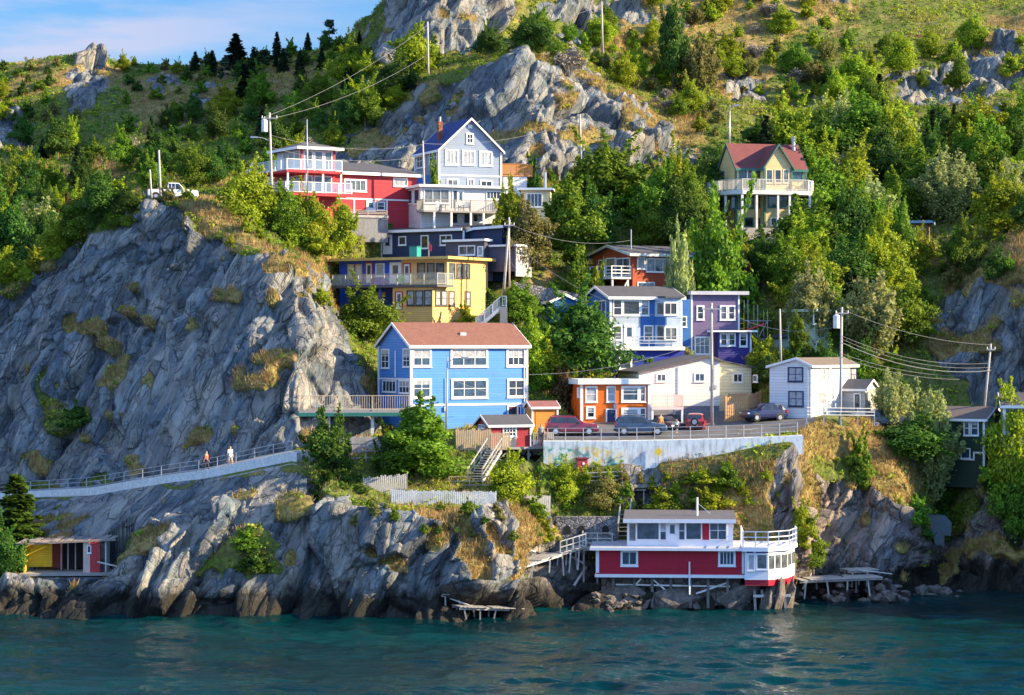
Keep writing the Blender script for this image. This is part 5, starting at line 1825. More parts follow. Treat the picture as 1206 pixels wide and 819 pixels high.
BW = paint('brown_siding', (0.34, 0.17, 0.07), siding=.2)
H.box(-3.2, x1, 0, 4, -2.5, zt, BW)
H.flat_roof([(-3.7, -.5), (x1 + .5, -.5), (x1 + .5, 4.3), (-3.7, 4.3)], zt, .22, DARKROOF, paint('blue_fascia', (0.20, 0.32, 0.48)))
H.win((1078, 268, 1088, 279), ('f', 0), 2, 1, gm=0)
H.carve(-3.7, x1 + .5, -1.5, 4.5)
# --- yellow timber frame behind the white cottage
H = House('timber_frame', 'yellow painted timber stair frame behind the white cottage', 'stairs', 1014, 473, 226, -10)
m = MB(); x1 = H.x(1041)
for x in (0, x1 * .5, x1):
    for y in (0, 1.2):
        m.box(x - .06, x + .06, y - .06, y + .06, -1.5, 3.2 - .2 * x)
H.part(m, 'post', YP)
m = MB()
for z in (.2, 1.0, 1.8, 2.6):
    m.bar((0, -.07, z), (x1, -.07, z - .1), .05, .16); m.bar((0, 1.27, z), (x1, 1.27, z - .1), .05, .16)
H.part(m, 'rail', YP)
m = MB()
for i in range(9):
    m.box(.1 + i * .24, .38 + i * .24, 0, 1.2, 2.3 - i * .22, 2.36 - i * .22)
H.part(m, 'tread', YP)
# ------------------------------------------------------------------ ground lookups
TERR, BV, TP, TQ, TROCK, TDRY, TT, TU, TV = build_terrain(CARVES)
TERR.data.materials.append(terrain_material())
WATER = water_object()
EYE = Vector((0, 0, CZ))


def at(u, py):
    d = Vector(((u - CU) / F, 1.0, -(py - CV) / F)).normalized()
    h = BV.ray_cast(EYE, d, 800)
    return h[0]


def ground(x, y, top=150.0):
    h = BV.ray_cast(Vector((x, y, top)), Vector((0, 0, -1)), 400)
    return h[0].z if h[0] is not None else 0.0


def on(u, Y, py=CV):
    x = (u - CU) / F * Y
    return Vector((x, Y, ground(x, Y)))


def site(name, label, cat, u, py, Y, deg=0, group=None):
    return House(name, label, cat, u, py, Y, deg, group)


# ------------------------------------------------------------------ road, path and their walls
def ribbon(name, us, t0, t1, lift, mat, n=6, kind='structure'):
    mb = MB()
    for u in us:
        for k in range(n + 1):
            p = surf_pt(u, t0 + (t1 - t0) * k / n)
            mb.v.append((p.x, p.y, p.z + lift))
    for i in range(len(us) - 1):
        for k in range(n):
            a = i * (n + 1) + k
            mb.f.append((a, a + n + 1, a + n + 2, a + 1))
    o = mb.build(name, mat)
    if kind:
        o['kind'] = kind
    return o


t = NT('asphalt')
o_ = t.obj()
n1, n2 = t.noise(o_, .5, 5), t.noise(o_, 14, 3)
t.link(t.mix(t.math('MULTIPLY', n2, .4), t.ramp(n1, [(.3, (.075, .072, .07)), (.7, (.15, .145, .14))]), (.05, .05, .05)), t.b.inputs['Base Color'])
t.b.inputs['Roughness'].default_value = .9
ribbon('road', list(range(640, 962, 8)), 5.99, 7.2, .10, t.m, 8)
ribbon('path', list(range(-260, 358, 8)), 3.96, 4.98, .10, concrete('path_concrete', (.34, .33, .32), .3))


def strip(name, pts, drop, th, mat, label=None, cat=None, front=-1):
    """an upright wall following pts (its top front edge), thickness th, going down by drop (number or list)"""
    mb = MB()
    n = len(pts)
    for i, p in enumerate(pts):
        a, b = pts[max(i - 1, 0)], pts[min(i + 1, n - 1)]
        d = Vector((b.x - a.x, b.y - a.y, 0)).normalized()
        nn = Vector((-d.y, d.x, 0)) * th
        dr = drop[i] if isinstance(drop, list) else drop
        for q_ in (p, p + nn, p + nn - Vector((0, 0, dr)), p - Vector((0, 0, dr))):
            mb.v.append(tuple(q_))
    for i in range(n - 1):
        a, b = i * 4, i * 4 + 4
        for k in range(4):
            mb.f.append((a + k, a + (k + 1) % 4, b + (k + 1) % 4, b + k))
    mb.f.append((0, 1, 2, 3)); mb.f.append(tuple((n - 1) * 4 + k for k in (3, 2, 1, 0)))
    o = mb.build(name, mat)
    if label:
        tag(o, label, cat)
    return o


def lerp_px(tab, u):
    us = [a[0] for a in tab]
    return np.interp(u, us, [a[1] for a in tab])


# path parapet, retaining walls below the path
us = list(range(-256, 356, 6))
pp = []
for u in us:
    p = surf_pt(u, 4.0)
    pp.append(Vector((p.x, p.y - .50, p.z + .45)))
kerb = strip('parapet', pp, .95, .6, concrete('kerb_concrete', (.66, .64, .61), .15), 'long pale concrete kerb along the cliff path', 'kerb')
for (ua, ub, nm, dr) in ((58, 148, 'stained concrete retaining wall under the left end of the cliff path', 2.9), (236, 352, 'rust streaked concrete retaining wall under the upper end of the cliff path', 2.5)):
    pts = []
    drs = []
    for u in range(ua, ub + 1, 5):
        p = surf_pt(u, 4.0)
        pts.append(Vector((p.x, p.y - .95, p.z - .51)))
        f_ = (u - ua) / (ub - ua)
        drs.append(dr * (1 - .55 * f_) if ua < 100 else dr * (.5 + .5 * math.sin(f_ * 3.1)))
    strip('retaining_wall', pts, drs, 1.5, concrete('stained_concrete', (.40, .37, .34), .75), nm, 'wall')
rl = empty('path_railing', surf_pt(200, 4.0)); tag(rl, 'thin grey metal railing along the cliff path', 'railing')
m1, m2 = MB(), MB()
prev = None
off = rl.location
for i, u in enumerate(range(-250, 354, 22)):
    p = surf_pt(u, 4.12) - off
    MB().tube(p, p + Vector((0, 0, 1.3)), .035, n=5).build('post', METAL, rl)
    if prev is not None:
        for h in (.5, .9, 1.28):
            m2.tube(prev + Vector((0, 0, h)), p + Vector((0, 0, h)), .024, n=5)
    prev = p
m2.build('rail', METAL, rl)

# mural wall under the road, with the railing on top
t = NT('mural_wall')
o_ = t.obj()
sp = t.n('ShaderNodeSeparateXYZ', {0: o_})
n1, n2 = t.noise(o_, .55, 4, .6), t.noise(o_, 1.4, 4, .6)
base = t.ramp(t.noise(o_, .9, 6, .65), [(.3, (.56, .56, .54)), (.6, (.78, .78, .76))])
zt_ = t.n('ShaderNodeMapRange', {'Value': sp.outputs[2], 'From Min': -1.2, 'From Max': -.3}).outputs[0]
base = t.mix(t.math('MULTIPLY', zt_, .38), base, (.50, .63, .70))
xm = t.n('ShaderNodeMapRange', {'Value': sp.outputs[0], 'From Min': 7.5, 'From Max': 6.0}).outputs[0]
lowm = t.n('ShaderNodeMapRange', {'Value': sp.outputs[2], 'From Min': -.35, 'From Max': -.7}).outputs[0]
mk = t.math('MULTIPLY', xm, lowm)
blot = t.ramp(n1, [(.36, (.62, .42, .08)), (.44, (.75, .58, .16)), (.49, (.70, .70, .64)), (.55, (.10, .34, .24)), (.62, (.06, .30, .38))])
base = t.mix(t.math('MULTIPLY', mk, t.ramp(n2, [(.42, 0.0), (.5, 1.0)])), base, blot)
stn = t.noise(t.n('ShaderNodeMapping', {'Vector': o_, 'Scale': (1.2, 1.2, .25)}).outputs[0], 1.6, 6, .65)
base = t.mix(t.ramp(stn, [(.50, 0.0), (.68, .75)]), base, (.22, .17, .13))
t.link(base, t.b.inputs['Base Color'])
t.b.inputs['Roughness'].default_value = .85
MURAL = t.m
topline = [(640, 520), (720, 520), (800, 518.5), (860, 517), (946, 513)]
pts = [P(u, lerp_px(topline, u), 202.9) for u in range(640, 950, 6)]
o0 = pts[0].copy()
drs = [float(np.interp(u, [640, 830, 870, 946], [3.4, 3.2, 2.6, 1.6])) for u in range(640, 950, 6)]
mw = strip('mural_wall', [p - o0 for p in pts], drs, 1.9, MURAL, 'long pale retaining wall below the road, partly painted in blue, yellow and green', 'wall')
mw.location = o0
rl = empty('road_railing', o0); tag(rl, 'grey pipe railing on the painted wall in front of the parked cars', 'railing')
m1, m2 = MB(), MB()
prev = None
for u in range(645, 950, 21):
    p = P(u, lerp_px(topline, u), 203.15) - o0
    MB().tube(p, p + Vector((0, 0, 1.15)), .04, n=5).build('post', METAL, rl)
    if prev is not None:
        for h in (.4, .78, 1.13):
            m2.tube(prev + Vector((0, 0, h)), p + Vector((0, 0, h)), .024, n=5)
    prev = p
m2.build('rail', METAL, rl)

# gabion wall above the trees, arched stone wall near the boathouse
q = conv(1, 0, 0)
S = site('stone_wall', 'grey dry stone wall on the grassy bank right of the yellow and blue house', 'wall', 602, 360, 233.5, 8)
pl = [(0, -2), (0, S.z(331)), (S.x(640), S.z(338)), (S.x(682), S.z(346)), (S.x(682), -3), ]
S.part(MB().prism(pl, 'y', 0, .9), 'wall', stone('gabion_stone', (.27, .245, .23), 2.4))
S = site('stone_wall', 'low stone wall with three dark arches left of the boathouse', 'wall', 655, 630, 198.6, 2)
x1 = S.x(727); z1 = S.z(609)
wl = S.part(MB().box(0, x1, 0, .8, -1.6, z1), 'wall', stone('rubble_stone', (.22, .21, .21), 2.6))
for uu in (668, 685, 713):
    xx = S.x(uu)
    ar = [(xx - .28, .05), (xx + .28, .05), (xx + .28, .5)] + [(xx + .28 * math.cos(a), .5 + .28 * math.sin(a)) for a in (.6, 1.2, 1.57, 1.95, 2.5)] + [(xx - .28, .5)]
    S.part(MB().prism(ar, 'y', -.03, .02), 'arch_shade', plain('painted_arch_shade', (.012, .012, .013), .9), wl)  # dark panels paint the shade of open arches onto the solid wall
S.carve = None

# ------------------------------------------------------------------ fences, stairs, boardwalks, wharves
def fence(name, label, u0, py0, u1, py1, Y0, Y1, h, mat, style='boards', cat='fence', post=1.7, drop=.6, step=.16):
    """py0, py1: foot of the fence"""
    A, B = P(u0, py0, Y0), P(u1, py1, Y1)
    r = empty(name, A); tag(r, label, cat)
    d = B - A
    L = d.length
    mb, rb = MB(), MB()
    n = max(1, round(L / post))
    for k in range(n + 1):
        p = d * (k / n)
        MB().box(p.x - .05, p.x + .05, p.y + .02, p.y + .12, p.z - drop, p.z + h + .04).build('post', mat, r)
    for q_ in ((.15, .85) if style == 'boards' else (.35, .65, .97)):
        rb.bar(Vector((0, .0, h * q_)), d + Vector((0, .0, h * q_)), .05, .08)
    rb.build('rail', mat, r)
    if style == 'boards':
        nb = int(L / step)
        rr = random.Random(int(u0))
        for k in range(nb):
            p, p2 = d * ((k + .1) / nb), d * ((k + .86) / nb)
            hh = h * rr.uniform(.94, 1.03)
            mb.bar(p + Vector((0, -.05, hh / 2)), p2 + Vector((0, -.05, hh / 2)), .03, hh)
        mb.build('board', mat, r)
    return r


FW = wood('bleached_wood', (.56, .54, .50))
FWW = wood('white_painted_boards', (.74, .73, .71))
FG = wood('silver_wood', (.40, .385, .36))
FT = wood('tan_wood', (.55, .40, .24))
FO = wood('cedar_wood', (.52, .28, .11))
fence('fence', 'white washed board fence along the cliff edge terrace', 461, 597, 584, 599, 193.0, 193.2, 1.4, FWW)
fence('fence', 'tall silver grey board fence left of the white terrace fence', 428, 592, 479, 588, 194.6, 195.4, 2.1, FG)
fence('fence', 'grey picket fence on stilts above the dry grass right of the steps', 617, 603, 648, 604, 195.5, 196.2, 1.4, FG, drop=2.0)
fence('fence', 'tall tan board fence below the big blue house left of the red shed', 537, 535, 578, 533, 203.0, 203.4, 2.1, FT)
fence('fence', 'small tan board fence panel beside the red shed steps', 578, 530, 600, 530, 202.6, 202.8, 1.5, FT)
fence('fence', 'new orange cedar fence front panel beside the cream house', 854, 497, 881, 496.5, 213.6, 214.4, 2.3, FO, step=.2)
fence('fence', 'cedar fence side panel with a raised corner behind the parked blue hatchback', 881.5, 494, 896, 488, 214.6, 219, 2.2, FO, step=.2)
fence('fence', 'upper cedar fence panel in front of the pale yellow gable', 858, 474, 881, 473, 216.8, 217.4, .8, FO, step=.2)
fence('railing', 'thin metal railing in front of the white cottage', 950, 493, 1030, 494, 208.6, 211.5, 1.0, METAL, 'rails', 'railing')
fence('fence', 'low grey fence among the bushes above the arched wall', 690, 572, 733, 570, 201.8, 202.0, 1.1, FG, 'rails')
S = site('retaining_wall', 'stained concrete wall under the wooden deck of the blue house', 'wall', 398, 552, 201.5, 4)
S.part(MB().box(0, S.x(452), 0, .5, -2.5, S.z(515)), 'wall', concrete('stained_concrete', (.40, .37, .34), .75))
fence('railing', 'pale grey wooden railing below the long deck', 412, 549, 450, 548, 199.8, 200.2, 1.9, FG, 'rails', 'railing')
S = site('retaining_wall', 'pale concrete wall where the cliff path meets the deck', 'wall', 345, 553, 199.0, 0)
S.part(MB().box(0, S.x(400), 0, .5, -2.5, S.z(531)), 'wall', concrete('pale_concrete', (.52, .50, .47), .25))


def steps(name, label, A, B, w, mat, rail_h=1.0, n=10, cat='stairs', side=Vector((0, 1, 0))):
    A, B = Vector(A), Vector(B)
    r = empty(name, A); tag(r, label, cat)
    d = B - A
    off = side.normalized() * w
    m = MB()
    for k in range(n):
        p = d * ((k + .5) / n)
        dd = Vector((d.x, d.y, 0)).normalized() * max(.14, Vector((d.x, d.y, 0)).length / n * .55)
        m.add([p - dd, p + dd, p + dd + off, p - dd + off] + [v + Vector((0, 0, .06)) for v in (p - dd, p + dd, p + dd + off, p - dd + off)],
              [(0, 3, 2, 1), (4, 5, 6, 7), (0, 1, 5, 4), (1, 2, 6, 5), (2, 3, 7, 6), (3, 0, 4, 7)])
    m.build('tread', mat, r)
    for o_ in (Vector(), off):
        MB().bar(o_ - Vector((0, 0, .1)), d + o_ - Vector((0, 0, .1)), .08, .26).build('stringer', mat, r)
        mm_ = MB(); mm_.bar(o_ + Vector((0, 0, rail_h)), d + o_ + Vector((0, 0, rail_h)), .1, .08); mm_.bar(o_ + Vector((0, 0, rail_h * .5)), d + o_ + Vector((0, 0, rail_h * .5)), .06, .06)
        for k in range(4):
            p = d * (k / 3) + o_
            mm_.box(p.x - .05, p.x + .05, p.y - .05, p.y + .05, p.z - .4, p.z + rail_h)
        mm_.build('handrail', mat, r)
    return r


steps('stairs', 'steep timber steps running down from the red shed', P(551, 566, 198.5), P(574, 530, 202.5), 1.25, FG, 1.0, 12, side=Vector((1, -.2, 0)))
S = site('landing', 'timber landing with railings at the foot of the steep steps', 'platform', 529, 577, 196.6, 4)
x1 = S.x(577)
S.part(MB().box(0, x1, 0, 2.2, -.15, 0), 'platform', FG)
S.rail([(0, 2.1, 0), (0, .05, 0), (x1, .05, 0), (x1, 2.1, 0)], S.z(556.5) * .75, FT, 'rails', post=1.6)
S.posts([(.1, .1), (x1 * .5, .1), (x1 - .1, .1)], -2.2, -.15, FG, .12)


def boardwalk(name, label, A, B, w, mat, cat='boardwalk', legs=3, legz=1.6, rail=False, seed=1):
    A, B = Vector(A), Vector(B)
    r = empty(name, A); tag(r, label, cat)
    d = B - A
    n = max(3, int(d.length / .3))
    rr = random.Random(seed)
    dx = Vector((d.x, d.y, 0)).normalized()
    s_ = Vector((-dx.y, dx.x, 0))
    m = MB()
    for k in range(n):
        if rr.random() < .05:
            continue
        p = d * ((k + .5) / n)
        e = rr.uniform(-.15, .15)
        m.bar(p + s_ * (-.1 + e), p + s_ * (w + e), d.length / n * .86, .06)
    m.build('plank', mat, r)
    m = MB()
    m.bar(s_ * .2 - Vector((0, 0, .14)), d + s_ * .2 - Vector((0, 0, .14)), .12, .18); m.bar(s_ * (w - .2) - Vector((0, 0, .14)), d + s_ * (w - .2) - Vector((0, 0, .14)), .12, .18)
    m.build('beam', mat, r)
    for k in range(legs):
        p = d * ((k + .3) / legs)
        for o_ in (.2, w - .2):
            q_ = p + s_ * o_
            MB().bar(q_ - Vector((rr.uniform(-.2, .2), 0, .1 + legz)), q_ - Vector((0, 0, .1)), .12).build('post', mat, r)
    if rail:
        m = MB()
        for k in range(5):
            p = d * (k / 4)
            m.box(p.x - .05, p.x + .05, p.y - .05, p.y + .05, p.z, p.z + 1)
        for h in (.5, 1.0):
            m.bar(Vector((0, 0, h)), d + Vector((0, 0, h)), .08, .07)
        m.build('railing', mat, r)
    return r


boardwalk('boardwalk', 'broken sloping boardwalk coming up the dry slope to the boathouse', P(604, 671, 188.4), P(664, 652, 195.0), 1.8, FW, legz=1.2, seed=3)
boardwalk('boardwalk', 'level plank walkway with a railing at the left of the boathouse', P(660, 652, 194.8), P(690, 643, 195.4), 1.5, FW, rail=True, legz=1.8, seed=4)
S = site('landing', 'grey railed landing against the left end of the boathouse', 'platform', 686, 646, 196.4, -3)
x1 = S.x(721)
S.part(MB().box(0, x1, 0, 2.4, -.2, 0), 'platform', FG); S.rail([(0, 2.3, 0), (0, .05, 0), (x1, .05, 0)], S.z(628), FG, 'rails', post=1.5); S.posts([(.1, .1), (x1 * .5, .1), (x1 - .1, .1)], -3.2, -.2, FG, .16)
steps('stairs', 'narrow timber steps climbing behind the boathouse to the bushes', P(727, 634, 199.8), P(735, 570, 203.2), .9, FG, .8, 13, side=Vector((1, .0, 0)))
S = site('platform', 'small grey timber platform on the bank above the boathouse steps', 'platform', 732, 578, 202.6, 0)
x1 = S.x(761)
S.part(MB().box(0, x1, 0, 1.6, 0, .15), 'platform', FG); S.part(MB().box(.5, x1, .2, 1.2, .55, .68), 'bench_top', FW); S.posts([(.6, .3), (x1 - .1, .3)], .15, .55, FG, .12); S.posts([(.2, .2), (x1 - .2, .2)], -1.2, 0, FG, .12)
boardwalk('wharf', 'collapsed old wharf on the shore rocks below the dry slope', P(520, 700, 186.3), P(566, 701, 186.8), 2.4, GREYWOOD, 'wharf', 3, .9, seed=7)
boardwalk('wharf', 'long broken wharf deck right above the water line', P(542, 715, 185.1), P(617, 717, 187.2), 1.9, GREYWOOD, 'wharf', 4, .9, seed=8)
boardwalk('wharf', 'low grey wharf in the shaded cove right of the boathouse', P(943, 684, 199.0), P(1040, 680, 200.6), 3.2, FG, 'wharf', 4, 1.5, seed=9)
boardwalk('wharf', 'small upper platform of grey boards in the shaded cove', P(1000, 672, 202.4), P(1035, 671, 203.2), 2.0, FG, 'wharf', 2, 1.4, seed=10)
rr = random.Random(5)
m = [((528, 704, 186.8), (560, 716, 186.2)), ((690, 668, 197), (676, 690, 195.6)), ((946, 694, 200.5), (958, 668, 203.2)), ((1010, 671, 201.5), (1050, 676, 202.5)), ((672, 655, 196.4), (688, 664, 196)), ((585, 690, 188.2), (604, 684, 189.0)), ((617, 645, 192.4), (630, 650, 193.2)), ((115, 662, 195.8), (142, 668, 194.8))]
nm = ['grey plank leaning on the collapsed wharf', 'stray timber leaning under the plank walkway', 'driftwood beam leaning beside the boathouse porch', 'loose beam lying on the cove wharf', 'short plank lying below the plank walkway', 'plank lying on the dry slope by the wharf', 'short pale plank on the dry slope under the picket fence', 'loose board on the rock right of the ruined shack']
for (a, b), lb in zip(m, nm):
    A, B = P(*a), P(*b)
    o = MB().bar(Vector(), B - A, .22, .08).build('plank', FW, loc=A)
    tag(o, lb, 'plank', 'loose planks on the shore')
# concrete remains in the cove
for (u0, p0, u1, p1, Y, lb) in ((1066, 598, 1094, 612, 214.8, 'pale blue concrete slab in the shaded cove, upper one'), (1080, 607, 1120, 626, 214.2, 'long pale blue concrete block in the shaded cove, below the upper slab'), (1101, 627, 1112, 638, 213.4, 'grey lower concrete footing in the shaded cove')):
    S = site('concrete_block', lb, 'concrete block', u0, p1, Y, -6)
    x1, z1 = S.x(u1), S.z(p0)
    S.part(MB().prism([(0, -.25), (x1, -.4), (x1 * 1.02, z1 * .55), (x1 * .86, z1 * .95), (x1 * .3, z1), (.1, z1 * .8), (-.1, z1 * .4)], 'y', 0, 1.8), 'block', concrete('blue_concrete', (.085, .13, .155), .8))
S = site('concrete_wall', 'grey concrete foundation under the left part of the boathouse', 'wall', 722, 700, 195.6, -3)
S.part(MB().box(0, S.x(788), 0, .6, -2.0, S.z(688)), 'wall', concrete('dark_concrete', (.20, .20, .21)))
S = site('crib', 'timber crib with slanting rocks under the boathouse porch', 'crib', 890, 712, 193.6, -4)
m = MB()
for i in range(5):
    m.bar((i * .62, 0, -1.0), (i * .62 - .1, .2, S.z(695)), .2)
S.part(m, 'post', GREYWOOD)
S.part(MB().bar((-.2, -.08, .7), (2.9, -.08, .75), .12, .2), 'rail', WHITEWOOD)
# slanted rock slabs under the porch
def boulder(name, label, u, py, Y, sx, sy, sz, seed, rot=0, group=None, mat=None):
    bm = bmesh.new()
    bmesh.ops.create_icosphere(bm, subdivisions=3, radius=1)
    rr = random.Random(seed)
    off = Vector((rr.uniform(0, 50),) * 3)
    cuts = [(Vector((rr.uniform(-1, 1), rr.uniform(-1, 1), rr.uniform(-.6, 1))).normalized(), rr.uniform(.45, .8)) for _ in range(9)]
    for v in bm.verts:
        for nrm, dd in cuts:
            k = v.co.dot(nrm)
            if k > dd:
                v.co -= nrm * (k - dd) * .92
        v.co += v.co.normalized() * mnoise.noise(v.co * 2.4 + off) * .13
        v.co = Vector((v.co.x * sx, v.co.y * sy, v.co.z * sz))
    me = bpy.data.meshes.new(name); bm.to_mesh(me); bm.free()
    me.materials.append(mat or ROCKM)
    o = bpy.data.objects.new(name, me); COL.objects.link(o)
    p = P(u, py, Y)
    o.location = p; o.rotation_euler = (0, R(rot), rr.uniform(-.4, .4))
    tag(o, label, 'boulder', group)
    return o


t = NT('boulder_stone')
o_ = t.obj()
n1, n2 = t.noise(o_, 1.1, 6, .65), t.noise(o_, 5, 5, .65)
c_ = t.ramp(n1, [(.3, (.05, .045, .042)), (.5, (.13, .11, .095)), (.7, (.24, .20, .17))])
c_ = t.mix(t.ramp(n2, [(.4, .6), (.55, 0.0)]), c_, (.06, .05, .045))
t.link(c_, t.b.inputs['Base Color']); t.b.inputs['Roughness'].default_value = .9
t.link(t.bump(n2, .8, .12), t.b.inputs['Normal'])
ROCKM = t.m
for i, (u, py, Y, sx, sy, sz, ro, lb) in enumerate((
        (905, 706, 193.6, .62, 1.0, 2.1, 14, 'brown slab of rock standing under the left of the boathouse porch'),
        (917, 704, 193.4, .5, .9, 2.2, 12, 'tall brown rock slab leaning under the middle of the boathouse porch'),
        (930, 704, 194.4, .55, .9, 2.0, 10, 'outer brown rock slab under the right of the boathouse porch'),
        (868, 702, 194.4, 2.3, 1.6, 1.3, -25, 'broad dark boulder under the right half of the boathouse'),
        (738, 706, 194.7, 2.6, 1.2, 1.25, 8, 'low dark rock at the water under the boathouse'),
        (795, 707, 194.5, 3.0, 1.2, 1.15, -4, 'flat wet rock at the water under the middle of the boathouse'),
        )):
    boulder('boulder', lb, u, py, Y, sx, sy, sz, 100 + i, ro)
# rubble along the waterline
mb = MB()
rr = random.Random(9)
base = bmesh.new(); bmesh.ops.create_icosphere(base, subdivisions=1, radius=1)
BVt = [v.co.copy() for v in base.verts]; BFt = [tuple(v.index for v in f.verts) for f in base.faces]; base.free()
for i in range(520):
    u = rr.choice((rr.uniform(935, 1130), rr.uniform(935, 1130), rr.uniform(935, 1130), rr.uniform(935, 1130), rr.uniform(700, 880)))
    p = surf_pt(u, 1.0 + abs(rr.gauss(0, .35)) if not (940 < u < 1130) else 1 + rr.uniform(-.1, 1.5))
    g_ = ground(p.x, p.y - .2)
    s_ = rr.uniform(.12, .5) * (1.4 if rr.random() < .15 else 1)
    ax = Vector((s_ * rr.uniform(.7, 1.5), s_ * rr.uniform(.7, 1.3), s_ * rr.uniform(.4, .8)))
    an = rr.uniform(0, 6)
    b = len(mb.v)
    for v in BVt:
        k = 1 + rr.uniform(-.22, .22)
        x_, y_ = v.x * ax.x * k, v.y * ax.y * k
        mb.v.append((p.x + x_ * math.cos(an) - y_ * math.sin(an), p.y - .2 + x_ * math.sin(an) + y_ * math.cos(an), g_ + .1 + v.z * ax.z * k))
    mb.f += [tuple(b + k for k in f) for f in BFt]
o = mb.build('rubble', ROCKM); o['kind'] = 'stuff'
# small things
S = site('cabinet', 'small red wooden cabinet in the grass under the painted wall', 'cabinet', 680, 553, 202.6, 10)
x1 = S.x(692); S.part(MB().box(0, x1, 0, .7, -.4, S.z(541)), 'box', DR); S.part(MB().box(-.1, x1 + .1, -.1, .8, S.z(541), S.z(539)), 'lid', paint('maroon_paint', (.16, .02, .03))); S.part(MB().box(.45, .62, -.03, .01, .4, .6), 'notice', W['white'])
S = site('sign', 'yellow diamond road sign on the painted wall', 'sign', 775.5, 537, 202.7, 0)
S.part(MB().box(-.03, .03, 0, .06, -.6, .9), 'post', METAL)
S.part(MB().prism([(0, -.02), (.36, .36), (0, .74), (-.36, .36)], 'y', -.04, -.005), 'panel', paint('yellow_sign', (.8, .55, .05)))
S = site('float', 'tiny white float bobbing on the water below the left cliff', 'float', 297, 735, 186.0, 0)
bm = bmesh.new(); bmesh.ops.create_uvsphere(bm, u_segments=12, v_segments=8, radius=.22); me = bpy.data.meshes.new('ball'); bm.to_mesh(me); bm.free(); me.materials.append(W['white'])
o = bpy.data.objects.new('ball', me); COL.objects.link(o); o.parent = S.root; o.scale = (1.2, 1, .8); S.part(MB().tube((.1, 0, .1), (.16, 0, .5), .05), 'stem', W['white'])
S = site('bench', 'small plank bench on the verge by the painted wall railing', 'bench', 868, 507, 206.4, 0); S.root.location.z = ground(S.o.x, S.o.y) + .1
S.part(MB().box(0, 1.4, 0, .4, .4, .46), 'seat', FT); S.part(MB().box(.1, .2, .05, .35, 0, .4), 'leg', FT); S.part(MB().box(1.2, 1.3, .05, .35, 0, .4), 'leg', FT)

S = site('storage_bin', 'teal storage bin in the yard in front of the navy house', 'bin', 482, 303, 235.5, -30)
S.part(MB().box(0, .9, 0, .8, -1.2, 1.0), 'box', paint('teal_plastic', (.03, .28, .25), .4)); S.part(MB().box(-.04, .94, -.04, .84, 1.0, 1.1), 'lid', paint('dark_teal_plastic', (.02, .16, .15), .4))
S = site('flag', 'small red and white flag on a pole in front of the navy house', 'flag', 505, 303, 234.5, -30)
S.part(MB().tube((0, 0, -1.5), (0, 0, 1.5), .03), 'pole', METAL)
S.part(MB().prism([(0, 1.45), (.35, 1.15), (.30, .55), (0, .75)], 'y', -.01, .01), 'cloth', RED)
for k_, (H_, x_, y_, z0_, z1_) in enumerate(((BLUE_H, BLUE_H.x(617), -.09, -.4, BLUE_H.z(409)), (WHH, -.25, -.08, -.6, 4.2), (CREAM, CREAM.x(800), -.1, 0, CREAM.z(432)), (OH, OH.x(763), -.1, -.5, OH.z(453)))):
    H_.part(MB().tube((x_, y_, z0_), (x_, y_, z1_), .05), 'downpipe', W['white'])
for H_, x_, z_ in ((BLUE_H, BLUE_H.x(524), 1.5), (OH, OH.x(724), 1.3), (CREAM, CREAM.x(842), 1.6)):
    mt_ = H_.part(MB().box(x_ - .14, x_ + .14, -.16, -.01, z_, z_ + .4), 'meter_box', METAL)
    H_.part(MB().tube((x_, -.07, z_ + .4), (x_, -.07, z_ + 3.0), .03), 'conduit', METAL, mt_)
# ------------------------------------------------------------------ utility poles and wires
POLEW = wood('pole_wood', (.44, .40, .36))
TOPS = {}


def pole(key, label, u0, py0, u1, py1, Y, r=.13, arm=0.0, transformer=0, lamp=0, mat=None, name='utility_pole', base=None):
    A, B = P(u0, py0, Y), P(u1, py1, Y)
    r_ = empty(name, A); tag(r_, label, 'pole')
    d = B - A
    MB().tube(-d.normalized() * 1.6, d, r, r * .7, 10).build('shaft', mat or POLEW, r_, True)
    if arm:
        m = MB(); c = d - Vector((0, 0, .55))
        m.bar(c + Vector((-arm, -.12, 0)), c + Vector((arm, -.12, 0)), .1, .12)
        m.build('crossarm', POLEW, r_)
        for sx in (-.9, 0, .9):
            MB().tube(c + Vector((arm * sx, -.12, .06)), c + Vector((arm * sx, -.12, .26)), .05, .03, 8).build('insulator', W['white'], r_)
    if transformer:
        c = d - Vector((0, 0, 1.9)) + Vector((transformer * .5, -.1, 0))
        tr = MB().tube(c, c + Vector((0, 0, 1.15)), .3, .3, 12).tube(c + Vector((0, 0, 1.15)), c + Vector((0, 0, 1.25)), .3, .12, 12).build('transformer', plain('pale_metal', (.62, .64, .67), .5), r_, False)
        MB().tube(c + Vector((0, 0, 1.25)), c + Vector((0, 0, 1.5)), .05, .04, 6).build('bushing', W['white'], tr)
    if lamp:
        c = d - Vector((0, 0, .4 if lamp > 0 else 2.8))
        k = 1 if lamp > 0 else -1
        e = c + Vector((k * abs(lamp), -.3, .35))
        MB().path([c, c + Vector((k * abs(lamp) * .5, -.15, .28)), e], .045).build('lamp_arm', METAL, r_)
        MB().box(e.x - .1, e.x + .55 * k if k > 0 else e.x + .1, e.y - .13, e.y + .13, e.z - .08, e.z + .08).build('lamp_head', METAL, r_) if k > 0 else MB().box(e.x - .55, e.x + .1, e.y - .13, e.y + .13, e.z - .08, e.z + .08).build('lamp_head', METAL, r_)
    TOPS[key] = (A + d, d)
    return r_


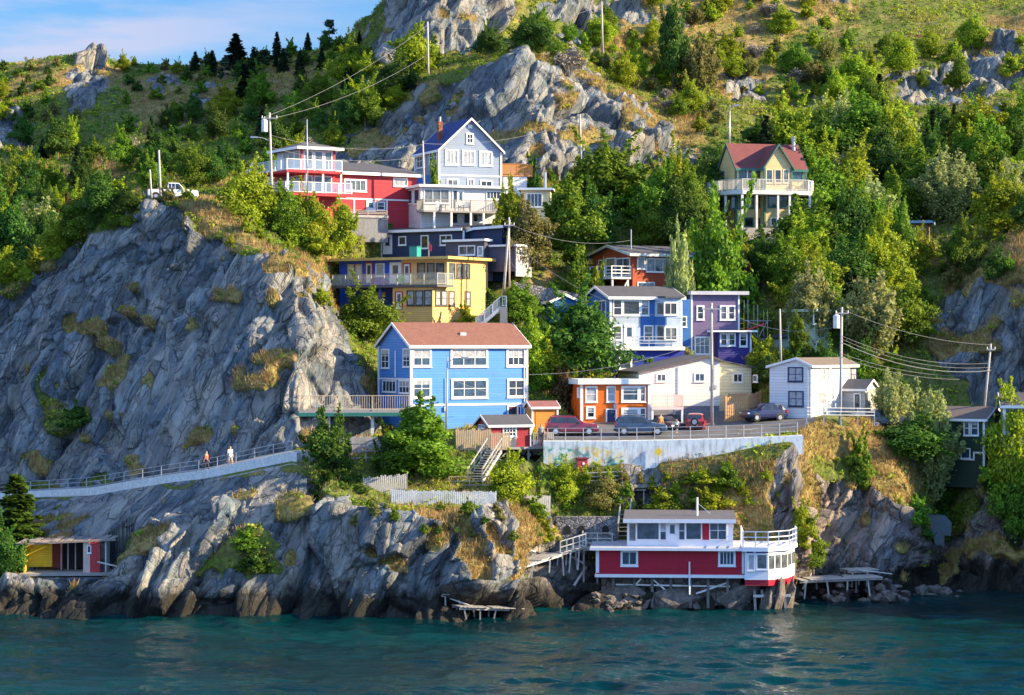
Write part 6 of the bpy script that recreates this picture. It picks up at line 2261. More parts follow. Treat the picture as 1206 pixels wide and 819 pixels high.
pole('a', 'wooden pole with a transformer and street lamp left of the red house', 322, 291, 317.5, 133, 232, .15, .8, -1, -1.3)
pole('b', 'slim pale mast standing in front of the red house decks', 362, 222, 361.5, 141, 236.5, .09, mat=METAL)
pole('c', 'pale pole behind the white truck on top of the big cliff', 189, 228, 187, 177, 229, .14)
pole('d', 'short pale post left of the white truck on the cliff top', 178, 226, 176.5, 200, 228.5, .12)
pole('e', 'tall pole on the skyline ledge above the grey gable house', 504.5, 96, 503.5, 26, 287, .16)
pole('f', 'pole near the top of the hill on the bare outcrop', 709.5, 52, 708.5, 2, 311, .16)
pole('g', 'pole in front of the high cliff right of the grey gable house', 684, 190, 683, 135, 259, .14)
pole('h', 'grey street lamp post behind the tan house', 859, 175, 859.5, 124, 264, .12, lamp=.6, mat=METAL)
pole('i', 'slim pole at the left corner of the grey gable house', 499.5, 222, 498, 166, 244, .12)
pole('j', 'leaning wooden pole in front of the light grey end wall', 593, 346, 600, 259, 229.6, .14, .5)
pole('k', 'second thinner pole beside the leaning one at the light grey wall', 600, 346, 599.5, 256, 230.4, .10)
pole('l', 'thin grey street lamp pole in front of the big blue house', 525.5, 508, 527, 421, 204.6, .10, lamp=1.3, mat=METAL)
pole('m', 'tall wooden pole with a crossarm in front of the cream house', 838.5, 503, 838, 357, 212.4, .15, .9)
pole('n', 'dark leaning pole beside the pale green ruin', 919.5, 424, 918.5, 364, 223, .12)
pole('o', 'tall wooden pole with a transformer in front of the white cottage', 989.5, 490, 991.5, 362, 210.8, .15, .6, -1)
pole('p', 'leaning pale pole in front of the right hand cliff', 1159, 484, 1167, 405, 219, .13, .4)


def wire(label, A, B, sag=.6, r=.016):
    A, B = Vector(A), Vector(B)
    n = 12
    pts = [A.lerp(B, i / n) - Vector((0, 0, sag * 4 * (i / n) * (1 - i / n))) for i in range(n + 1)]
    o = MB().path([p - A for p in pts], r, 5).build('wire', plain('wire_grey', (.22, .22, .23), .5), loc=A)
    tag(o, label, 'wire', 'overhead wires')


def tp(k, dz=0, dx=0):
    return TOPS[k][0] + Vector((dx, -.12, -dz))


wire('highest wire from the white cottage pole to the leaning pole by the right cliff', tp('o', .2), tp('p', .1), .7)
wire('upper wire of the middle bunch between the cottage pole and the right cliff', tp('o', 2.6), tp('p', 1.8), .9)
wire('middle wire of the middle bunch between the cottage pole and the right cliff', tp('o', 2.9), tp('p', 2.2), .9)
wire('lower wire of the middle bunch between the cottage pole and the right cliff', tp('o', 3.2), tp('p', 2.5), 1.0, .03)
wire('low wire from the cottage pole towards the tall feathery tree', tp('o', 4.2), P(1135, 443, 218), .5)
wire('lowest wire from the cottage pole into the tall feathery tree', tp('o', 4.5), P(1130, 447, 217), .5)
wire('upper wire climbing from the transformer pole to the skyline pole', tp('a', .5, -.6), tp('e', .4), .9)
wire('lower wire climbing from the transformer pole to the skyline pole', tp('a', .5, .6), tp('e', 4.0), .9)
wire('wire from the transformer pole to the slim pole by the gable house, upper', tp('a', 2.2), tp('i', .4), .9)
wire('wire from the transformer pole to the slim pole by the gable house, lower', tp('a', 3.4), tp('i', 1.6), .9)
wire('wire from the gable house pole across the cliff foot', tp('i', .3), tp('g', .6), .9)
wire('wire from the tall crossarm pole over the road to the blue house lamp pole', tp('m', 3.2), tp('l', 1.0), 1.6)
wire('wire from the crossarm pole to the white cottage pole', tp('m', .5, .8), tp('o', 1.6), 1.2)
wire('wire from the crossarm pole up to the leaning pole', tp('m', 1.5, -.8), tp('j', 2.0), 2.0)
wire('wire from the leaning pole to the brick red house mast', tp('j', .6, .4), P(744, 283, 238), .9)
wire('thin wire from the lamp pole down to the blue house', tp('l', 1.8), P(590, 466, 210.5), .1)
wire('wire from the leaning pole down to the cream house', tp('j', 4.0), P(754, 437, 218), 1.4)
wire('wire from the skyline pole to the hilltop pole', tp('e', .3), tp('f', .5), 1.6)
# ------------------------------------------------------------------ cars
def carpaint(name, col):
    if name in MATS:
        return MATS[name]
    t = NT(name)
    o = t.obj()
    n1 = t.noise(o, 1.5, 4)
    t.link(t.ramp(n1, [(.3, scale(col, .8)), (.7, scale(col, 1.1))]), t.b.inputs['Base Color'])
    t.b.inputs['Roughness'].default_value = .32
    t.b.inputs['Coat Weight'].default_value = .6
    t.b.inputs['Coat Roughness'].default_value = .08
    MATS[name] = t.m
    return t.m


TYRE = plain('tyre_rubber', (.02, .02, .02), .85)
RIM = plain('alloy', (.5, .5, .52), .35, .7)
CGL = glass('car_glass', (.012, .016, .02), .04)
LITE = plain('headlight_lens', (.7, .7, .68), .15)
TAIL = plain('tail_lens', (.45, .015, .015), .2)
TRIM = plain('black_plastic', (.03, .03, .032), .6)
# stations: x, z low, z belt, z top, half width, half width at the top
SHAPES = {
 'suv': [(2.32, .42, .78, .80, .72, .62), (2.2, .30, .92, .95, .86, .74), (1.25, .26, 1.02, 1.08, .91, .80), (.95, .26, 1.04, 1.14, .91, .76), (.25, .26, 1.05, 1.66, .91, .66), (-.9, .26, 1.06, 1.72, .91, .67), (-1.85, .28, 1.08, 1.66, .90, .65), (-2.2, .32, 1.08, 1.16, .87, .72), (-2.3, .42, .95, 1.0, .80, .70)],
 'pickup': [(2.5, .45, .85, .87, .75, .65), (2.4, .32, .98, 1.02, .9, .8), (1.4, .3, 1.05, 1.12, .92, .82), (1.2, .3, 1.06, 1.15, .92, .76), (.6, .3, 1.06, 1.74, .92, .70), (-.4, .3, 1.06, 1.76, .92, .70), (-.6, .3, 1.06, 1.10, .92, .85), (-2.4, .34, 1.04, 1.08, .92, .85), (-2.5, .45, 1.0, 1.03, .88, .8)],
 'hatch': [(2.05, .40, .72, .74, .66, .58), (1.92, .28, .86, .90, .80, .70), (1.15, .24, .96, 1.02, .85, .74), (.9, .24, .98, 1.08, .85, .70), (.15, .24, 1.0, 1.58, .85, .60), (-.8, .24, 1.0, 1.60, .85, .60), (-1.5, .26, 1.0, 1.48, .84, .58), (-1.9, .30, .98, 1.04, .80, .66), (-2.0, .42, .86, .9, .74, .64)],
 'sedan': [(2.3, .38, .66, .68, .68, .60), (2.15, .26, .80, .84, .84, .74), (1.2, .22, .90, .96, .88, .78), (.85, .22, .92, 1.0, .88, .74), (.1, .22, .93, 1.42, .88, .62), (-.8, .22, .94, 1.42, .88, .62), (-1.5, .24, .95, 1.04, .87, .74), (-2.1, .28, .93, .98, .84, .74), (-2.25, .40, .8, .84, .76, .68)],
}


def car(label, loc, rz, col, kind='suv', name='parked_car', spare=False, rack=False, group='cars parked along the road'):
    r = empty(name, loc, rz); tag(r, label, 'car', group)
    S = SHAPES[kind]
    mb = MB()
    rings = []
    for (x, zl, zb, zt, w, wt) in S:
        zt = max(zt, zb + .02)
        half = [(w * .86, zl), (w * .99, zl + .14), (w, (zl + zb) / 2), (w * .97, zb - .03), (w * .95, zb), (wt + .02, zt - .07), (wt * .86, zt), (wt * .4, zt + .03)]
        ring = [(x, y, z) for y, z in half] + [(x, -y, z) for y, z in reversed(half)]
        rings.append(ring)
    n = len(rings[0])
    for g in rings:
        mb.v += g
    for i in range(len(rings) - 1):
        for k in range(n):
            mb.f.append((i * n + k, i * n + (k + 1) % n, (i + 1) * n + (k + 1) % n, (i + 1) * n + k))
    mb.f.append(tuple(range(n))); mb.f.append(tuple((len(rings) - 1) * n + k for k in reversed(range(n))))
    body = mb.build('body', col, r)
    L0, L1 = S[0][0], S[-1][0]

    def prof(x):
        xs = [s[0] for s in S][::-1]
        return [float(np.interp(x, xs, [s[j] for s in S][::-1])) for j in range(1, 6)]
    # side windows
    front, rear = S[3][0], S[-2][0]
    a = S[4][0] + .05
    b = S[-3][0] - .02 if kind != 'pickup' else S[-4][0] - .02
    cuts = [a, a + (b - a) * .38, a + (b - a) * .72, b]
    for sy in (-1, 1):
        for k in range(3):
            xa, xb = cuts[k] - .04, cuts[k + 1] + .04
            pts = []
            for (x_, lo) in ((xa + (.45 if k == 0 else 0), True), (xb, True), (xb, False), (xa, False)):
                zl, zb, zt, w, wt = prof(x_)
                if lo:
                    y, z = w * .95, zb + .03
                else:
                    y, z = wt + .035, zt - .10
                pts.append((x_, sy * (y + .012), z))
            MB().add(pts, [(0, 1, 2, 3) if sy < 0 else (3, 2, 1, 0)]).build('side_window', CGL, r)
    for (xa, xb, nm) in ((S[3][0] + .02, S[4][0] + .04, 'windscreen'), (S[-2][0] + .06, S[-3][0] - .03, 'rear_window')):
        if nm == 'rear_window' and kind == 'pickup':
            continue
        zl, zb, zt, w, wt = prof(xa)
        zl2, zb2, zt2, w2, wt2 = prof(xb)
        sg = 1 if nm == 'windscreen' else -1
        MB().add([(xa + .02 * sg, -wt * .9, zt + .03), (xa + .02 * sg, wt * .9, zt + .03), (xb + .03 * sg, wt2 * .9, zt2 - .01), (xb + .03 * sg, -wt2 * .9, zt2 - .01)], [(0, 1, 2, 3)]).build(nm, CGL, r)
    rad = .36 if kind in ('suv', 'pickup') else .31
    w0 = S[4][4]
    for x in (L0 - .85, L1 + .82):
        for sy in (-1, 1):
            ar = MB().tube((x, sy * (w0 - .2), rad + .02), (x, sy * (w0 + .008), rad + .02), rad + .07, n=18).build('wheel_arch', TRIM, r)
            wh = MB().tube((x, sy * (w0 - .16), rad), (x, sy * (w0 + .03), rad), rad, n=18).build('wheel', TYRE, r)
            MB().tube((x, sy * (w0 + .02), rad), (x, sy * (w0 + .042), rad), rad * .62, n=12).build('rim', RIM, wh)
    for sy in (-1, 1):
        z = S[1][2] - .14
        MB().box(L0 - .12, L0 - .0, sy * .72 - .16, sy * .72 + .12 * (1 if sy < 0 else 1), z - .08, z + .06).build('headlight', LITE, r)
        MB().box(L1 - .0, L1 + .16, sy * .76 - .1, sy * .76 + .1, S[-1][2] - .12, S[-1][2] + .12).build('taillight', TAIL, r)
        MB().box(S[3][0] - .25, S[3][0] - .05, sy * (w0 + .1) - .09, sy * (w0 + .1) + .09, S[3][2] + .02, S[3][2] + .16).build('mirror', col, r)
    MB().box(L0 - .06, L0 + .03, -.68, .68, .36, .5).build('bumper', TRIM, r)
    MB().box(L1 - .05, L1 + .05, -.72, .72, .40, .56).build('bumper', TRIM, r)
    MB().box(L1 - .06, L1 + .02, -.26, .26, .66, .78).build('number_plate', W['white'], r)
    if spare:
        wh = MB().tube((L1 - .22, 0, 1.0), (L1 - .02, 0, 1.0), .36, n=18).build('spare_wheel', TYRE, r)
        MB().tube((L1 - .24, 0, 1.0), (L1 - .2, 0, 1.0), .22, n=12).build('rim', RIM, wh)
    if rack:
        m = MB()
        for sy in (-.5, .5):
            m.bar((.1, sy, 1.76), (-1.7, sy, 1.76), .04)
        m.build('roof_rail', TRIM, r)
    return r


def onroad(u, Y):
    x = (u - CU) / F * Y
    return Vector((x, Y, ground(x, Y) + .11))


car('dark red crossover parked at the left end of the road, facing right', onroad(673, 207.6), R(4), carpaint('wine_paint', (.17, .012, .03)), 'suv', rack=True)
car('slate blue estate car parked on the road in front of the orange house', onroad(754, 207.6), R(0), carpaint('slate_paint', (.028, .055, .11)), 'suv', rack=True)
car('dark sedan parked under the white carport', onroad(785, 212.4), R(-62), carpaint('graphite_paint', (.03, .033, .045)), 'sedan')
car('red off road car with a spare wheel on its back, under the cream house', onroad(820, 212.2), R(82), carpaint('red_paint', (.30, .015, .02)), 'suv', spare=True)
car('dark blue hatchback parked on the slope beside the cedar fence', onroad(900, 213.2), R(202), carpaint('blue_paint', (.010, .018, .075)), 'hatch')
car('silver car mostly hidden beyond the dark red crossover', onroad(637, 208.8), R(6), carpaint('silver_paint', (.5, .5, .52)), 'hatch')
car('dark car parked at the right end of the white cottage railing', onroad(1044, 216.0), R(10), carpaint('graphite_paint', (.03, .033, .045)), 'hatch')
# white pickup on the top of the big cliff
r = car('white pickup truck parked on top of the big grey cliff', on(203, 231.5) + Vector((0, 0, -.1)), R(12), carpaint('white_car_paint', (.72, .72, .72)), 'pickup', group=None, name='pickup_truck')
MB().box(-2.36, -.62, -.74, .74, 1.09, 1.14).build('bed_cover', TRIM, r)
MB().box(-2.56, -2.45, -.7, .7, .62, 1.0).build('tailgate', carpaint('blue_paint', (.02, .035, .14)), r)

# ------------------------------------------------------------------ people
SKIN = plain('skin', (.46, .27, .19), .6)


def skinned(name, verts, edges, rad, mat, parent):
    me = bpy.data.meshes.new(name)
    me.from_pydata(verts, edges, [])
    o = bpy.data.objects.new(name, me)
    COL.objects.link(o)
    md = o.modifiers.new('skin', 'SKIN')
    md.use_smooth_shade = True
    for i, rr_ in enumerate(rad):
        me.skin_vertices[0].data[i].radius = (rr_, rr_)
    me.skin_vertices[0].data[0].use_root = True
    o.modifiers.new('sub', 'SUBSURF').levels = 1
    o.modifiers['sub'].render_levels = 1
    dg = bpy.context.evaluated_depsgraph_get()
    m2 = bpy.data.meshes.new_from_object(o.evaluated_get(dg))
    m2.name = name
    m2.materials.clear(); m2.materials.append(mat)
    o2 = bpy.data.objects.new(name, m2)
    COL.objects.link(o2)
    o2.parent = parent
    bpy.data.objects.remove(o, do_unlink=True)
    return o2


def person(label, loc, rz, shirt, trousers, hair, stride=.22, arm=.12, hscale=1.0, shorts=False, bag=None):
    r = empty('person', loc, rz); tag(r, label, 'person', 'people on the path and road')
    r.scale = (hscale,) * 3
    s = stride
    # faces -y locally
    V = [(0, 0, .95), (0, .01, 1.15), (0, 0, 1.38), (0, -.01, 1.50), (0, -.02, 1.60), (0, -.03, 1.71),
         (.19, 0, 1.40), (.25, .02 + arm * .3, 1.13), (.25, -arm, .88), (.25, -arm - .03, .78),
         (-.19, 0, 1.40), (-.25, .02 - arm * .3, 1.13), (-.25, arm, .88), (-.25, arm - .03, .78),
         (.10, 0, .90), (.11, -s * .5, .50), (.11, -s * .75, .09), (.11, -s * .75 - .17, .04),
         (-.10, 0, .90), (-.11, s * .2, .50), (-.11, s, .10), (-.11, s - .16, .04)]
    E = [(0, 1), (1, 2), (2, 3), (3, 4), (4, 5), (2, 6), (6, 7), (7, 8), (8, 9), (2, 10), (10, 11), (11, 12), (12, 13), (0, 14), (14, 15), (15, 16), (16, 17), (0, 18), (18, 19), (19, 20), (20, 21)]
    Rd = [.14, .13, .13, .055, .10, .085, .065, .048, .036, .03, .065, .048, .036, .03, .095, .065, .045, .035, .095, .065, .045, .035]
    skinned('body', V, E, Rd, SKIN, r)
    iv = [1, 0, 2, 6, 7, 10, 11]
    skinned('shirt', [V[i] for i in iv], [(0, 1), (0, 2), (2, 3), (3, 4), (2, 5), (5, 6)], [.16, .165, .165, .085, .062, .085, .062], shirt, r)
    if shorts:
        skinned('shorts', [V[0], V[14], V[15], V[18], V[19]], [(0, 1), (1, 2), (0, 3), (3, 4)], [.155, .115, .085, .115, .085], trousers, r)
    else:
        skinned('trousers', [V[0], V[14], V[15], V[16], V[18], V[19], V[20]], [(0, 1), (1, 2), (2, 3), (0, 4), (4, 5), (5, 6)], [.155, .115, .085, .062, .115, .085, .062], trousers, r)
    skinned('hair', [(0, 0, 1.72), (0, .03, 1.64)], [(0, 1)], [.10, .10], hair, r)
    if bag:
        skinned('backpack', [(0, .2, 1.05), (0, .2, 1.38)], [(0, 1)], [.13, .12], bag, r)
    return r


def fab(n, c):
    return plain(n, c, .85, var=.25)


pk = lambda u, t_=4.5: surf_pt(u, t_) + Vector((0, 0, .11))
BRH, BLH = fab('brown_hair', (.08, .045, .025)), fab('black_hair', (.02, .018, .016))
person('walker in an orange top and dark trousers on the cliff path', pk(243, 4.45), R(70), fab('orange_cloth', (.75, .16, .04)), fab('dark_cloth', (.03, .03, .05)), BRH, .25)
person('walker in a white shirt and pale shorts on the cliff path', pk(271, 4.4), R(40), fab('white_cloth', (.75, .73, .72)), fab('pale_cloth', (.55, .48, .45)), BLH, .2, shorts=True, bag=fab('dark_cloth', (.03, .03, .05)))
person('person in grey standing on the shed platform left of the dark red car', P(637.5, 523, 203.9) + Vector((0, 0, .0)), R(10), fab('grey_cloth', (.20, .22, .22)), fab('dark_cloth', (.03, .03, .05)), BLH, .06, .2)
person('person in a pink top next to the rear of the dark red car', onroad(647, 205.9), R(-30), fab('pink_cloth', (.7, .18, .38)), fab('dark_cloth', (.03, .03, .05)), BRH, .1)
person('person in an ochre jacket standing at the carport', onroad(778, 209.9), R(20), fab('ochre_cloth', (.55, .22, .05)), fab('brown_cloth', (.2, .11, .06)), BRH, .12)
person('child in a white shirt and dark shorts in front of the carport sedan', onroad(797, 208.6), R(-25), fab('white_cloth', (.75, .73, .72)), fab('navy_cloth', (.02, .03, .09)), BLH, .12, .12, .74, shorts=True)
# ------------------------------------------------------------------ foliage
def leafmat(name, dark, light, hue=.5, trans=.42):
    t = NT(name)
    oi = t.n('ShaderNodeObjectInfo').outputs['Random']
    o = t.obj()
    n1 = t.noise(o, .9, 3)
    at_ = t.n('ShaderNodeAttribute', attribute_name='tint').outputs['Fac']
    f = t.math('ADD', t.math('MULTIPLY', at_, .6), t.math('MULTIPLY', n1, .4))
    c = t.ramp(f, [(.2, dark), (.75, light)])
    hs_ = t.n('ShaderNodeHueSaturation', {'Color': c})
    t.link(t.math('ADD', .5 - .022, t.math('MULTIPLY', oi, .04)), hs_.inputs['Hue'])
    t.link(t.math('ADD', .78, t.math('MULTIPLY', oi, .45)), hs_.inputs['Value'])
    t.link(hs_.outputs[0], t.b.inputs['Base Color'])
    t.b.inputs['Roughness'].default_value = .6
    t.b.inputs['Specular IOR Level'].default_value = .25
    tr = t.n('ShaderNodeBsdfTranslucent')
    t.link(hs_.outputs[0], tr.inputs['Color'])
    mx = t.n('ShaderNodeMixShader')
    mx.inputs[0].default_value = trans
    t.link(t.b.outputs[0], mx.inputs[1])
    t.link(tr.outputs[0], mx.inputs[2])
    out = [n for n in t.t.nodes if n.type == 'OUTPUT_MATERIAL'][0]
    t.link(mx.outputs[0], out.inputs['Surface'])
    return t.m


LM = {
 'dark': leafmat('dark_leaves', (.022, .064, .010), (.100, .200, .022)),
 'mid': leafmat('mid_leaves', (.052, .115, .008), (.205, .340, .022)),
 'lime': leafmat('lime_leaves', (.120, .185, .006), (.400, .480, .026)),
 'olive': leafmat('olive_leaves', (.105, .115, .026), (.320, .310, .085)),
 'pale': leafmat('pale_leaves', (.170, .210, .065), (.430, .470, .170)),
 'conifer': leafmat('conifer_needles', (.012, .030, .014), (.045, .080, .032), trans=.15),
 'russet': leafmat('russet_leaves', (.050, .025, .014), (.150, .080, .035)),
 'twig': leafmat('bare_twigs', (.16, .13, .10), (.36, .31, .26), trans=.0),
}
BARK = wood('bark', (.13, .10, .08))
BARKP = wood('pale_bark', (.34, .30, .26))


def leaf_mesh(name, C_, N_, size, aspect=1.6, tint=None, rng=None):
    """n diamond leaves at centres C_, roughly facing N_"""
    rng = rng or RNG
    n = len(C_)
    N_ = N_ / (np.linalg.norm(N_, axis=1, keepdims=True) + 1e-9)
    rnd = rng.normal(size=(n, 3))
    a = np.cross(N_, rnd); a /= (np.linalg.norm(a, axis=1, keepdims=True) + 1e-9)
    b = np.cross(N_, a)
    s = (size if isinstance(size, np.ndarray) else np.full(n, size)) * rng.uniform(.6, 1.3, n)
    a = a * (s * aspect * .5)[:, None]
    b = b * (s * .5)[:, None]
    fold = N_ * (s * .12)[:, None]
    v = np.stack([C_ - a, C_ - b + fold, C_ + a, C_ + b + fold], 1).reshape(-1, 3)
    me = bpy.data.meshes.new(name)
    me.vertices.add(4 * n)
    me.vertices.foreach_set('co', v.astype(np.float32).reshape(-1))
    me.loops.add(4 * n)
    me.loops.foreach_set('vertex_index', np.arange(4 * n, dtype=np.int32))
    me.polygons.add(n)
    me.polygons.foreach_set('loop_start', np.arange(0, 4 * n, 4, dtype=np.int32))
    try:
        me.polygons.foreach_set('loop_total', np.full(n, 4, np.int32))
    except Exception:
        pass
    me.update()
    tint = rng.uniform(0, 1, n) if tint is None else tint
    at_ = me.attributes.new('tint', 'FLOAT', 'POINT')
    at_.data.foreach_set('value', np.repeat(tint, 4).astype(np.float32))
    return me


def crown_broad(rng, H, Wd, lobes, per, leaf, base=.18, droop=0.0, shape=1.0):
    """lobed crown; returns leaf centres, normals, lobe centres"""
    Cs, Ns, T_ = [], [], []
    cen = []
    ph = rng.uniform(0, 6.283, 2)
    for i in range(lobes):
        z = rng.uniform(0, 1) ** .85
        r_env = (math.sin(math.pi * min(1, (z * .92 + .08) ** (.75 * shape)))) ** .7
        ang = rng.uniform(0, 2 * math.pi)
        rad = math.sqrt(rng.uniform(.08, 1)) * r_env * .78 * (1 + .28 * math.sin(2 * ang + ph[0] + z * 3) + .18 * math.sin(5 * ang + ph[1] - z * 4))
        c = np.array([math.cos(ang) * rad * Wd / 2, math.sin(ang) * rad * Wd / 2, H * (base + (1 - base) * (z * .86 + .05))])
        lr = rng.uniform(.08, .25) * min(Wd, H) * (1.15 - .5 * z)
        cen.append((c, lr))
        d = rng.normal(size=(per, 3)); d /= np.linalg.norm(d, axis=1, keepdims=True)
        rr_ = lr * rng.uniform(.45, 1.12, per) ** .6
        rr_ = np.where(rng.uniform(0, 1, per) < .12, rr_ * rng.uniform(1.1, 1.7, per), rr_)
        p = c + d * rr_[:, None] * np.array([1, 1, .78])
        nn = d + rng.normal(size=(per, 3)) * .55 + np.array([0, 0, .35])
        Cs.append(p); Ns.append(nn)
        T_.append(np.clip(rng.normal(rng.uniform(.25, .75), .2, per), 0, 1))
    for i in range(int(lobes * .4)):          # ragged sprays standing out of the crown
        c0, _ = cen[int(rng.integers(len(cen)))]
        dv = np.array([c0[0], c0[1], c0[2] - H * .5]); dv = dv / (np.linalg.norm(dv) + 1e-6) + rng.normal(size=3) * .35 + np.array([0, 0, .35])
        k = per // 3
        tt = rng.uniform(0, 1, k) ** .7
        p = c0 + dv * (tt * rng.uniform(.16, .34) * min(Wd, H))[:, None] + rng.normal(size=(k, 3)) * (.05 * min(Wd, H) * (1 - .75 * tt))[:, None]
        Cs.append(p); Ns.append(rng.normal(size=(k, 3)) + np.array([0, 0, .4])); T_.append(np.clip(rng.normal(.6, .2, k), 0, 1))
    return np.concatenate(Cs), np.concatenate(Ns), np.concatenate(T_), cen


def trunk_mb(H, cen, r0, base=.2, n=7, rng=None):
    mb = MB()
    top = Vector((rng.uniform(-.2, .2), rng.uniform(-.2, .2), H * .72))
    mb.path([(0, 0, -.8), (.03, .02, H * base), tuple(top * .6 + Vector((0, 0, H * .08))), tuple(top)], [r0 * 1.25, r0, r0 * .6, r0 * .2], 7)
    for c, lr in cen[:n]:
        z0 = min(c[2] * .75, H * .5) * rng.uniform(.5, .9)
        mb.path([(0, 0, z0), (c[0] * .5, c[1] * .5, z0 + (c[2] - z0) * .6), tuple(c)], [r0 * .5, r0 * .3, r0 * .08], 5)
    return mb


PROTO = {}


def make_proto(kind, seed):
    rng = np.random.default_rng(seed)
    if kind == 'broad':
        C_, N_, T_, cen = crown_broad(rng, 7, 6.8, 42, 400, .3)
        me = leaf_mesh('crown', C_, N_, .205, 1.6, T_, rng); tb = trunk_mb(7, cen, .17, rng=rng); H, Wd, bark = 7, 6.4, BARK
    elif kind == 'oval':
        C_, N_, T_, cen = crown_broad(rng, 9, 5.4, 50, 380, .3, base=.12, shape=1.15)
        me = leaf_mesh('crown', C_, N_, .205, 1.6, T_, rng); tb = trunk_mb(9, cen, .17, rng=rng); H, Wd, bark = 9, 5.4, BARK
    elif kind == 'bush':
        C_, N_, T_, cen = crown_broad(rng, 2.6, 3.2, 22, 200, .2, base=.02, shape=.7)
        me = leaf_mesh('crown', C_, N_, .17, 1.5, T_, rng); tb = trunk_mb(2.6, cen, .05, base=.1, rng=rng); H, Wd, bark = 2.6, 3.2, BARK
    elif kind in ('feather', 'bigfeather'):
        # many upright sprays, thin at the tips
        H, Wd, bark = (7, 5.2, BARKP) if kind == 'feather' else (12, 9, BARKP)
        big = kind != 'feather'
        Cs, Ns, T_, cen = [], [], [], []
        for i in range(110 if big else 60):
            ang = rng.uniform(0, 6.283); e = math.sqrt(rng.uniform(0, 1))
            r1 = e * Wd * .5
            z0, z1 = H * rng.uniform(.05, .35), H * (1.0 - .45 * e ** 1.6) * rng.uniform(.75, 1.02)
            k = 170 if big else 100
            t_ = rng.uniform(0, 1, k) ** .8
            px = math.cos(ang) * r1 * (.35 + .65 * t_); py_ = math.sin(ang) * r1 * (.35 + .65 * t_)
            pz = z0 + (z1 - z0) * t_
            wd = .42 * (1 - t_ * .72)
            p = np.stack([px + rng.normal(size=k) * wd, py_ + rng.normal(size=k) * wd, pz + rng.normal(size=k) * .12], 1)
            Cs.append(p); Ns.append(rng.normal(size=(k, 3)) + np.array([math.cos(ang) * .6, math.sin(ang) * .6, .1]))
            T_.append(np.clip(rng.normal(rng.uniform(.3, .8), .18, k), 0, 1))
            cen.append((np.array([math.cos(ang) * r1 * .9, math.sin(ang) * r1 * .9, z0 + (z1 - z0) * .85]), .3))
        C_, N_, T_ = np.concatenate(Cs), np.concatenate(Ns), np.concatenate(T_)
        me = leaf_mesh('crown', C_, N_, .20, 2.0, T_, rng); tb = trunk_mb(H, cen, .13, base=.1, n=18, rng=rng)
    elif kind == 'spruce':
        H, Wd, bark = 8, 4.2, BARK
        Cs, Ns, T_ = [], [], []
        z = .5
        while z < H * .98:
            e = (1 - z / H)
            nb = int(5 + 5 * e)
            for b in range(nb):
                ang = rng.uniform(0, 6.283); L = Wd * .5 * e ** .8 * rng.uniform(.7, 1.12) + .12
                k = int(10 + 46 * L)
                t_ = rng.uniform(.05, 1, k)
                wd = .30 * (1 - .6 * t_) * (L / 1.5 + .3)
                dx_, dy_ = math.cos(ang), math.sin(ang)
                sd_ = rng.normal(size=k) * wd
                p = np.stack([dx_ * L * t_ - dy_ * sd_, dy_ * L * t_ + dx_ * sd_, z - L * t_ * .32 + t_ ** 3 * L * .2 + rng.normal(size=k) * .06], 1)
                Cs.append(p); Ns.append(np.stack([rng.normal(size=k) * .4 + dx_ * .2, rng.normal(size=k) * .4 + dy_ * .2, np.ones(k)], 1))
                T_.append(np.clip(.15 + .6 * t_ + rng.normal(size=k) * .15, 0, 1))
            z += rng.uniform(.22, .38)
        C_, N_, T_ = np.concatenate(Cs), np.concatenate(Ns), np.concatenate(T_)
        me = leaf_mesh('crown', C_, N_, .26, 1.9, T_, rng)
        tb = MB().path([(0, 0, -.8), (0, 0, H * .5), (0, 0, H * 1.0)], [.16, .1, .02], 7)
    elif kind == 'pine':
        # open, wind shaped young pine on the skyline
        H, Wd, bark = 6, 3.2, BARK
        Cs, Ns, T_, cen = [], [], [], []
        for i in range(26):
            z = H * rng.uniform(.25, 1.0); ang = rng.uniform(0, 6.283); L = Wd * .5 * (1.15 - z / H) * rng.uniform(.5, 1.1) + .15
            c = np.array([math.cos(ang) * L, math.sin(ang) * L, z])
            k = 60
            d = rng.normal(size=(k, 3)); p = c + d * np.array([.26, .26, .13])
            Cs.append(p); Ns.append(d + np.array([0, 0, .6])); T_.append(rng.uniform(0, 1, k)); cen.append((c, .3))
        me = leaf_mesh('crown', np.concatenate(Cs), np.concatenate(Ns), .24, 2.0, np.concatenate(T_), rng)
        tb = MB().path([(0, 0, -.6), (0, 0, H * .6), (0, 0, H)], [.12, .07, .02], 6)
        for c, lr in cen[:14]:
            tb.path([(0, 0, c[2] - .2), tuple(c)], [.04, .015], 4)
    elif kind == 'twiggy':
        H, Wd, bark = 3.0, 2.8, BARKP
        mb = MB()
        Cs, Ns = [], []
        for i in range(46):
            ang = rng.uniform(0, 6.283); e = math.sqrt(rng.uniform(0, 1)); h = H * rng.uniform(.6, 1.0) * (1 - .3 * e)
            p1 = (math.cos(ang) * e * Wd * .25, math.sin(ang) * e * Wd * .25, h * .5)
            p2 = (math.cos(ang) * e * Wd * .5, math.sin(ang) * e * Wd * .5, h)
            mb.path([(0, 0, -.2), p1, p2], [.03, .022, .008], 4)
            k = 46
            t_ = rng.uniform(.4, 1.05, k)[:, None]
            Cs.append(np.array(p1) * (1 - t_) + np.array(p2) * t_ + rng.normal(size=(k, 3)) * .16); Ns.append(rng.normal(size=(k, 3)))
        me = leaf_mesh('crown', np.concatenate(Cs), np.concatenate(Ns), .10, 3.2, None, rng)
        tb = mb
    tm = tb.build('trunk_shape', bark)
    tme = tm.data
    bpy.data.objects.remove(tm, do_unlink=True)
    me.materials.append(LM['mid'])
    PROTO.setdefault(kind, []).append((me, tme, H, Wd))


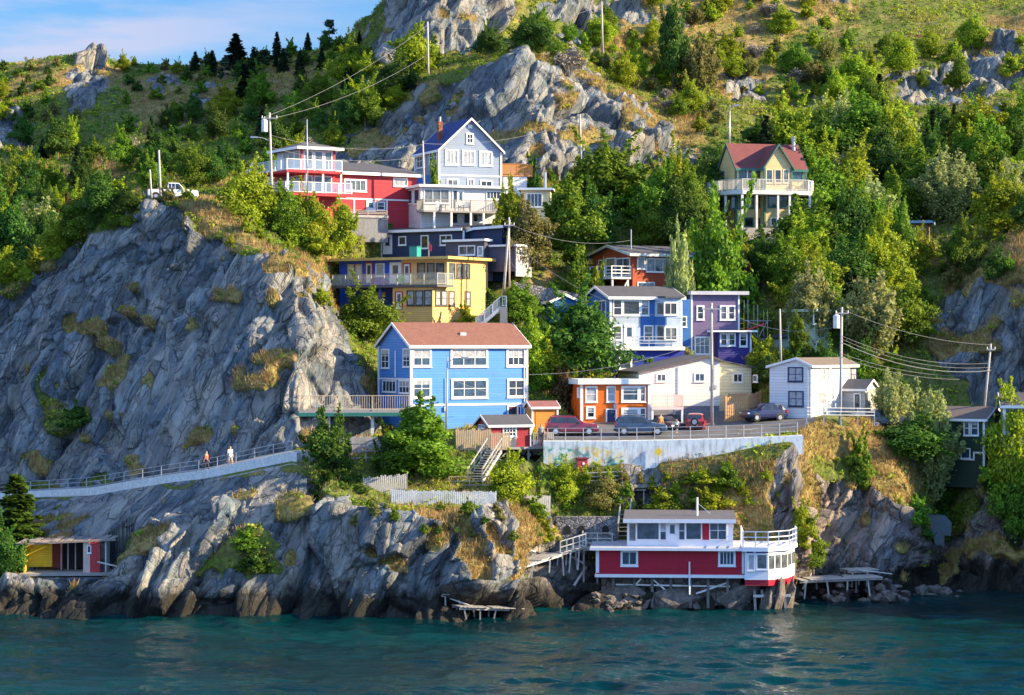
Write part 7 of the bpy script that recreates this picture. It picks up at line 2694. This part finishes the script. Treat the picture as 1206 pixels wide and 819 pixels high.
for k, n in (('broad', 4), ('oval', 3), ('bush', 4), ('feather', 3), ('bigfeather', 1), ('spruce', 3), ('pine', 2), ('twiggy', 2)):
    for i in range(n):
        make_proto(k, 50 + 7 * i + len(k))
VR = random.Random(21)
PLANTS = []


def plant(kind, colr, label, base, h, w, group=None, name=None, cat=None):
    """h, w in metres"""
    me, tme, H0, W0 = VR.choice(PROTO[kind])
    name = name or {'bush': 'shrub', 'twiggy': 'bare_shrub', 'spruce': 'spruce', 'pine': 'pine_tree', 'feather': 'willow_tree', 'bigfeather': 'willow_tree'}.get(kind, 'broadleaf_tree')
    r = empty(name, base, VR.uniform(0, 6.283))
    sx, sz = w / W0, h / H0
    r.scale = (sx, sx, sz)
    tag(r, label, cat or {'bush': 'shrub', 'twiggy': 'shrub'}.get(kind, 'tree'), group)
    c = bpy.data.objects.new('crown', me)
    COL.objects.link(c); c.parent = r
    c.material_slots[0].link = 'OBJECT'
    c.material_slots[0].material = LM[colr]
    t_ = bpy.data.objects.new('trunk' if name not in ('shrub', 'bare_shrub') else 'stem', tme)
    COL.objects.link(t_); t_.parent = r
    return r


def tree(kind, colr, label, u, py, h, w, Y=None, **kw):
    """u, py: foot of the tree in the photograph; h, w: size there (photo pixels)"""
    if Y is None:
        b = at(u, py)
        if b is None:
            return None
    else:
        b = P(u, py, Y)
        b.z = min(b.z, ground(b.x, b.y) + .1) if abs(b.z - ground(b.x, b.y)) < 4 else ground(b.x, b.y)
        top = CZ - (py - h - CV) / F * Y
        h = max(h, (top - b.z) / Y * F)
    k = b.y / F
    PLANTS.append((u, py, h, w))
    return plant(kind, colr, label, b, h * k, w * k, **kw)


# --- the plants that stand out one by one
ONE = [
 ('oval', 'mid', 'big leafy tree in front of the lower wall of the big blue house', 492, 580, 106, 98, 197.6),
 ('broad', 'dark', 'dark leafy sapling on the left side of the big tree below the blue house', 458, 578, 62, 46, 198.4),
 ('oval', 'dark', 'tall dark tree under the left end of the long wooden deck', 386, 602, 112, 62, 196.2),
 ('broad', 'dark', 'wide dark bush at the foot of the trees under the long deck', 402, 602, 50, 70, 195.2),
 ('broad', 'lime', 'bright green tree beside the landing of the steep steps', 598, 609, 66, 58, 196.4),
 ('spruce', 'dark', 'dense dark evergreen behind the ruined yellow shack', 20, 676, 120, 92, 202.5),
 ('broad', 'dark', 'low dark bush left of the ruined shack', 4, 690, 60, 50, 195.8),
 ('broad', 'lime', 'bright bushy tree under the left end of the painted wall', 664, 600, 52, 48, 202.0),
 ('broad', 'olive', 'olive green bushy tree behind the small platform railing', 712, 604, 44, 46, 201.8),
 ('broad', 'mid', 'large bush between the sunlit rock and the roof of the blue house', 430, 410, 62, 74, 222),
 ('bush', 'lime', 'bright low bush just left of the yellow house stairs', 549, 381, 16, 36, 226.4),
 ('broad', 'mid', 'rounded green bush at the foot of the leaning pole', 609, 384, 44, 54, 229),
 ('broad', 'dark', 'large dark grey green tree left of the bay windowed house', 684, 448, 90, 104, 220.5),
 ('broad', 'lime', 'yellow green bush at the right end of the blue house roof', 630, 462, 74, 52, 218.5),
 ('broad', 'lime', 'yellow green bush above the orange shed', 650, 452, 52, 60, 219.5),
 ('bush', 'russet', 'brown leafed bush behind the orange shed', 664, 476, 44, 52, 217.6),
 ('broad', 'lime', 'bright round tree on the clifftop left of the red house', 292, 276, 72, 72, 224.5),
 ('broad', 'mid', 'green tree on the clifftop in front of the transformer pole', 336, 286, 62, 50, 225.5),
 ('broad', 'lime', 'green tree below the red house decks', 366, 294, 58, 48, 226),
 ('oval', 'lime', 'small upright conical tree in front of the concrete wall', 404, 300, 62, 32, 238),
 ('bush', 'lime', 'bright bush at the foot of the conical tree', 372, 303, 26, 46, 223.5),
 ('bush', 'lime', 'low yellow green bush under the clifftop trees', 345, 296, 30, 44, 224),
 ('oval', 'mid', 'full green tree right of the cream cottage', 670, 302, 88, 74, 240),
 ('oval', 'lime', 'narrow green tree in front of the white flat roofed house', 600, 268, 52, 36, 239.5),
 ('broad', 'olive', 'round olive tree with a bare trunk above the light grey wall', 624, 325, 78, 56, 236.5),
 ('broad', 'mid', 'wide bright crown below the high cliff', 712, 258, 84, 100, 255),
 ('broad', 'mid', 'second crown joined to the wide one below the high cliff', 748, 268, 62, 70, 256),
 ('broad', 'dark', 'dark tree behind the full green tree', 700, 300, 70, 60, 250),
 ('broad', 'dark', 'dark tree between the high cliff and the tan house', 790, 292, 84, 84, 252),
 ('broad', 'dark', 'deep green tree left of the tan house deck', 818, 302, 82, 52, 256),
 ('feather', 'pale', 'pale feathery sapling in front of the brick red house', 800, 348, 92, 42, 232.5),
 ('broad', 'mid', 'wide green tree right of the brick red house', 846, 356, 92, 92, 238),
 ('broad', 'dark', 'dark tree behind the purple house', 872, 366, 76, 66, 243),
 ('bush', 'russet', 'brown leafed shrub at the top of the scaffolding', 880, 352, 38, 40, 239),
 ('bush', 'mid', 'green bush above the stone wall by the deck posts', 682, 338, 34, 42, 236),
 ('bush', 'lime', 'green bush under the white railed deck', 705, 342, 22, 44, 233),
 ('broad', 'mid', 'bright crown in front of the lower right of the tan house', 952, 330, 84, 104, 247),
 ('broad', 'dark', 'dark crown beneath the posts of the tan house', 886, 332, 50, 76, 246),
 ('feather', 'pale', 'pale willow above the pale green ruin', 954, 374, 70, 68, 231),
 ('feather', 'pale', 'pale grey willow with a visible trunk right of the pale green ruin', 1026, 404, 92, 82, 230),
 ('oval', 'mid', 'young tree in front of the pale green ruin', 940, 422, 50, 30, 226),
 ('bush', 'lime', 'bright bush between the ruin and the purple house', 903, 430, 30, 40, 225.5),
 ('bigfeather', 'pale', 'tall feathery tree with many stems right of the white cottage', 1089, 600, 156, 98, 217),
 ('feather', 'pale', 'lower feathery growth on the left side of the tall stems', 1052, 568, 80, 50, 216),
 ('broad', 'dark', 'dark bush at the foot of the tall feathery tree', 1075, 622, 50, 84, 214.5),
 ('broad', 'lime', 'bright green tree at the right edge in front of the sky blue house', 1194, 568, 96, 66, 213.5),
 ('broad', 'mid', 'dark lower bush at the right edge below the bright tree', 1206, 600, 50, 70, 211.5),
 ('oval', 'lime', 'bright green shrub on the rock right of the boathouse', 945, 655, 62, 36, 200.5),
 ('broad', 'mid', 'green shrub spilling down right of the boathouse deck', 958, 672, 40, 40, 202.5),
 ('feather', 'pale', 'silvery willow in the valley left of the big cliff', 42, 300, 74, 86, 262),
 ('broad', 'dark', 'dark tree at the left edge behind the big cliff', 12, 350, 100, 70, 252),
 ('broad', 'dark', 'dark bushy tree hugging the left shoulder of the big cliff', 52, 330, 78, 54, 246),
 ('bush', 'russet', 'orange brown bush at the left shoulder of the big cliff', 80, 292, 42, 44, 247),
 ('twiggy', 'twig', 'pale bare bush in the shaded valley', 150, 195, 40, 24, None),
 ('twiggy', 'twig', 'pale bare shrub under the two climbing wires', 438, 120, 30, 26, None),
 ('twiggy', 'twig', 'bleached bare bush on the ledge of the high cliff', 672, 92, 38, 42, None),
 ('broad', 'lime', 'bright crown at the foot of the skyline pole', 488, 96, 58, 52, 290),
 ('broad', 'dark', 'dark round tree on the ledge beneath the summit crag', 624, 66, 42, 50, 282),
 ('broad', 'lime', 'flat topped bright tree above the red house roof', 412, 100, 38, 54, 300),
 ('broad', 'dark', 'dark round tree near the top of the open slope', 792, 52, 44, 42, 300),
 ('feather', 'olive', 'grey twiggy tree beside the dark round one on the open slope', 826, 78, 46, 46, 298),
 ('spruce', 'conifer', 'dark spruce just behind the tan house roof', 902, 178, 44, 40, 266),
 ('spruce', 'conifer', 'small spruce in front of the grey boulder on the right slope', 1036, 112, 26, 26, 300),
 ('pine', 'conifer', 'tall dark pine standing highest on the left skyline', 388, 58, 34, 20, 345),
 ('spruce', 'conifer', 'dark spruce cluster top on the left skyline', 278, 74, 36, 36, 346),
 ('bush', 'dark', 'dark green scrub on the ledge of the big cliff above the path', 92, 505, 26, 50, None),
 ('bush', 'dark', 'dark scrub low on the shaded lower cliff, nearest the water', 300, 676, 28, 52, None),
 ('bush', 'mid', 'green scrub higher on the shaded lower cliff', 290, 650, 22, 40, None),
 ('bush', 'lime', 'yellow green bush on the sunlit shoulder of the cliff', 378, 362, 22, 30, None),
 ('bush', 'lime', 'bright bush at the top of the narrow boathouse steps', 780, 602, 26, 50, None),
 ('bush', 'lime', 'bright bush behind the boathouse stovepipe', 838, 602, 26, 56, None),
 ('bush', 'mid', 'fresh green bush below the right part of the painted wall', 858, 574, 30, 46, None),
 ('bush', 'lime', 'pale green bush on the bank under the right end of the painted wall', 826, 570, 16, 50, None),
 ('bush', 'mid', 'green bush on the shaded rock under the white cottage railing', 1012, 574, 52, 40, None),
 ('bush', 'lime', 'yellow green tuft on the dry slope below the picket fence', 640, 640, 24, 40, None),
 ('bush', 'mid', 'green clump below the landing of the steep steps', 622, 612, 26, 50, 196),
 ('bush', 'mid', 'leafy tuft in front of the grey gable house', 512, 217, 24, 32, 247),
 ('bush', 'olive', 'low dry bush in front of the white truck', 198, 244, 20, 34, 226.5),
 ('bush', 'lime', 'grassy bush on the cliff edge right of the white truck', 220, 246, 20, 28, 226.5),
 ('bigfeather', 'pale', 'huge pale silvery willow in the middle of the right hand wood', 1114, 268, 98, 92, 258),
 ('broad', 'mid', 'green tree hiding the left part of the small brown cabin', 1060, 302, 56, 40, 246),
 ('broad', 'lime', 'bright low tree in front of the small brown cabin', 1082, 306, 30, 36, 246.5),
 ('bush', 'dark', 'dark tree at the foot of the stairs by the orange deck', 628, 216, 30, 26, 258),
]
for (k, c, lb, u, py, h, w, Y) in ONE:
    tree(k, c, lb, u, py, h, w, Y)

# --- the woods, one region at a time; each crown is placed on its own
LAND = []
HOUSES_PX = [  # (u0, v0, u1, v1, depth): crowns may not cover these
 (843, 120, 972, 250, 253), (866, 240, 915, 272, 253), (305, 130, 495, 250, 240), (486, 135, 650, 262, 243), (385, 262, 640, 372, 228), (700, 288, 812, 336, 236),
 (670, 336, 890, 440, 226), (752, 415, 900, 500, 217), (905, 418, 1035, 490, 213), (1128, 478, 1206, 540, 213), (925, 362, 978, 405, 229), (1070, 256, 1098, 288, 250),
 (446, 380, 622, 505, 209), (672, 445, 766, 500, 213), (640, 480, 950, 552, 204), (170, 170, 222, 238, 228), (985, 360, 1172, 450, 212), (845, 80, 865, 125, 262), (922, 305, 988, 372, 228), (985, 316, 1066, 402, 227), (1044, 66, 1200, 116, 300), (78, 70, 132, 128, 345), (0, 104, 42, 170, 300), (846, 80, 900, 122, 300), (1088, 172, 1142, 260, 255), (1036, 448, 1150, 588, 215)]


def clear(u, py, h, w, Y):
    for (a, b, c, d, hy) in HOUSES_PX:
        if Y < hy + 4 and u + w * .45 > a and u - w * .45 < c and py > b and py - h < d:
            return False
    return True


def wood_region(key, poly, n, kinds, hr, wr, gap, where, seed):
    """kinds: list of (weight, kind, colour, adjective)"""
    rg = random.Random(seed)
    us_ = [p[0] for p in poly]; vs_ = [p[1] for p in poly]
    pts = []
    tries = 0
    while len(pts) < n and tries < n * 60:
        tries += 1
        u, v = rg.uniform(min(us_), max(us_)), rg.uniform(min(vs_), max(vs_))
        if not inpoly(np.array([u]), np.array([v]), poly)[0]:
            continue
        if any((u - a) ** 2 + ((v - b) * 1.7) ** 2 < gap * gap for a, b, *_ in pts):
            continue
        b = at(u, v)
        if b is None:
            continue
        x = rg.random() * sum(k[0] for k in kinds)
        for kd in kinds:
            x -= kd[0]
            if x <= 0:
                break
        h = rg.uniform(*hr); w = h * rg.uniform(*wr)
        if kd[1] == 'spruce':
            w *= .62
        if kd[1] in ('bush', 'twiggy'):
            h *= .55; w = h * rg.uniform(1.1, 1.6)
        if not clear(u, v, h, w, b.y):
            continue
        pts.append((u, v, h, w, b, kd))
    fam = {}
    for p in pts:
        fam.setdefault(p[5][3], []).append(p)
    ORD = ['leftmost', 'second from the left', 'third from the left', 'fourth from the left', 'fifth from the left', 'sixth from the left', 'seventh from the left', 'eighth from the left', 'ninth from the left', 'tenth from the left']
    for adj, ps in fam.items():
        ps.sort(key=lambda p: p[0])
        m = len(ps)
        for i, (u, v, h, w, b, kd) in enumerate(ps):
            if m == 1:
                lb = f'the only {adj} {where}'
            else:
                if i < 10:
                    o_ = ORD[i]
                elif m - 1 - i < 10:
                    o_ = ORD[m - 1 - i].replace('left', 'right')
                else:
                    o_ = None
                lb = f'{adj} {where}, {o_}' if o_ else f'{adj} {where}'
            plant(kd[1], kd[2], lb, b, h * b.y / F, w * b.y / F, group=f'trees and shrubs {where}')


WOODS = [
 ('right', [(890, 190), (985, 150), (1206, 165), (1215, 290), (1110, 335), (1085, 385), (1062, 450), (985, 415), (905, 330), (975, 280)], 62,
  [(3, 'broad', 'dark', 'dark round tree'), (4, 'broad', 'mid', 'green round tree'), (2.4, 'broad', 'lime', 'bright lime tree'), (2, 'oval', 'dark', 'dark tall tree'), (1.5, 'feather', 'pale', 'pale willow'), (1, 'spruce', 'conifer', 'dark spruce')], (44, 84), (.7, 1.1), 26, 'in the wood right of the tan house', 1),
 ('righttop', [(975, 60), (1206, 50), (1215, 175), (985, 150), (935, 120), (930, 60)], 32,
  [(1.5, 'broad', 'dark', 'dark round tree'), (3, 'broad', 'mid', 'green round tree'), (3, 'broad', 'lime', 'bright lime tree'), (1, 'spruce', 'conifer', 'dark spruce'), (2, 'feather', 'olive', 'olive feathery tree'), (4, 'bush', 'lime', 'bright bush')], (20, 48), (.7, 1.1), 22, 'on the upper right slope among grey boulders', 2),
 ('top', [(760, -5), (975, -5), (980, 120), (900, 150), (830, 120), (770, 60)], 50,
  [(1.4, 'broad', 'mid', 'green round tree'), (2, 'broad', 'lime', 'bright lime tree'), (.4, 'broad', 'dark', 'dark round tree'), (5, 'bush', 'lime', 'bright bush'), (3, 'bush', 'olive', 'olive bush'), (1.5, 'twiggy', 'twig', 'bare twiggy bush'), (1.4, 'feather', 'olive', 'olive feathery tree')], (15, 36), (.75, 1.15), 16, 'on the open slope above the tan house', 3),
 ('ledge', [(590, 58), (760, 40), (840, 110), (850, 165), (822, 160), (760, 120), (700, 84), (620, 68)], 50,
  [(2, 'broad', 'lime', 'bright lime tree'), (2, 'broad', 'mid', 'green round tree'), (4, 'bush', 'lime', 'bright bush'), (2, 'bush', 'olive', 'olive bush'), (2, 'twiggy', 'twig', 'bare twiggy bush'), (.8, 'feather', 'olive', 'olive feathery tree')], (16, 40), (.75, 1.1), 14, 'on the grassy top of the high cliff', 4),
 ('behind', [(800, 246), (850, 240), (850, 300), (905, 330), (905, 352), (815, 335), (770, 305), (765, 268)], 18,
  [(3, 'broad', 'dark', 'dark round tree'), (3, 'broad', 'mid', 'green round tree'), (1, 'broad', 'lime', 'bright lime tree')], (44, 76), (.75, 1.1), 24, 'between the high cliff and the tan house', 5),
 ('valley', [(0, 235), (0, 175), (60, 165), (150, 150), (230, 130), (300, 105), (345, 120), (300, 200), (240, 225), (120, 235)], 42,
  [(4, 'broad', 'dark', 'dark round tree'), (2.5, 'broad', 'mid', 'green round tree'), (1.5, 'spruce', 'conifer', 'dark spruce'), (1, 'broad', 'lime', 'bright lime tree'), (2, 'bush', 'mid', 'green bush')], (20, 44), (.75, 1.15), 18, 'in the shaded valley behind the big cliff', 6),
 ('leftmass', [(0, 345), (0, 235), (130, 235), (205, 236), (160, 262), (100, 292), (60, 320)], 30,
  [(3, 'broad', 'dark', 'dark round tree'), (3, 'broad', 'mid', 'green round tree'), (1.5, 'broad', 'lime', 'bright lime tree'), (1, 'feather', 'pale', 'pale willow'), (2, 'bush', 'lime', 'bright bush')], (24, 60), (.75, 1.1), 18, 'behind the left shoulder of the big cliff', 7),
 ('leftridge', [(0, 150), (0, 80), (130, 72), (250, 78), (250, 110), (100, 140)], 36,
  [(3, 'bush', 'mid', 'green bush'), (2, 'bush', 'dark', 'dark bush'), (2, 'bush', 'olive', 'olive bush'), (1.5, 'broad', 'lime', 'bright lime tree')], (14, 26), (.8, 1.2), 15, 'on the ridge at the upper left', 8),
 ('skyline', [(228, 84), (260, 70), (430, 52), (440, 82), (330, 92), (240, 100)], 32,
  [(4, 'spruce', 'conifer', 'dark spruce'), (3, 'broad', 'dark', 'dark round tree'), (2, 'bush', 'mid', 'green bush'), (1, 'pine', 'conifer', 'dark pine')], (14, 36), (.8, 1.1), 12, 'along the skyline between the two hills', 9),
 ('midcliff', [(300, 190), (330, 110), (430, 80), (560, 62), (590, 75), (500, 108), (420, 160), (380, 185), (310, 215)], 32,
  [(3, 'broad', 'dark', 'dark round tree'), (2, 'broad', 'mid', 'green round tree'), (3, 'broad', 'lime', 'bright lime tree'), (1, 'spruce', 'conifer', 'dark spruce'), (2, 'bush', 'mid', 'green bush'), (1, 'twiggy', 'twig', 'bare twiggy bush')], (22, 46), (.75, 1.1), 17, 'on the slope above the red house', 10),
 ('bank', [(650, 555), (735, 556), (840, 555), (905, 545), (920, 590), (870, 604), (740, 604), (650, 606)], 34,
  [(3, 'bush', 'lime', 'bright bush'), (3, 'bush', 'mid', 'green bush'), (2, 'bush', 'olive', 'olive bush')], (16, 34), (.8, 1.2), 17, 'on the bank below the painted wall', 12),
 ('cove', [(1040, 500), (1110, 520), (1206, 545), (1206, 610), (1150, 590), (1120, 640), (1085, 640), (1050, 590)], 21,
  [(4, 'broad', 'dark', 'dark round tree'), (3, 'bush', 'mid', 'green bush'), (2, 'bush', 'dark', 'dark bush')], (28, 56), (.8, 1.2), 20, 'in the shaded cove on the right', 13),
 ('rightedge', [(1090, 330), (1206, 270), (1206, 330), (1120, 360), (1080, 470), (1060, 470)], 11,
  [(3, 'bush', 'mid', 'green bush'), (2, 'bush', 'olive', 'olive bush'), (2, 'broad', 'dark', 'dark round tree')], (22, 44), (.8, 1.1), 18, 'around the rocky right hand bluff', 14),
 ('town', [(560, 395), (640, 372), (690, 350), (700, 440), (640, 480), (625, 470)], 12,
  [(2, 'broad', 'mid', 'green round tree'), (2, 'bush', 'lime', 'bright bush'), (1, 'broad', 'dark', 'dark round tree')], (26, 46), (.8, 1.2), 20, 'on the slope behind the big blue house', 15),
 ('clifffoot', [(265, 290), (300, 262), (372, 272), (378, 300), (320, 296)], 11,
  [(3, 'bush', 'lime', 'bright bush'), (1, 'bush', 'mid', 'green bush')], (18, 30), (.9, 1.3), 16, 'on the clifftop below the red house', 16),
 ('lowledge', [(360, 600), (430, 590), (470, 600), (640, 600), (660, 640), (600, 640), (400, 620)], 20,
  [(2, 'bush', 'mid', 'green bush'), (3, 'bush', 'olive', 'olive bush'), (1, 'bush', 'dark', 'dark bush')], (14, 28), (.9, 1.3), 15, 'along the lip of the cliff under the white fence', 17),
 ('backwhite', [(880, 440), (905, 425), (985, 420), (1060, 440), (1060, 490), (1035, 480), (900, 460)], 16,
  [(3, 'broad', 'dark', 'dark round tree'), (2, 'bush', 'mid', 'green bush'), (1, 'bush', 'lime', 'bright bush')], (30, 52), (.8, 1.1), 18, 'behind the white cottage', 18),
]
for wd_ in WOODS:
    wood_region(*wd_)

# --- ground cover nobody could count
tri = TP[TQ]                                     # nq x 4 x 3
cenq = tri.mean(1)
e1, e2 = tri[:, 2] - tri[:, 0], tri[:, 3] - tri[:, 1]
cr_ = np.cross(e1, e2)
area = np.linalg.norm(cr_, axis=1) * .5
nrm = cr_ / (2 * area[:, None] + 1e-9)
nrm[nrm[:, 2] < 0] *= -1
qr, qd = TROCK[TQ].mean(1), TDRY[TQ].mean(1)
qt = TT[TQ].mean(1); qu = TU[TQ].mean(1)
good = (qr < .42) & (qt > 2.0) & (qu > -180) & (qu < 1400) & (cenq[:, 1] < 352)
good &= ~((qt > 5.9) & (qt < 7.2) & (qu > 630) & (qu < 965)) & ~((qt > 3.8) & (qt < 5.1) & (qu < 356))
for (loc, th, x0, x1, y0, y1, zb) in CARVES:
    c, s_ = math.cos(th), math.sin(th)
    dx, dy = cenq[:, 0] - loc[0], cenq[:, 1] - loc[1]
    lx, ly = dx * c + dy * s_, -dx * s_ + dy * c
    good &= ~((lx > x0 + .3) & (lx < x1 - .3) & (ly > y0 + 2.0) & (ly < y1))
patch = vnoise(cenq, 6.0, 71) + .35 * (vnoise(cenq, 2.0, 72) - .5)


def scatter(name, weight, n, build, mat):
    p = weight * area
    p = p / p.sum()
    idx = RNG.choice(len(p), size=n, p=p)
    a, b = RNG.uniform(0, 1, n), RNG.uniform(0, 1, n)
    q0 = tri[idx]
    pos = (q0[:, 0] * ((1 - a) * (1 - b))[:, None] + q0[:, 1] * (a * (1 - b))[:, None] + q0[:, 2] * (a * b)[:, None] + q0[:, 3] * ((1 - a) * b)[:, None])
    me = build(pos, nrm[idx], idx)
    me.materials.append(mat)
    o = bpy.data.objects.new(name, me)
    COL.objects.link(o)
    o['kind'] = 'stuff'
    return o


def blades(k, hmin, hmax, wd):
    def f(pos, nn, idx):
        n = len(pos)
        base = np.repeat(pos, k, 0) + RNG.normal(size=(n * k, 3)) * np.array([.14, .14, .02])
        h = RNG.uniform(hmin, hmax, n * k)
        lean = RNG.normal(size=(n * k, 3)) * .35; lean[:, 2] = 1
        lean += np.repeat(nn, k, 0) * .4
        lean /= np.linalg.norm(lean, axis=1, keepdims=True)
        ang = RNG.uniform(0, 6.283, n * k)
        sd_ = np.stack([np.cos(ang), np.sin(ang), np.zeros(n * k)], 1) * (wd * RNG.uniform(.6, 1.4, n * k))[:, None]
        tip = base + lean * h[:, None]
        v = np.stack([base - sd_, base + sd_, tip + sd_ * .25, tip - sd_ * .25], 1).reshape(-1, 3)
        v[:, 2] -= .04
        m = n * k
        me = bpy.data.meshes.new('blades')
        me.vertices.add(4 * m); me.vertices.foreach_set('co', v.astype(np.float32).reshape(-1))
        me.loops.add(4 * m); me.loops.foreach_set('vertex_index', np.arange(4 * m, dtype=np.int32))
        me.polygons.add(m); me.polygons.foreach_set('loop_start', np.arange(0, 4 * m, 4, dtype=np.int32))
        try:
            me.polygons.foreach_set('loop_total', np.full(m, 4, np.int32))
        except Exception:
            pass
        me.update()
        at_ = me.attributes.new('tint', 'FLOAT', 'POINT')
        at_.data.foreach_set('value', np.repeat(np.clip(RNG.uniform(0, 1, m) * .6 + np.repeat(patch[idx], k) * .5 - .05, 0, 1), 4).astype(np.float32))
        return me
    return f


def clumps(k, r, size):
    def f(pos, nn, idx):
        n = len(pos)
        rad = np.repeat(r * RNG.uniform(.4, 1.3, n), k)
        d = RNG.normal(size=(n * k, 3)); d /= np.linalg.norm(d, axis=1, keepdims=True); d[:, 2] = np.abs(d[:, 2])
        c = np.repeat(pos, k, 0) + d * (rad * RNG.uniform(.5, 1.0, n * k))[:, None] * np.array([1, 1, .8])
        tint = np.clip(np.repeat(RNG.uniform(.1, .9, n), k) + RNG.normal(size=n * k) * .15, 0, 1)
        return leaf_mesh('cover', c, d + RNG.normal(size=(n * k, 3)) * .5 + np.array([0, 0, .3]), size, 1.5, tint)
    return f


GOLD = leafmat('gold_grass', (.17, .105, .032), (.58, .42, .16), trans=.25)
GREENG = leafmat('green_grass', (.070, .095, .012), (.28, .29, .05), trans=.25)
gm_ = good.astype(float)
near = np.clip(1.6 - (cenq[:, 1] - 190) / 120, .45, 1.6)
dryw = np.clip(qd * 1.0 + (patch - .62) * 2.2, 0, 1)
scatter('dry_grass', gm_ * near * (dryw + .02), 38000, blades(5, .15, .62, .03), GOLD)
scatter('green_grass', gm_ * near * (1.05 - dryw) * np.clip(1.6 - patch * 1.4, .1, 1), 42000, blades(4, .15, .5, .035), GREENG)
scatter('undergrowth', gm_ * (1.02 - qd * .85) * np.clip((patch - .40) * 3.0, 0, 1), 14000, clumps(10, .6, .2), LM['lime'])
scatter('scrub', gm_ * (1.02 - qd * .7) * np.clip((.52 - patch) * 3.0, 0, 1), 9000, clumps(10, .55, .2), LM['mid'])
scatter('brambles', gm_ * np.clip(.1 + (patch - .5), 0, 1), 5000, clumps(9, .5, .2), LM['olive'])
